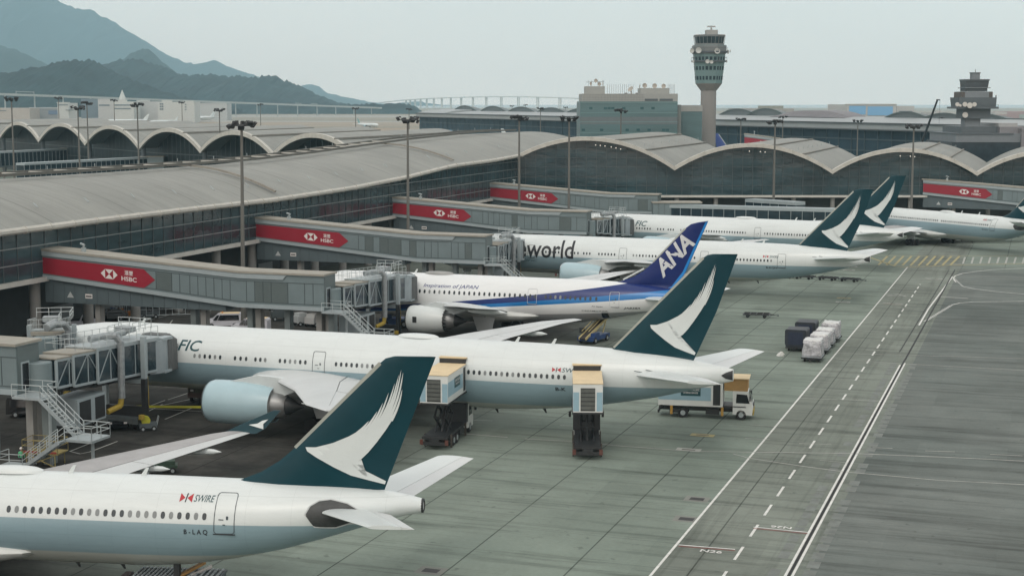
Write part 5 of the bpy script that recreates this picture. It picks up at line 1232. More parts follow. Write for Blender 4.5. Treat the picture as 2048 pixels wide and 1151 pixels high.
# ================================================================== JET BRIDGES
def logo_on(face, parent):
    """face(x, h) -> 3d point on the bridge side; h from 0 (panel bottom) to 1 (top)"""
    pass
def fixed_bridge(label, s0, advert=True, group='red panelled fixed bridges along the terminal', loc=None, rz=None, L1=27.6, L2=38.9, labels=None):
    t = thing('fixed_jet_bridge', label, 'jet bridge', tuple(P0+D*s0) if loc is None else loc, ANG_N if rz is None else rz, group)
    W = 3.1
    zb = lambda x: 8.55+(6.1-8.55)*min(x, L1)/L1
    zt = lambda x: 12.0+(10.2-12.0)*min(x, L1)/L1
    side = [(0, zb(0)), (L1, zb(L1)), (L2, zb(L2)), (L2, zt(L2)), (L1, zt(L1)), (0, zt(0))]
    MB().prism([(x, 0, z) for x, z in side], (0, 0, 0), (0, W, 0)).build('bridge_body', BRG, t)
    mb = MB(); rnd = random.Random(int(s0)+99)
    x = .0
    mb2 = MB()
    while x < L2-.8:
        w_ = rnd.choice([1.1, 1.1, 1.4, 2.2]); x2 = min(x+w_, L2)
        if x > 16 or not advert: mb.bar((x, -.02, zb(x)+.75), (x, -.02, zt(x)-.95), .05, .05)
        if rnd.random() < .22 and (x > 16 or not advert): MB().quad((x+.03, -.015, zb(x)+.72), (x2-.03, -.015, zb(x2)+.72), (x2-.03, -.015, zt(x2)-.97), (x+.03, -.015, zt(x)-.97)).build('darker_panel', BRG2, t)
        x = x2
    for za in (lambda x: zb(x)+.7, lambda x: zt(x)-.92): mb.bar((0, -.02, za(0)), (L1, -.02, za(L1)), .05, .06); mb.bar((L1, -.02, za(L1)), (L2, -.02, za(L2)), .05, .06)
    mb.build('panel_joints', mat('panel_joint_dark', (.06, .08, .085), .6, 0, 0), t)
    mb = MB()
    mb.prism([(0, 0, zt(0)-.02), (L1, 0, zt(L1)-.02), (L1, 0, zt(L1)-.6), (0, 0, zt(0)-.6)], (0, -.16, 0), (0, -.02, 0)); mb.prism([(L1, 0, zt(L1)-.02), (L1+6.5, 0, zt(L1)-.02), (L1+6.0, 0, zt(L1)-.6), (L1, 0, zt(L1)-.6)], (0, -.16, 0), (0, -.02, 0))
    mb.prism([(0, 0, zb(0)-.02), (L1, 0, zb(L1)-.02), (L1, 0, zb(L1)+.45), (0, 0, zb(0)+.45)], (0, -.1, 0), (0, -.02, 0)); mb.prism([(L1, 0, zb(L1)-.02), (L2, 0, zb(L1)-.02), (L2, 0, zb(L1)+.45), (L1, 0, zb(L1)+.45)], (0, -.1, 0), (0, -.02, 0))
    mb.build('side_trim', BRGL, t)
    MB().prism([(-.3, 0, zt(0)+.02), (L1, 0, zt(L1)+.02), (L2+.15, 0, zt(L2)+.02), (L2+.15, 0, zt(L2)+.24), (L1, 0, zt(L1)+.28), (-.3, 0, zt(0)+.32)], (0, -.25, 0), (0, W+.25, 0)).build('roof', BRROOF, t)
    MB().prism([(0, .35, 5.5), (L1-2, .35, 5.5), (L1-2, .35, zb(L1-2)-.05), (0, .35, zb(0)-.05)], (0, 0, 0), (0, W-.7, 0)).build('lower_corridor', mat('lower_corridor_panel', (.085, .115, .125), .6, 0, .12, .4), t)
    x = 1.2
    while x < L1-3: MB().bar((x, .33, 5.55), (x, .33, zb(x)-.1), .05, .04).build('corridor_joint', DGREY, t); x += 1.6
    for x in (7, 20.6, 22.0, 28.4, 29.5, 33.4, 37.6, 39.2):
        MB().b2(x-.35, x+.35, 1.2, 2.2, 0, (5.5 if x < L1-2 else 6.1)).build('support', mat('support_steel', (.15, .18, .18), .6, 0, .15, .6) if x in (20.6, 28.4, 33.4, 39.2) else CONC, t)
    if advert:
        z0 = lambda x: zb(x)+.62; z1 = lambda x: zt(x)-.85; Y_ = -.05
        pl = [(0.05, z0(0)), (14.6, z0(14.6)), (16.2, (z0(16.2)+z1(16.2))/2), (14.6, z1(14.6)), (.05, z1(0))]
        pn = MB().quad(*[(x, Y_, z) for x, z in pl]).build('advert_panel', RED, t)
        f = lambda x, h: (x, Y_-.012, z0(x)+(z1(x)-z0(x))*h)
        a, c, b_ = 8.5, 9.7, 10.9; e = .62; hm_, hl, hh = .5, .24, .76
        mb = MB(); mb.quad(f(a, hm_), f(a+e, hl), f(a+e, hh)).quad(f(b_, hm_), f(b_-e, hh), f(b_-e, hl)).quad(f(a+e, hl), f(b_-e, hl), f(c, hm_)).quad(f(a+e, hh), f(c, hm_), f(b_-e, hh))
        mb.build('hexagon_logo', LOGO, pn)
        vs, fs = fit_text('HSBC', 11.45, 13.6, .24, .48, 0, .02); MB().add([f(x, h) for x, h in vs], fs).build('panel_lettering', LOGO, pn)
        vs, fs = fit_text('滙豐', 11.9, 13.1, .56, .82, 0, .01); MB().add([f(x, h) for x, h in vs], fs).build('panel_lettering', LOGO, pn)
        mb = MB(); mb.tube((5.4, 1, zt(5)), (5.4, 1, zt(5)+1.0), .13, 6); mb.box((5.4, 1, zt(5)+.5), (.45, .45, .6)); mb.tube((5.2, .7, zt(5)+1.3), (5.9, .5, zt(5)+1.15), .14, 6); mb.build('camera_post', GALV, t)
    if advert:
        sg = MB().b2(5.9, 6.9, .30, .34, 6.2, 6.75).build('notice_board', LOGO, t); MB().quad((3.2, .33, 6.2), (4.2, .33, 6.2), (3.7, .33, 6.95)).build('warning_triangle', GREYP, t); MB().b2(6.0, 6.8, .28, .30, 6.38, 6.55).build('notice_text', DARK, sg)
    # end face with door, landing and stair
    ec = MB().b2(L2, L2+.05, .1, W-.1, 6.2, 10.1).build('end_face', BRG2, t)
    MB().b2(L2+.05, L2+.1, .5, 1.6, 6.4, 8.8).build('door_frame', BRGL, ec); MB().b2(L2+.1, L2+.13, .65, 1.45, 6.5, 8.65).build('door', COCK, ec)
    return t
def rail(mb, pts, h=1.05, r=.035):
    for a, b_ in zip(pts, pts[1:]):
        a, b_ = Vector(a), Vector(b_); n = max(1, round((b_-a).length/1.2))
        for k in (h, h*.55): mb.tube(a+Vector((0, 0, k)), b_+Vector((0, 0, k)), r, 4)
        for i in range(n+1): p = a.lerp(b_, i/n); mb.tube(p, p+Vector((0, 0, h)), r, 4)
def stair_unit(label, s0, L2=38.9, group='steel escape stairs at the bridge heads', loc=None, rz=None):
    t = thing('escape_stair', label, 'stair', tuple(P0+D*s0+N*L2) if loc is None else loc, ANG_N if rz is None else rz, group)
    z1, z2, z3 = 6.15, 3.3, .7
    MB().b2(.1, 2.9, -.9, 1.4, z1-.2, z1).build('landing', GALV, t); MB().b2(6.2, 8.8, -2.4, .2, z2-.2, z2).build('landing', GALV, t); MB().b2(.6, 2.9, -3.9, -2.2, z3+.1, z3+.28).build('landing', GALV, t)
    def flight(a, b_, y0, y1, nm='flight'):
        mb = MB(); n = 11
        for y in (y0, y1): mb.bar((a[0], y, a[1]-.1), (b_[0], y, b_[1]-.1), .08, .3)
        for i in range(n): u = (i+.5)/n; x = a[0]+(b_[0]-a[0])*u; z = a[1]+(b_[1]-a[1])*u; mb.b2(x-.16, x+.16, y0, y1, z-.03, z+.02)
        mb.build(nm, GALV, t)
    flight((2.9, z1), (6.3, z2), -1.0, .0); flight((6.3, z2), (2.8, z3+.3), -3.4, -2.5)
    mb = MB(); rail(mb, [(.1, -.9, z1), (2.9, -.9, z1), (6.2, -1.0, z2)]); rail(mb, [(.1, 1.4, z1), (2.9, 1.4, z1), (2.9, .1, z1), (6.3, .1, z2)]); rail(mb, [(6.2, -1.0, z2), (6.2, -2.4, z2), (8.8, -2.4, z2), (8.8, .2, z2), (6.3, .2, z2)]); rail(mb, [(6.3, -2.5, z2), (2.8, -2.5, z3+.2)]); rail(mb, [(6.3, -3.4, z2), (2.8, -3.4, z3+.2), (.6, -3.9, z3+.28), (.6, -2.2, z3+.28)])
    mb.build('handrail', mat('bright_galvanised', (.45, .50, .50), .5, .2, .05), t)
    mb = MB(); mb.tube((2.4, 1.0, 0), (2.4, 1.0, z1), .14, 8); mb.tube((7.9, -1.0, 0), (7.9, -1.0, z2-.1), .14, 8); mb.tube((1.2, -3, 0), (1.2, -3, z3), .1, 6); mb.build('posts', GALV, t)
    return t
def mobile_bridge(label, s0, end, zend=4.9, group='telescoping passenger bridges docked to the jets', start=None, detail=True, sec=(0.0, .2, .4)):
    """telescoping tunnel from a bridge head to an aircraft door"""
    A_ = (P0+D*s0+N*(37.6 if s0 < -50 else 38.6)+D*2.2) if start is None else start; B_ = Vector((end[0], end[1], 0)); d = B_-A_; L = d.length; d.normalize(); ang = math.atan2(d.y, d.x)
    t = thing('passenger_boarding_bridge', label, 'jet bridge', tuple(A_), ang, group)
    zf = lambda x: 6.0+(zend-6.0)*x/L
    Lc = L-3.2
    MB().lathe([(1.15, 5.7), (1.15, 8.45), (1.05, 8.55)], (.5, 0, 0), 20).build('rotunda', BRG, t, smooth=True); MB().tube((0, 0, 0), (0, 0, 5.7), .6, 12).build('rotunda_column', CONC, t)
    secs = [(1.2, Lc*sec[1]+1.5, 1.25, 2.35, .25), (Lc*sec[1], Lc*sec[2]+1.0, 1.42, 2.65, .12), (Lc*sec[2], Lc, 1.6, 2.95, 0)]
    for k, (xa, xb, hw, ht, dz) in enumerate(secs):
        za, zb_ = zf(xa)+dz, zf(xb)+dz
        bx = [(xa, -hw), (xb, -hw), (xb, hw), (xa, hw)]
        tn = MB().rings([[Vector((xa, -hw, za)), Vector((xa, hw, za)), Vector((xa, hw, za+ht)), Vector((xa, -hw, za+ht))], [Vector((xb, -hw, zb_)), Vector((xb, hw, zb_)), Vector((xb, hw, zb_+ht)), Vector((xb, -hw, zb_+ht))]]).build('tunnel', TGLASS, t)
        mb = MB()
        for s_ in (-1, 1):
            for h in (0, ht): mb.bar((xa, s_*hw, za+h), (xb, s_*hw, zb_+h), .16, .22)
            n = max(2, round((xb-xa)/1.9))
            for i in range(n+1):
                u = i/n; x = xa+(xb-xa)*u; z = za+(zb_-za)*u; mb.bar((x, s_*(hw+.02), z), (x, s_*(hw+.02), z+ht), .09 if 0 < i < n else .2, .09 if 0 < i < n else .2)
                if i < n and (k < 2 or i < 2):
                    x2 = xa+(xb-xa)*(i+1)/n; z2 = za+(zb_-za)*(i+1)/n
                    mb.bar((x, s_*(hw+.03), z+(ht if i % 2 else 0)), (x2, s_*(hw+.03), z2+(0 if i % 2 else ht)), .07, .07)
        mb.build('truss_frame', BRGL, tn)
        MB().rings([[Vector((xa-.1, -hw-.12, za+ht+.1)), Vector((xa-.1, hw+.12, za+ht+.1)), Vector((xa-.1, hw+.12, za+ht+.24)), Vector((xa-.1, -hw-.12, za+ht+.24))], [Vector((xb, -hw-.12, zb_+ht+.1)), Vector((xb, hw+.12, zb_+ht+.1)), Vector((xb, hw+.12, zb_+ht+.24)), Vector((xb, -hw-.12, zb_+ht+.24))]]).build('roof', BRROOF if k < 2 else GALV, tn)
        MB().bar((xa, 0, za-.25), (xb, 0, zb_-.25), hw*1.5, .4).build('underframe', DARK, tn)
    xa, xb, hw, ht, dz = secs[2]
    mb = MB(); rt = lambda x: zf(x)+ht+.25
    for s_ in (-1, 1): rail(mb, [(xa-3.2, s_*hw*.95, rt(xa-3.2)), (xb, s_*hw, rt(xb))], 1.05, .028)
    rail(mb, [(xa-3.2, -hw*.95, rt(xa-3.2)), (xa-3.2, hw*.95, rt(xa-3.2))], 1.05, .028)
    mb.build('roof_handrail', mat('bright_galvanised', (.45, .50, .50)), t)
    # rotating cab and folding canopy
    cb = MB().lathe([(1.95, zend-.15), (1.95, zend+2.95), (1.7, zend+3.1)], (Lc+.6, 0, 0), 20).build('cab', mat('cab_pale_panel', (.27, .32, .34), .45, 0, .1, .8), t, smooth=True)
    MB().b2(Lc+.4, Lc+1.7, -2.05, 1.6, zend-.2, zend+.0).b2(Lc+.2, Lc+1.9, -2.05, 1.6, zend+2.95, zend+3.2).build('cab_frame', BRGL, cb)
    mb = MB(); rs = []
    for i in range(8):
        x = Lc+1.5+i*.24; k = 1+.03*(i % 2); hw_ = 1.75*k; zt_ = zend+3.2+.1*i*0+(.12 if i < 6 else 0)
        rs.append([Vector((x, -hw_, zend-.25)), Vector((x, hw_, zend-.25)), Vector((x, hw_, zt_-.5)), Vector((x, hw_*.55, zt_)), Vector((x, -hw_*.55, zt_)), Vector((x, -hw_, zt_-.5))])
    mb.rings(rs); mb.build('folding_canopy', FABR, cb)
    # wheel column
    wx = Lc*.80
    mb = MB()
    for s_ in (-1, 1): mb.b2(wx-.22, wx+.22, s_*2.1-.22, s_*2.1+.22, 1.2, zf(wx)+ht+.6)
    mb.b2(wx-.15, wx+.15, -2.1, 2.1, zf(wx)-.9, zf(wx)-.5); col = mb.build('lift_column', BRGL, t)
    MB().b2(wx-.25, wx+.25, -2.35, 2.35, 1.1, 2.2).b2(wx-.24, wx+.24, -2.33, -1.87, 2.2, zf(wx)-.4).build('inner_column', DARK, col)
    MB().b2(wx-1.0, wx+1.0, -1.9, 1.9, .65, 1.25).build('bogie', mat('bogie_grey', (.10, .12, .12), .6, .1, .2, 2), col)
    for s_ in (-1, 1): MB().lathe([(.3, -.22), (.6, -.22), (.66, 0), (.6, .22), (.3, .22)], (wx, s_*1.3, .66), 14, 'y').build('wheel', TYRE, col, smooth=True)
    MB().path([(wx+.3, -2.15, 1.4), (wx+.3, -2.2, 3.2), (wx+.3, -2.15, zf(wx)-.3)], .16, 6).build('cable_conduit', YEL, col)
    if detail:
        # cooling air ducts and machinery on the roof, unit hung beneath
        z = rt(wx); pts = [(wx-3.6, -hw-.3, zf(wx)-1.6), (wx-3.6, -hw-.35, z+.4), (wx-3.9, -hw-.05, z+.95), (wx-4.6, -.8, z+1.0), (wx-6, -.3, z+.9)]
        MB().path(pts, .33, 10).build('air_duct', mat('duct_silver', (.30, .33, .34), .45, .5, .25, 3), t, smooth=True)
        mb = MB(); mb.path([(wx-2.9, .2, z+.6), (wx-.5, -.4, z+.75), (wx+1.4, .2, z+.8)], .3, 8); mb.box((wx+.3, 0, z+.9), (1.2, 1.6, .5)); mb.build('roof_machinery', MATS['duct_silver'], t)
        mb = MB(); rail(mb, [(wx-1.4, -1.9, z+.9), (wx+1.8, -1.9, z+.9), (wx+1.8, 1.6, z+.9)], .9); rail(mb, [(wx-4.4, -1.2, z+.8), (wx-2.2, -1.2, z+.8)], 1.1); mb.build('machinery_guard', MATS['bright_galvanised'], t)
        un = MB().b2(wx-10, wx-5.6, -1.5, 1.3, zf(wx-7)-3.4, zf(wx-7)-1.0).build('air_unit', BRGL, t)
        MB().b2(wx-9.7, wx-8.0, -1.54, -1.49, zf(wx-7)-3.2, zf(wx-7)-1.25).b2(wx-7.3, wx-5.8, -1.54, -1.49, zf(wx-7)-3.2, zf(wx-7)-1.25).build('unit_grille', DARK, un)
        MB().path([(wx-3.6, -hw-.3, zf(wx)-1.4), (wx-3.7, -hw-.2, zf(wx)-2.3), (wx-5.2, -hw+.2, zf(wx)-2.6)], .26, 8).build('flexible_hose', YEL, t, smooth=True)
        MB().tube((wx-1, -2.3, 1.6), (wx-1.0, -2.3, 1.2), .3, 6).build('drive_housing', YEL, col)
    return t
STN = [(-55.0, 'fixed bridge head at the left photo edge beside the nearest steel stair'), (0.0, 'nearest fixed bridge with a full red panel and white lettering'), (55.1, 'second fixed bridge with a red panel, over the navy tailed jet'), (109.5, 'third fixed bridge with a red panel, crossed by a light mast'), (164.6, 'fourth fixed bridge with a red panel, farthest of the left row')]
for s0, lab in STN: fixed_bridge(lab, s0, L2=37.4 if s0 < -50 else 38.9)
stair_unit('steel escape stair nearest the camera at the left edge', -55.0, L2=37.4); stair_unit('steel escape stair below the end of the nearest red panelled bridge', 0.0); stair_unit('steel escape stair beside the lettered white jet, below the second bridge', 55.1)
def planept(nose, ang, x, y): 
    u = Vector((math.cos(R(ang)), math.sin(R(ang)), 0)); n = Vector((-u.y, u.x, 0)); return Vector((nose[0], nose[1], 0))+u*x+n*y
mobile_bridge('telescoping bridge docked behind the painted letters of the long green tailed jet', -55.0, planept((-50.56, 156.09), -18.45, 18.2, -3.2))
mobile_bridge('second telescoping bridge, farther left, docked at the front door of the long jet', -55.0, planept((-50.56, 156.09), -18.45, 6.2, -2.9), start=QS(30, -41, 0), sec=(0, .3, .5))
mobile_bridge('telescoping bridge docked to the navy tailed jet', 0.0, planept((-31.33, 209.29), -19.56, 19.3, -3.0))
mobile_bridge('telescoping bridge docked to the jet with big black lettering', 55.1, planept((-13.4, 260.66), -22.49, 16.2, -3.2), sec=(0, .25, .45))
mobile_bridge('telescoping bridge docked to the farthest jet of the left row', 109.5, planept((5.65, 310.08), -28.08, 20.5, -3.2), sec=(0, .25, .45))
# right hand bridges
rb0 = atY(1845, 372, YR); fixed_bridge('fixed bridge with a red panel at the right photo edge', 400, loc=(rb0.x, YR-.5, 0), rz=R(-30), L1=30, L2=44)
def glass_link(label, pts, zf, zt, group=None, w_=3.2):
    t = thing('glazed_walkway', label, 'walkway', tuple(pts[0]), 0, group)
    for a, b_ in zip(pts, pts[1:]):
        d = (b_-a).normalized(); n = Vector((-d.y, d.x, 0)); z0, z1 = Vector((0, 0, zf)), Vector((0, 0, zt))
        rs = lambda p, h0, h1, o: [p-n*(w_/2+o)+Vector((0, 0, h0)), p+n*(w_/2+o)+Vector((0, 0, h0)), p+n*(w_/2+o)+Vector((0, 0, h1)), p-n*(w_/2+o)+Vector((0, 0, h1))]
        MB().rings([rs(a, zf, zt, 0), rs(b_, zf, zt, 0)]).build('glazing', TGLASS, t, world=True)
        MB().rings([rs(a, zt, zt+.7, .15), rs(b_, zt, zt+.7, .15)]).build('roof', BRGL, t, world=True)
        MB().rings([rs(a, zf-.5, zf, .1), rs(b_, zf-.5, zf, .1)]).build('floor_beam', BRG2, t, world=True)
        mb = MB(); L = (b_-a).length; k = int(L/2.4)
        for i in range(k+1):
            for s_ in (-1, 1): p = a+d*i*2.4+n*s_*(w_/2+.03); mb.bar(p+z0, p+z1, .1, .1)
        mb.build('mullions', BRGL, t, world=True)
        for i in range(0, k, 5): p = a+d*(i*2.4+1); MB().tube(p, p+z0, .4, 8).build('support', CONC, t, world=True)
    return t
def gp(px, py, z): return at(px, py, z)*1.0
def flat(v): return Vector((v.x, v.y, 0))
a, b_ = flat(atY(1322, 420, 333)), flat(atY(1700, 430, 318))
MB_ = fixed_bridge  # (alias kept short)
t = glass_link('long glazed walkway behind the farthest left jet, sloping to the right', [a, b_], 4.6, 7.6)
hb = thing('bridge_head', 'grey panelled bridge head joining the long glazed walkway', 'jet bridge', tuple(a), 0)
MB().b2(a.x-2, a.x+8.5, a.y-2.5, a.y+2.5, 4.4, 8.6).build('body', BRG, hb, world=True); MB().b2(a.x-2.2, a.x+8.7, a.y-2.7, a.y+2.7, 8.6, 8.85).build('roof', BRROOF, hb, world=True); MB().b2(a.x+2, a.x+3, a.y-.5, a.y+.5, 0, 4.4).build('support', CONC, hb, world=True)
mb = MB()
for i in range(9): mb.bar((a.x-2+i*1.25, a.y-2.52, 4.5), (a.x-2+i*1.25, a.y-2.52, 8.5), .06, .04)
mb.build('panel_joints', MATS['panel_joint_dark'], hb, world=True)
c0, c1 = flat(atY(1500, 420, 345)), flat(atY(1600, 424, 334))
glass_link('short glazed walkway with a beige roof crossing above the longer one', [c0, c1], 5.0, 8.0)
# cab docked to the rightmost jet
nR = air330r.location; mobile_bridge('telescoping bridge docked to the jet at the far right', 0, planept((nR.x, nR.y), -60, 20.5, 0)+Vector((-2.6, -1.9, 0)), start=flat(atY(1738, 420, 352)), detail=False, sec=(0, .3, .5))
# two links and stand equipment beyond the left roof
for (lab, q) in (('upper glazed walkway with a pale roof beyond the left roof', [(-60, 345, 8.5), (60, 345, 8.5)]),): pass
for lab, p, q in (('glazed walkway with a pale roof beyond the left roof, farther one', (-40, 304.5), (135, 296.5)), ('glazed walkway with a pale roof beyond the left roof, nearer one', (40, 326), (296, 313))):
    zt = 11.5; A1, B1 = at(*p, zt), at(*q, zt); glass_link(lab, [flat(A1), flat(B1)], 6.0, 10.8)
    hb = thing('bridge_head', ('pale boxy head at the right end of the farther walkway' if p[0] < 0 else 'pale boxy head at the right end of the nearer walkway'), 'jet bridge', tuple(flat(B1)), 0)
    MB().b2(B1.x-2, B1.x+6, B1.y-3, B1.y+3, 5.5, 11.4).build('body', BRG, hb, world=True); MB().b2(B1.x-2.2, B1.x+6.2, B1.y-3.2, B1.y+3.2, 11.4, 11.7).build('roof', BRROOF, hb, world=True); MB().b2(B1.x+1, B1.x+2.5, B1.y-1, B1.y+1, 0, 5.5).build('support', CONC, hb, world=True)
for i, (px, py, Y) in enumerate(((62, 333, 400), (118, 331, 405), (8, 326, 395))):
    p = flat(atY(px, py, Y)); mobile_bridge(['telescoping bridge standing beyond the left roof, middle of three', 'telescoping bridge standing beyond the left roof, rightmost of three', 'telescoping bridge standing beyond the left roof at the photo edge'][i], 0, p+Vector((9, -3, 0)), start=p+Vector((-8, 6, 0)), detail=(i > 0), group='telescoping bridges beyond the left roof')

# ================================================================== VEHICLES AND STAND EQUIPMENT
def wheels(t, pts, r=.48, w_=.3, nm='wheel', m=None):
    for x, y in pts:
        wl = MB().lathe([(r*.55, -w_/2), (r*.94, -w_/2), (r, -w_/3), (r, w_/3), (r*.94, w_/2), (r*.55, w_/2)], (x, y, r), 16, 'y').build(nm, TYRE, t, smooth=True)
        MB().lathe([(r*.5, -.03-w_/2), (r*.5, .03+w_/2)], (x, y, r), 12, 'y').build('hub', m or GALV, wl)
def catering_truck(label, loc, rz, lift=0.0):
    t = thing('catering_truck', label, 'truck', loc, rz, 'airline catering trucks')
    CW = mat('truck_white', (.62, .65, .63), .4, 0, .05, 1)
    # chassis and cab (front at +x)
    ch = MB().b2(-4.3, 4.0, -.45, .45, .62, .95); ch.b2(-4.35, -4.2, -1.2, 1.2, .45, .75); ch.b2(-3.2, -2.2, -1.15, 1.15, .5, .9); ch.b2(.3, 1.6, -1.15, -.6, .45, .95); ch.b2(.3, 1.6, .6, 1.15, .45, .95); ch.b2(-4.2, -3.9, -1.15, 1.15, .95, 1.15); ch.build('chassis', DARK, t)
    cabp = [(2.9, .55), (4.75, .5), (4.85, 1.3), (4.72, 1.75), (4.35, 2.72), (4.1, 2.82), (2.9, 2.82)]
    cab = MB().prism([(x, 0, z) for x, z in cabp], (0, -1.2, 0), (0, 1.2, 0)).build('cab', CW, t)
    MB().quad((4.735, -1.05, 1.78), (4.735, 1.05, 1.78), (4.39, .98, 2.68), (4.39, -.98, 2.68)).build('windscreen', COCK, cab)
    for s_ in (-1, 1): MB().quad(*[(x, s_*1.212, z) for x, z in ((3.2, 1.65), (4.5, 1.65), (4.25, 2.5), (3.25, 2.55))]).build('side_window', COCK, cab)
    MB().b2(4.8, 4.9, -1.15, 1.15, .5, 1.05).build('bumper', YEL, cab); MB().b2(4.84, 4.88, -.7, .7, 1.15, 1.6).build('grille', DARK, cab)
    for s_ in (-1, 1): MB().box((4.55, s_*1.5, 2.2), (.12, .22, .5)).bar((4.5, s_*1.2, 2.5), (4.55, s_*1.5, 2.45), .05, .05).build('mirror', DARK, cab)
    wheels(t, [(3.7, -1.05), (3.7, 1.05), (-2.0, -1.05), (-2.0, 1.05), (-.9, -1.05), (-.9, 1.05)] if lift else [(3.7, -1.05), (3.7, 1.05), (-1.9, -1.0), (-1.9, 1.0)], .5)
    for x in (-3.0, 1.9):
        for s_ in (-1, 1): MB().b2(x-.12, x+.12, s_*1.22-.06, s_*1.22+.06, .05 if lift else .35, 1.2).build('stabiliser_leg', mat('warning_orange', (.42, .24, .05), .6, 0, .2, 3) if not lift else mat('greasy_steel', (.07, .06, .05), .6, .2, .3, 3), t)
    z0 = 1.22+lift; x0, x1 = -4.3, 1.95
    bx = MB().b2(x0, x1, -1.27, 1.27, z0, z0+2.45).build('cargo_box', CW, t)
    for s_ in (-1, 1): MB().b2(x0+.02, x1-1.15, s_*1.276, s_*1.285, z0+.55, z0+1.85).build('blue_band', TRUCKB, bx)
    MB().b2(x0-.012, x0-.004, -1.25, -.75, z0+.1, z0+1.75).b2(x0-.012, x0-.004, .75, 1.25, z0+.1, z0+1.75).build('rear_band', TRUCKB, bx)
    MB().b2(x0-.04, x0-.002, -.62, .62, z0+.12, z0+2.1).build('roller_shutter', mat('shutter_grey', (.11, .12, .11), .6, .2, .2, 2), bx)
    mb = MB()
    for k in range(6): mb.b2(x0-.07, x0-.03, -.62, .62, z0+.2+k*.37, z0+.26+k*.37)
    mb.build('shutter_bars', DARK, bx)
    MB().b2(x0-.05, x1+.0, -1.3, 1.3, z0+2.46, z0+2.52).build('box_roof', BEIGE, bx)
    for s_ in (-1, 1): MB().b2(x1-.95, x1-.25, s_*1.28, s_*1.292, z0+.15, z0+2.3).build('side_door', DARK, bx)
    sg = MB().b2(-2.1, -.2, -1.30, -1.288, z0+1.0, z0+1.9).build('name_board', GREENL, bx)
    vs, fs = fit_text('CATHAY PACIFIC', -2.0, -.3, z0+1.5, z0+1.74, 0, .01); MB().add([(x, -1.304, z) for x, z in vs], fs).build('board_lettering', LOGO, sg)
    vs, fs = fit_text('CATERING SERVICES', -1.9, -.45, z0+1.22, z0+1.38, 0, .01); MB().add([(x, -1.304, z) for x, z in vs], fs).build('board_lettering', LOGO, sg)
    # front platform with its raised canopy
    MB().b2(x1, x1+2.2, -1.2, 1.2, z0, z0+.12).build('front_platform', DARK, bx)
    TAN = mat('tan_canopy_side', (.36, .22, .08), .7, 0, .15, 1.5)
    if lift: MB().b2(x1+.0, x1+1.9, -1.3, 1.3, z0+2.95, z0+3.05).build('canopy_roof', BEIGE, bx); MB().b2(x1-.05, x1+1.8, -1.22, 1.22, z0+2.5, z0+2.95).build('canopy_side', DARK, bx); MB().b2(x1+.1, x1+1.8, -1.24, -1.2, z0+.2, z0+2.5).b2(x1+.1, x1+1.8, 1.2, 1.24, z0+.2, z0+2.5).build('platform_side', CW, bx)
    else: MB().b2(x1+.1, x1+2.35, -1.15, 1.15, z0+1.6, z0+2.75).build('canopy_side', TAN, bx); MB().b2(x1-3.2, x1+2.5, -1.32, 1.32, z0+2.78, z0+2.86).build('canopy_roof', BEIGE, bx); MB().b2(x1-3, x1-.05, -1.28, 1.28, z0+2.54, z0+2.77).build('canopy_side', TAN, bx)
    if lift:   # scissor lift
        mb = MB(); n = 2; xa, xb = -3.4, .6; h0, h1 = 1.0, z0-.1; dz = (h1-h0)/n
        for s_ in (-.55, .55):
            for k in range(n):
                a, c = h0+k*dz, h0+(k+1)*dz; cx_ = -1.2; hw = 1.15
                mb.bar((cx_-hw, s_, a), (cx_+hw, s_, c), .12, .2); mb.bar((cx_+hw, s_*.85, a), (cx_-hw, s_*.85, c), .12, .2)
        for k in range(n+1): mb.tube((-2.35, -.6, h0+k*dz), (-2.35, .6, h0+k*dz), .07, 6); mb.tube((-.05, -.6, h0+k*dz), (-.05, .6, h0+k*dz), .07, 6)
        mb.tube((-1.8, 0, 1.1), (-.5, 0, z0-1), .12, 8); mb.build('scissor_lift', DARK, t)
        MB().b2(x0-.1, x1+.2, -1.35, 1.35, z0-.14, z0-.02).build('box_floor_frame', DARK, bx)
        MB().b2(-3.9, 2.8, -1.1, 1.1, .95, 1.2).b2(2.3, 2.85, -1.22, 1.22, 1.2, 2.9).build('bed_frame', DARK, t)
        MB().b2(-4.4, -4.3, -1.3, -1.0, .5, .95).b2(-4.4, -4.3, 1.0, 1.3, .5, .95).build('tail_lights', mat('tail_light_red', (.11, .045, .035), .4, 0, .1), t)
    return t
p = at(1335, 833); q = at(1470, 840); dv = (q-p); catering_truck('catering truck with its blue banded box lowered, standing by the road under the tail', tuple(at(1402, 834)+Vector((.3, .6, 0))), math.atan2(dv.y, dv.x)+R(3), 0)
p = at(1172, 922); catering_truck('catering truck seen from behind, box raised high, right one of the two', (p.x+.3, p.y+4.7, 0), R(88), 2.95)
p = at(882, 902); catering_truck('catering truck with raised box partly behind the near tail fin', (p.x+.35, p.y+4.6, 0), R(77), 3.0)

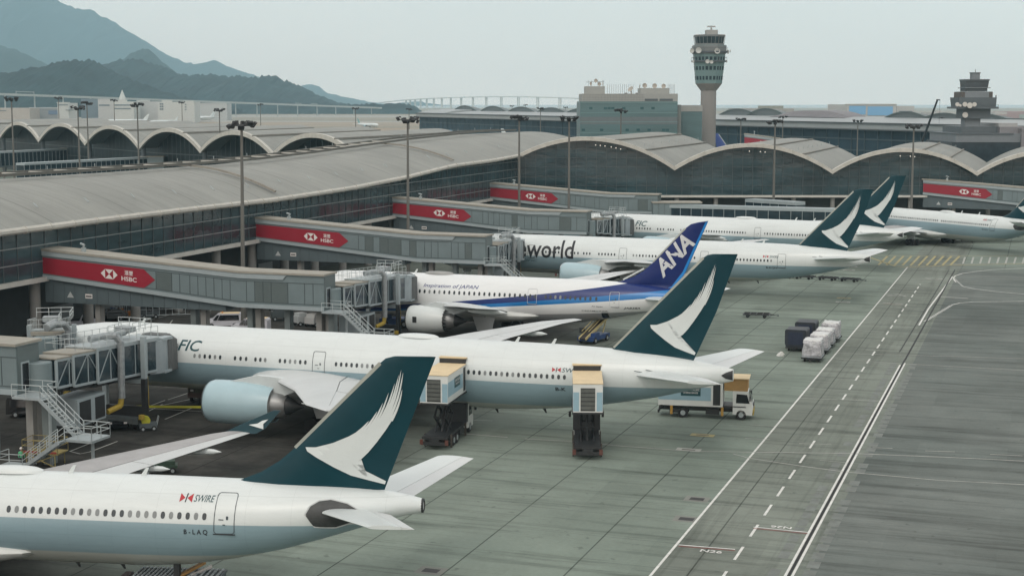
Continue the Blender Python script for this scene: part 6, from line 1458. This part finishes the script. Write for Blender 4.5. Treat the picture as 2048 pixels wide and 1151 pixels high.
def dolly(label, loc, rz, group, deck=DARK, L=3.2, W=2.3):
    t = thing('cargo_dolly', label, 'dolly', loc, rz, group)
    mb = MB()
    for y in (-W/2, 0, W/2): mb.b2(-L/2, L/2, y-.06, y+.06, .42, .56)
    for x in (-L/2, -L/4, 0, L/4, L/2): mb.b2(x-.06, x+.06, -W/2, W/2, .40, .54)
    mb.build('deck_frame', deck, t)
    MB().bar((L/2, -.4, .45), (L/2+1.1, 0, .35), .07, .07).bar((L/2, .4, .45), (L/2+1.1, 0, .35), .07, .07).tube((L/2+1.1, 0, .35), (L/2+1.35, 0, .35), .08, 6).build('tow_bar', deck, t)
    wheels(t, [(-L*.33, -W*.36), (-L*.33, W*.36), (L*.33, -W*.36), (L*.33, W*.36)], .24, .16, m=DARK)
    return t
tr = [(1571, 555.5), (1609, 557.5), (1655, 560), (1699, 562.5)]
for i, (px, py) in enumerate(tr):
    p = at(px, py); q = at(px+8, py+.5); dolly(['first', 'second', 'third', 'last'][i]+' empty dolly from the left in the parked train under the lettered jet tail', tuple(p), math.atan2(q.y-p.y, q.x-p.x), 'empty dollies parked in a train')
p = at(1513, 634); dolly('lone empty flat dolly on open concrete beyond the long jet tail', tuple(p), R(-14), 'loose dollies', L=3.6)
def crumple(t, nm, x0, x1, y0, y1, z0, z1, m, seed, amp=.1, lab=None):
    rnd = random.Random(seed); bm = bmesh.new(); bmesh.ops.create_cube(bm, size=1); bmesh.ops.subdivide_edges(bm, edges=bm.edges, cuts=6, use_grid_fill=True)
    for v in bm.verts:
        k = .5+v.co.z; sx_ = 1-.08*k*k; v.co.x *= sx_; v.co.y *= sx_
        v.co.x = (x0+x1)/2+v.co.x*(x1-x0)+rnd.uniform(-amp, amp)*(k+.2); v.co.y = (y0+y1)/2+v.co.y*(y1-y0)+rnd.uniform(-amp, amp)*(k+.2); v.co.z = z0+k*(z1-z0)+rnd.uniform(-amp, amp)*k
    for f in bm.faces: f.smooth = True
    me = bpy.data.meshes.new(nm); bm.to_mesh(me); bm.free(); me.materials.append(m); o = bpy.data.objects.new(nm, me); C.objects.link(o); o.parent = t; return o
def load(label, px, py, kind, seed, H=1.9):
    p = at(px, py); d = dolly('dolly carrying the '+label, tuple(p), ANG_N+R(-90), 'loaded dollies'); 
    t = thing('cargo_pallet' if kind == 'wrap' else 'cargo_container', label, 'cargo', (p.x, p.y, .56), ANG_N+R(-90), 'wrapped pallets by the road' if kind == 'wrap' else 'dark covered containers by the road')
    if kind == 'wrap':
        MB().b2(-1.55, 1.55, -1.15, 1.15, 0, .06).build('base_sheet', GALV, t); crumple(t, 'wrapped_load', -1.45, 1.45, -1.1, 1.1, .06, H, PLASTIC, seed, .09)
        crumple(t, 'top_cover', -1.3, 1.3, -1.05, 1.05, H-.25, H+.12, mat('pale_wrap', (.60, .62, .61), .35, 0, .2, 2, bump=.5), seed+50, .06)
    else:
        pr = [(-1.15, 0), (1.15, 0), (1.3, .4), (1.3, H-.15), (1.15, H), (-1.15, H), (-1.3, H-.15), (-1.3, .4)]
        MB().prism([(0, y, z) for y, z in pr], (-1.5, 0, 0), (1.5, 0, 0)).build('container_body', NETB, t); MB().b2(1.5, 1.53, -.9, .9, .3, H-.3).b2(-1.53, -1.5, -1.1, 1.1, .2, H-.15).build('end_curtain', mat('navy_curtain', (.012, .02, .045), .6, 0, .3, 2), t)
        MB().b2(-1.545, -1.53, -.12, .12, H-.5, H-.35).b2(-1.545, -1.53, -.2, .2, .6, .68).build('label_plate', LOGO, t)
load('dark covered container in front of its pair', 1594, 699, 'dark', 1, 2.15); load('dark covered container behind the front one', 1613, 683, 'dark', 2, 2.15)
load('plastic wrapped pallet nearest the camera', 1626, 720, 'wrap', 3, 1.9); load('plastic wrapped pallet, second in its row', 1640, 704, 'wrap', 4, 1.7); load('plastic wrapped pallet, third in its row', 1650, 692, 'wrap', 5, 1.6); load('plastic wrapped pallet, rearmost and tallest', 1662, 681, 'wrap', 6, 1.8)
mb = MB(); o_ = at(1622, 660)
for s_ in (-1, 1): mb.bar(o_+N*s_*1.9-D*2.4+Vector((0, 0, .1)), o_+N*s_*1.9+D*2.2+Vector((0, 0, .1)), .3, .2)
gr_ = thing('pallet_stand', 'low slatted pallet stand with white side rails behind the dark containers', 'stand', tuple(o_)); mb.build('side_rails', PAINTW, gr_, world=True)
mb = MB()
for k in range(8): mb.bar(o_-N*1.7+D*(-2.0+k*.55)+Vector((0, 0, .08)), o_+N*1.7+D*(-2.0+k*.55)+Vector((0, 0, .08)), .22, .1)
mb.build('slats', mat('reddish_slat', (.22, .16, .14), .8, 0, .3, 2), gr_, world=True)

def belt_loader(label, loc, rz):
    t = thing('belt_loader', label, 'belt loader', loc, rz)
    MB().b2(-2.6, 2.4, -1.05, 1.05, .4, .95).b2(-2.0, -.6, -1.1, -.45, .95, 1.35).b2(-.4, 1.9, .55, 1.1, .95, 1.25).build('body', BLUEP, t)
    MB().b2(-2.2, -1.6, .5, 1.0, 1.35, 2.0).b2(-1.6, -1.1, .5, 1.0, 1.2, 1.35).build('driver_seat', DARK, t)
    a, b_ = Vector((-3.3, 0, .75)), Vector((3.6, 0, 3.0))
    MB().bar(a, b_, .75, .16).build('belt', mat('rubber_belt', (.03, .028, .028), .8, 0, .2, 2), t)
    mb = MB()
    for y in (-.48, .48): mb.bar(a+Vector((0, y, .02)), b_+Vector((0, y, .02)), .12, .32); mb.tube(a+Vector((.8, y, .9)), b_+Vector((0, y, .8)), .04, 5)
    mb.tube((1.5, -.5, 1.0), (2.4, -.5, 2.6), .08, 6).tube((1.5, .5, 1.0), (2.4, .5, 2.6), .08, 6).build('side_frame', mat('cream_yellow_frame', (.50, .42, .20), .6, 0, .15, 2), t)
    wheels(t, [(-1.7, -1), (-1.7, 1), (1.6, -1), (1.6, 1)], .4, .25)
    return t
p = at(1190, 688); belt_loader('blue belt loader with cream side frames behind the long jet', (p.x, p.y+2.2, 0), R(60))

def van(label, loc, rz, body, L=5.0, W=1.9, H=1.95, roofm=None, kind='van', cat='van', group=None):
    t = thing('parked_'+kind, label, cat, loc, rz, group)
    if kind == 'van': pr = [(-L/2, .35), (L/2-.1, .35), (L/2, .7), (L/2-.1, 1.0), (L/2-1.05, 1.2), (L/2-1.75, H-.12), (L/2-2.1, H), (-L/2+.15, H), (-L/2, H-.25)]
    elif kind == 'car': pr = [(-L/2, .35), (L/2-.05, .35), (L/2, .7), (L/2-.25, .86), (L/2-1.3, .95), (L/2-2.0, H-.04), (L/2-2.4, H), (-L/2+1.0, H), (-L/2+.3, .98), (-L/2, .85)]
    else: pr = [(-L/2, .45), (L/2-.05, .45), (L/2, .8), (L/2-.1, 1.05), (L/2-1.1, 1.12), (L/2-1.6, H), (L/2-2.6, H), (L/2-2.85, 1.15), (-L/2, 1.1)]
    def sec(y, k): return [Vector((x, y*(1 if z < 1.05 else k), z)) for x, z in pr]
    bd = MB().rings([sec(-W/2, .86), sec(-W/2*.0, 1), sec(W/2, .86)]).build('body', body, t)
    wt, wb = H-.18, 1.08
    def gl(nm, xs):
        for s_ in (-1, 1): MB().quad((xs[0], s_*(W/2*.995), wb), (xs[1], s_*(W/2*.995), wb), (xs[2], s_*(W/2*.875), wt), (xs[3], s_*(W/2*.875), wt)).build(nm, COCK, bd)
    if kind == 'van': gl('side_window', (-L/2+.35, L/2-1.75, L/2-2.1, -L/2+.4)); gl('front_window', (L/2-1.68, L/2-1.15, L/2-1.68, L/2-2.0))
    elif kind == 'car': gl('side_window', (-L/2+.6, L/2-1.5, L/2-2.15, -L/2+1.05))
    else: gl('side_window', (L/2-2.6, L/2-1.35, L/2-1.72, L/2-2.5)); MB().b2(-L/2+.1, L/2-2.9, -W/2+.12, W/2-.12, 1.05, 1.16).build('load_bed', DARK, bd)
    if roofm: MB().b2(-L/2+.3, L/2-2.1, -W*.38, W*.38, H-.01, H+.05).build('roof_panel', roofm, bd); MB().box((L/2-2.4, 0, H+.12), (.2, .5, .14)).build('beacon', ORANGE, bd)
    for s_ in (-1, 1): MB().box((L/2-.06, s_*W*.36, .78), (.1, .3, .16)).build('headlight', LOGO, bd)
    wheels(t, [(-L*.31, -W*.47), (-L*.31, W*.47), (L*.31, -W*.47), (L*.31, W*.47)], .34, .2)
    return t
VW = mat('van_white', (.55, .56, .60), .35, 0, .04); VK = mat('car_black', (.012, .013, .015), .25, 0, .1)
ST = 'service vehicles between the stands'
p = at(447, 654); v_ = van('white van with a yellow roof seen through the bridge legs', tuple(p), R(188), VW, roofm=BEIGE, group=ST)
mb = MB(); vs, fs = fit_text('HKIA', .2, 1.3, .72, .95, .2, .02)
p = at(502, 664); van('yellow roofed white van mostly behind the long jet, right of the other one', tuple(p), R(172), VW, roofm=BEIGE, group=ST)
p = at(152, 655); van('small white pickup with dark bed by the terminal columns', tuple(p+Vector((1, 0, 0))), R(10), VW, kind='pickup', cat='pickup', H=1.75, group=ST)
p = at(215, 640); van('dark car beside the blue baggage tug under the corridor', tuple(p), R(200), VK, kind='car', cat='car', H=1.5, L=4.6, group=ST)
p = at(182, 646); van('grey car in the shade of the terminal, next to the pickup', tuple(p+Vector((2, 3, 0))), R(190), mat('car_grey', (.10, .11, .11), .35, 0, .1), kind='car', cat='car', H=1.5, L=4.6, group=ST)
p = at(240, 852); van('black car parked at the foot of the bridge lift column', (p.x, p.y, 0), R(-80), VK, kind='car', cat='car', H=1.5, L=4.6)
p = at(52, 845); van('black van behind the nearest steel stair', (p.x, p.y+3, 0), R(-5), VK, L=5.2, group=ST)
p = at(238, 626); 
for i, (px, py, m_) in enumerate(((300, 636, DWALL), (238, 634, BLUEP), (255, 636, ORANGE))):
    p = at(px, py); t = thing('baggage_tug' if i else 'baggage_cage', ['row of grey baggage cages by the terminal wall', 'blue baggage tug by the dark car under the corridor', 'small orange tug beside the blue one'][i], 'tug' if i else 'cage', tuple(p), R(15))
    MB().b2(-1.3, 1.3, -.6, .6, .3, 1.0).b2(-1.2, -.5, -.55, .55, 1.0, 1.4).build('body', m_ if i else MULL, t); MB().b2(-.2, .1, -.4, .4, 1.0, 1.5).build('seat', DARK, t); wheels(t, [(-.8, -.6), (-.8, .6), (.8, -.6), (.8, .6)], .3, .2)
    if i: MB().path([(-.6, -.5, 1.0), (-.6, -.5, 2.0), (.8, -.5, 2.0), (.8, -.5, 1.0)], .04, 4).path([(-.6, .5, 1.0), (-.6, .5, 2.0), (.8, .5, 2.0), (.8, .5, 1.0)], .04, 4).build('canopy_posts', GALV, t)
    else:
        mb = MB()
        for k in range(14): mb.tube((-5+k*.9, -.6, .4), (-5+k*.9, -.6, 2.2), .05, 4)
        mb.bar((-5, -.6, 2.2), (6.7, -.6, 2.2), .1, .1).bar((-5, -.6, .5), (6.7, -.6, .5), .1, .1).bar((-5, -.6, 1.3), (6.7, -.6, 1.3), .06, .06); mb.build('cage_bars', GALV, t)
for i, (px, py, m_, L_) in enumerate(((560, 640, MULL, 2.4), (603, 650, GREYP, 2.0), (628, 652, PW, 2.2), (700, 668, DGREY, 2.6), (548, 618, DWALL, 3.0), (95, 662, DWALL, 2.6), (840, 660, BLUEP, 1.8))):
    p = at(px, py); lab = ['grey air start cart between the legs of the nearest red panelled bridge', 'pale grey generator cart right of the grey air start cart', 'whitish tank cart under the end of the nearest red panelled bridge', 'dark cart under the steel stair of the second stand', 'dark cargo cart on the road beyond the nearest bridge legs', 'dark equipment cart left of the small white pickup', 'small blue cart before the engine of the navy tailed jet'][i]
    t = thing('equipment_cart', lab, 'cart', tuple(p), R(15+i*23), 'equipment carts under the bridges')
    MB().b2(-L_/2, L_/2, -.8, .8, .45, 1.35).b2(-L_/2+.3, L_/2-.5, -.7, .7, 1.35, 1.75).build('body', m_, t); MB().b2(L_/2-.4, L_/2+.02, -.6, .6, .6, 1.2).build('louvre', DARK, t)
    wheels(t, [(-L_*.32, -.75), (-L_*.32, .75), (L_*.32, -.75), (L_*.32, .75)], .3, .18); MB().bar((L_/2, 0, .5), (L_/2+1.0, 0, .35), .07, .07).build('tow_bar', DARK, t)
# high loader truck front behind the near engine
p = at(403, 806); t = thing('loader_truck', 'olive fronted high loader truck seen head on beside the blue engine', 'truck', (p.x, p.y+2, 0), R(-95))
OL = mat('olive_grey_paint', (.10, .105, .085), .6, 0, .15, 1)
MB().b2(-4, 2, -1.15, 1.15, .8, 1.2).b2(.4, 2.1, -1.2, 1.2, 1.2, 2.6).build('body', OL, t); MB().b2(2.1, 2.14, -1.0, 1.0, 1.75, 2.45).build('windscreen', COCK, t); MB().b2(2.1, 2.2, -1.2, 1.2, .6, 1.1).build('bumper', mat('brown_bumper', (.12, .08, .07), .6, 0, .1), t); MB().b2(-4, .2, -1.2, 1.2, 1.3, 1.5).build('platform', DARK, t)
MB().b2(2.1, 2.16, -.9, -.6, 1.25, 1.45).b2(2.1, 2.16, .6, .9, 1.25, 1.45).build('headlights', LOGO, t); wheels(t, [(1.2, -1), (1.2, 1), (-2.8, -1), (-2.8, 1)], .45)
# yellow tow pole lying across the stand
a, b_ = at(272, 823), at(432, 824.5); t = thing('tow_pole', 'long yellow pole lying across the dark stand before the engine', 'pole', tuple(a))
MB().bar(a+Vector((0, 0, .55)), b_+Vector((0, 0, .55)), .2, .2).build('tube', mat('lime_yellow_paint', (.42, .42, .03), .6, 0, .15, 1), t, world=True); MB().box((a.x, a.y, .35), (.8, .5, .5)).build('tow_head', GALV, t, world=True); wheels(t, [(.6, -.3), (.6, .3)], .22, .12)
# equipment by the lift column
p = at(296, 860); t = thing('ground_power_cart', 'small cart with lime yellow reel right of the lift column', 'cart', (p.x, p.y, 0), R(20))
MB().b2(-.8, .8, -.45, .45, .3, .75).build('body', DGREY, t); MB().lathe([(.1, -.25), (.42, -.25), (.42, .25), (.1, .25)], (-.2, -.1, 1.0), 14, 'y').build('hose_reel', MATS['lime_yellow_paint'], t, smooth=True); wheels(t, [(-.5, -.45), (-.5, .45), (.5, -.45), (.5, .45)], .24, .14); MB().path([(.8, -.3, .5), (1.0, -.3, 1.3), (1.0, .3, 1.3), (.8, .3, .5)], .035, 5).build('handle', GALV, t)
p = at(170, 852); t = thing('service_steps', 'small grey mobile steps leaning under the hanging air unit', 'steps', (p.x, p.y, 0), R(25))
mb = MB()
for y in (-.5, .5): mb.bar((-1.1, y, .2), (1.1, y, 2.4), .08, .2); mb.tube((-1.1, y, 1.1), (1.1, y, 3.3), .03, 4)
for k in range(8): u = k/7; mb.b2(-1.2+2.3*u, -.95+2.3*u, -.5, .5, .25+2.1*u, .3+2.1*u)
mb.build('flight', MULL, t); wheels(t, [(-.9, -.5), (-.9, .5), (.9, -.5), (.9, .5)], .2, .12)
# yellow work platform and worker
p = at(92, 935); t = thing('work_platform', 'rusty yellow work platform with rails beneath the steel stair', 'work platform', (p.x, p.y, 0), R(-12))
YR_ = mat('worn_yellow_steel', (.30, .25, .10), .7, .1, .35, 2); MB().b2(-1.6, 1.6, -.9, .9, 1.35, 1.45).build('deck', YR_, t)
mb = MB(); rail(mb, [(-1.6, -.9, 1.45), (1.6, -.9, 1.45), (1.6, .9, 1.45), (-1.6, .9, 1.45), (-1.6, -.9, 1.45)], 1.1, .03); mb.build('guard_rail', YR_, t)
mb = MB()
for x in (-1.3, 1.3):
    for y in (-.8, .8): mb.tube((x, y, .1), (x, y, 1.4), .05, 5)
mb.bar((-1.3, -.8, .3), (1.3, -.8, 1.3), .06, .06).bar((1.3, -.8, .3), (-1.3, -.8, 1.3), .06, .06); mb.build('legs', YR_, t); MB().b2(-1.5, -.1, -.93, -.88, 1.46, 1.62).b2(.4, 1.5, -.93, -.88, 1.46, 1.62).build('toe_board', mat('red_toe_board', (.25, .04, .03), .7, 0, .2), t); wheels(t, [(-1.3, -.8), (-1.3, .8), (1.3, -.8), (1.3, .8)], .16, .1)
def person(label, loc, rz, vest, trousers, helmet, arms=((.16, .05), (-.14, .1))):
    me = bpy.data.meshes.new('person'); J = [(0, 0, .95), (0, 0, 1.12), (0, 0, 1.38), (0, .0, 1.5), (.01, 0, 1.62), (0, .09, .93), (.03, .11, .5), (0, .12, .08), (.13, .12, .04), (0, -.09, .93), (-.02, -.11, .5), (-.05, -.12, .08), (.09, -.12, .04), (0, .2, 1.42), (.02, .25, 1.15), (arms[0][0], .23, .92), (0, -.2, 1.42), (.0, -.26, 1.15), (arms[1][0]+.2, -.22, .95), (.02, 0, 1.70)]
    Ed = [(0, 1), (1, 2), (2, 3), (3, 4), (4, 19), (0, 5), (5, 6), (6, 7), (7, 8), (0, 9), (9, 10), (10, 11), (11, 12), (2, 13), (13, 14), (14, 15), (2, 16), (16, 17), (17, 18)]
    rad = [.15, .14, .16, .07, .085, .10, .065, .045, .04, .10, .065, .045, .04, .065, .048, .035, .065, .048, .035, .085]
    me.from_pydata(J, Ed, []); me.skin_vertices or me.attributes
    o = bpy.data.objects.new('person_tmp', me); C.objects.link(o); bm = bmesh.new(); bm.from_mesh(me); ly = bm.verts.layers.skin.verify()
    for v, r_ in zip(bm.verts, rad): v[ly].radius = (r_, r_*.85)
    bm.verts.ensure_lookup_table(); bm.verts[0][ly].use_root = True; bm.to_mesh(me); bm.free()
    o.modifiers.new('s', 'SKIN'); sb_ = o.modifiers.new('d', 'SUBSURF'); sb_.levels = 1; sb_.render_levels = 1
    dg = bpy.context.evaluated_depsgraph_get(); dg.update(); m2 = bpy.data.meshes.new_from_object(o.evaluated_get(dg)); bpy.data.objects.remove(o)
    for mm in (trousers, vest, mat('skin', (.30, .19, .13), .6, 0, 0)): m2.materials.append(mm)
    for f in m2.polygons: z = f.center.z; f.material_index = 0 if z < .95 else (1 if z < 1.5 else 2); f.use_smooth = True
    b_ = bpy.data.objects.new('person', m2); C.objects.link(b_); b_.location = loc; b_.rotation_euler = (0, 0, rz); tag(b_, label, 'person')
    MB().lathe([(.135, 1.70), (.13, 1.76), (.09, 1.82), (.01, 1.85)], (.01, 0, 0), 12).lathe([(.16, 1.695), (.16, 1.71)], (.03, 0, 0), 12).build('helmet', helmet, b_, smooth=True)
    MB().b2(-.15, .15, -.16, .16, 1.18, 1.22).build('reflective_band', LOGO, b_)
    return b_
HV = mat('hi_vis_green', (.10, .42, .22), .7, 0, .05); TR = mat('dark_trousers', (.02, .022, .03), .8, 0, .1)
p = at(44, 936); person('worker in dark clothes, green vest and white helmet below the steel stair', tuple(p), R(-60), HV, TR, LOGO)
# roller deck loader at the bottom edge
p = at(356, 1150, 1.1); t = thing('cargo_loader', 'dark roller deck cargo loader with an orange arm, under the nearest jet', 'cargo loader', (p.x, p.y, 0), R(-6))
MB().b2(-2.7, 2.6, -1.6, 1.6, .5, .95).build('chassis', DGREY, t); dk = MB().b2(-2.8, .3, -1.6, 1.6, .95, 1.1).b2(.7, 2.7, -1.6, 1.6, .95, 1.1).build('deck', DGREY, t)
mb = MB()
for k in range(11):
    for j in range(6): mb.tube((-2.7+k*.27, -1.45+j*.5, 1.16), (-2.7+k*.27, -1.1+j*.5, 1.16), .07, 6)
for k in range(6):
    for j in range(6): mb.tube((.8+k*.34, -1.45+j*.5, 1.16), (.8+k*.34, -1.1+j*.5, 1.16), .07, 6)
mb.build('rollers', GALV, dk)
MB().bar((-1.0, -2.1, .75), (1.2, 1.6, 1.5), .28, .16).build('guide_arm', mat('orange_brown_arm', (.42, .24, .08), .6, 0, .2, 2), t); MB().bar((-.5, -2.1, .75), (1.7, 1.5, 1.3), .12, .2).build('guide_rail', LOGO, t)
MB().b2(-.1, .25, -.5, -.1, 1.1, 2.0).build('control_post', DARK, t); MB().b2(-3.9, -3.4, -1.5, 1.5, .5, .8).build('end_ramp', mat('rust_brown', (.07, .05, .045), .8, 0, .3, 2), t)
wheels(t, [(-2.5, -1.5), (-2.5, 1.5), (2.3, -1.5), (2.3, 1.5)], .4, .3)
p = at(345, 945); t = thing('tow_cart', 'small dark green cart parked behind the near wing', 'cart', (p.x-1.0, p.y, 0), R(12))
MB().b2(-1.5, 1.4, -.6, .6, .45, .7).b2(-.4, 1.2, -.45, .45, .7, 1.05).build('body', mat('dark_green_paint', (.03, .06, .04), .6, 0, .2, 2), t); wheels(t, [(-1, -.55), (-1, .55), (1, -.55), (1, .55)], .28, .18)
# equipment at the far right stand
for i, (px, py) in enumerate(((1920, 477), (1948, 474), (2022, 474), (2046, 462))):
    p = at(px, py); t = thing('baggage_cart', ['dark baggage cart left of the group under the far right jet tail', 'dark baggage cart with a pale load under the far right jet tail', 'tall dark cart near the right photo edge', 'dark cart touching the right photo edge'][i], 'cart', tuple(p), R(-20+i*15), 'baggage carts under the far right tail')
    MB().b2(-1.9, 1.9, -.8, .8, .35, .55).b2(-1.5, .2, -.6, .6, .55, 1.25).b2(.3, 1.5, -.5, .5, .55, .95).build('body', NETB, t)
    MB().path([(-1.8, -.7, .5), (-1.8, -.7, 2.0), (1.8, -.7, 2.0), (1.8, -.7, .5)], .05, 4).path([(-1.8, .7, .5), (-1.8, .7, 2.0), (1.8, .7, 2.0), (1.8, .7, .5)], .05, 4).build('frame', DGREY, t)
    if i == 1: MB().b2(-.3, .3, -.3, .3, 1.2, 1.9).build('load', LOGO, t)
    wheels(t, [(-1.3, -.7), (-1.3, .7), (1.3, -.7), (1.3, .7)], .26, .18)
for i, (px, py) in enumerate(((1563, 708), (1560, 711))):
    p = at(px, py); t = thing('wheel_chock', ['white chock lying left of the dark containers', 'second white chock lying left of the dark containers'][i], 'chock', tuple(p), R(20*i), 'white chocks'); MB().prism([(-.35, 0, 0), (.35, 0, 0), (.1, 0, .3), (-.1, 0, .3)], (0, -.3, 0), (0, .3, 0)).build('block', PAINTW, t)
for i, (px, py, r_) in enumerate(((1112, 551, 1), (1688, 598, 0))):
    if not r_: continue
    p = at(px, py); t = thing('traffic_cone', 'dark cone standing under the lettered jet', 'cone', tuple(p)); MB().lathe([(.3, 0), (.3, .05), (.2, .06), (.04, .8)], n=12).build('cone_body', mat('cone_dark_red', (.10, .02, .02), .6, 0, .1), t, smooth=True)
# forklift-like tug near the navy tailed jet nose
p = at(795, 652); t = thing('pushback_tug', 'dark blue pushback tug beneath the canopy of the middle bridge', 'tug', (p.x, p.y, 0), R(-15))
MB().b2(-2.2, 2.2, -1.2, 1.2, .4, 1.2).b2(-1.9, -.5, -1.0, 1.0, 1.2, 2.2).build('body', BLUEP, t); MB().b2(-.5, -.45, -.9, .9, 1.3, 2.1).build('windscreen', COCK, t); wheels(t, [(-1.4, -1.1), (-1.4, 1.1), (1.4, -1.1), (1.4, 1.1)], .5, .35)

# ================================================================== DISTANT AIRCRAFT
sfar = dict(type='777', liv=MATS['white_paint'], zw=6, zd=5, win=[], doors=[], ant=[])
def far_jet(label, px, py, Y, ang, sc=1.0, src=None, finmat=None, byfin=0):
    g = 'jets in the distance'
    if src is None: o, _ = make_aircraft('distant_jet', label, (0, 0, 0), 0, dict(sfar), g)
    else: o = copy_tree(src); o['label'] = label
    p = atY(px, py, Y) if py else None; o.location = (atY(px, 300, Y).x-70*sc*math.cos(R(ang))*byfin, Y-70*sc*math.sin(R(ang))*byfin, 0); o.rotation_euler = (0, 0, R(ang)); o.scale = (sc, sc, sc)
    if finmat:
        for ch in o.children:
            if ch.name.startswith('tail_fin'):
                ch.data = ch.data.copy(); ch.data.materials[0] = finmat
                for g_ in ch.children:
                    if g_.name.startswith('brush'): g_.data = g_.data.copy(); g_.data.materials[0] = finmat
    return o
fj = far_jet('white airliner taxiing on the brown airfield with both wings spread', 352, 0, 2250, 52, 1.05, None, WHITE)
far_jet('small white airliner with a pale green fin, farther right on the airfield', 757, 0, 1800, 128, .62, fj, mat('far_green_fin', (.16, .33, .32), .5, 0, 0))
far_jet('white jet parked before the white blocks, left one', 210, 0, 2050, 15, .8, fj, WHITE)
far_jet('white jet parked before the white blocks, right one', 300, 0, 2100, 40, .6, fj, WHITE)
far_jet('navy finned jet behind the tall control tower base', 1441, 0, 640, 130, 1.0, fj, mat('far_navy_fin', (.03, .06, .22), .5, 0, 0), 1)
far_jet('blue finned jet parked at the midfield concourse, left part', 906, 0, 860, 130, .85, fj, mat('far_blue_fin', (.03, .16, .30), .5, 0, 0), 1)
far_jet('white finned jet at the midfield concourse before its middle part', 1010, 0, 850, 130, .9, fj, WHITE, 1)
far_jet('green finned jet seen through the gap between two vaults', 1687, 0, 475, 130, .8, fj, TEALF, 1)
# pale distant jet bridge with a red panel
p = atY(1490, 275, 600); db_ = fixed_bridge('pale distant bridge with a red panel behind the second vault', 900, loc=(atY(1489, 265, 655).x, 655, 0), rz=R(-22), group='distant red panelled bridges'); db_.scale = (.75, .75, 1.38)

# ================================================================== HAZE
hz = MB().b2(-13800, 13800, -600, 14200, -1.2, 1400).build('haze'); hz['kind'] = 'stuff'; hz['label'] = 'pale sea haze filling the air over the airport'
hm = bpy.data.materials.new('haze_air'); hm.use_nodes = True; hn = hm.node_tree; hn.nodes.clear()
ho = hn.nodes.new('ShaderNodeOutputMaterial'); hv = hn.nodes.new('ShaderNodeVolumePrincipled')
hv.inputs['Color'].default_value = (.58, .87, 1.0, 1); hv.inputs['Density'].default_value = 8.0e-5; hv.inputs['Anisotropy'].default_value = 0.0
hn.links.new(hv.outputs[0], ho.inputs['Volume']); hz.data.materials.append(hm)
scn.cycles.volume_bounces = 4; scn.cycles.max_bounces = 8
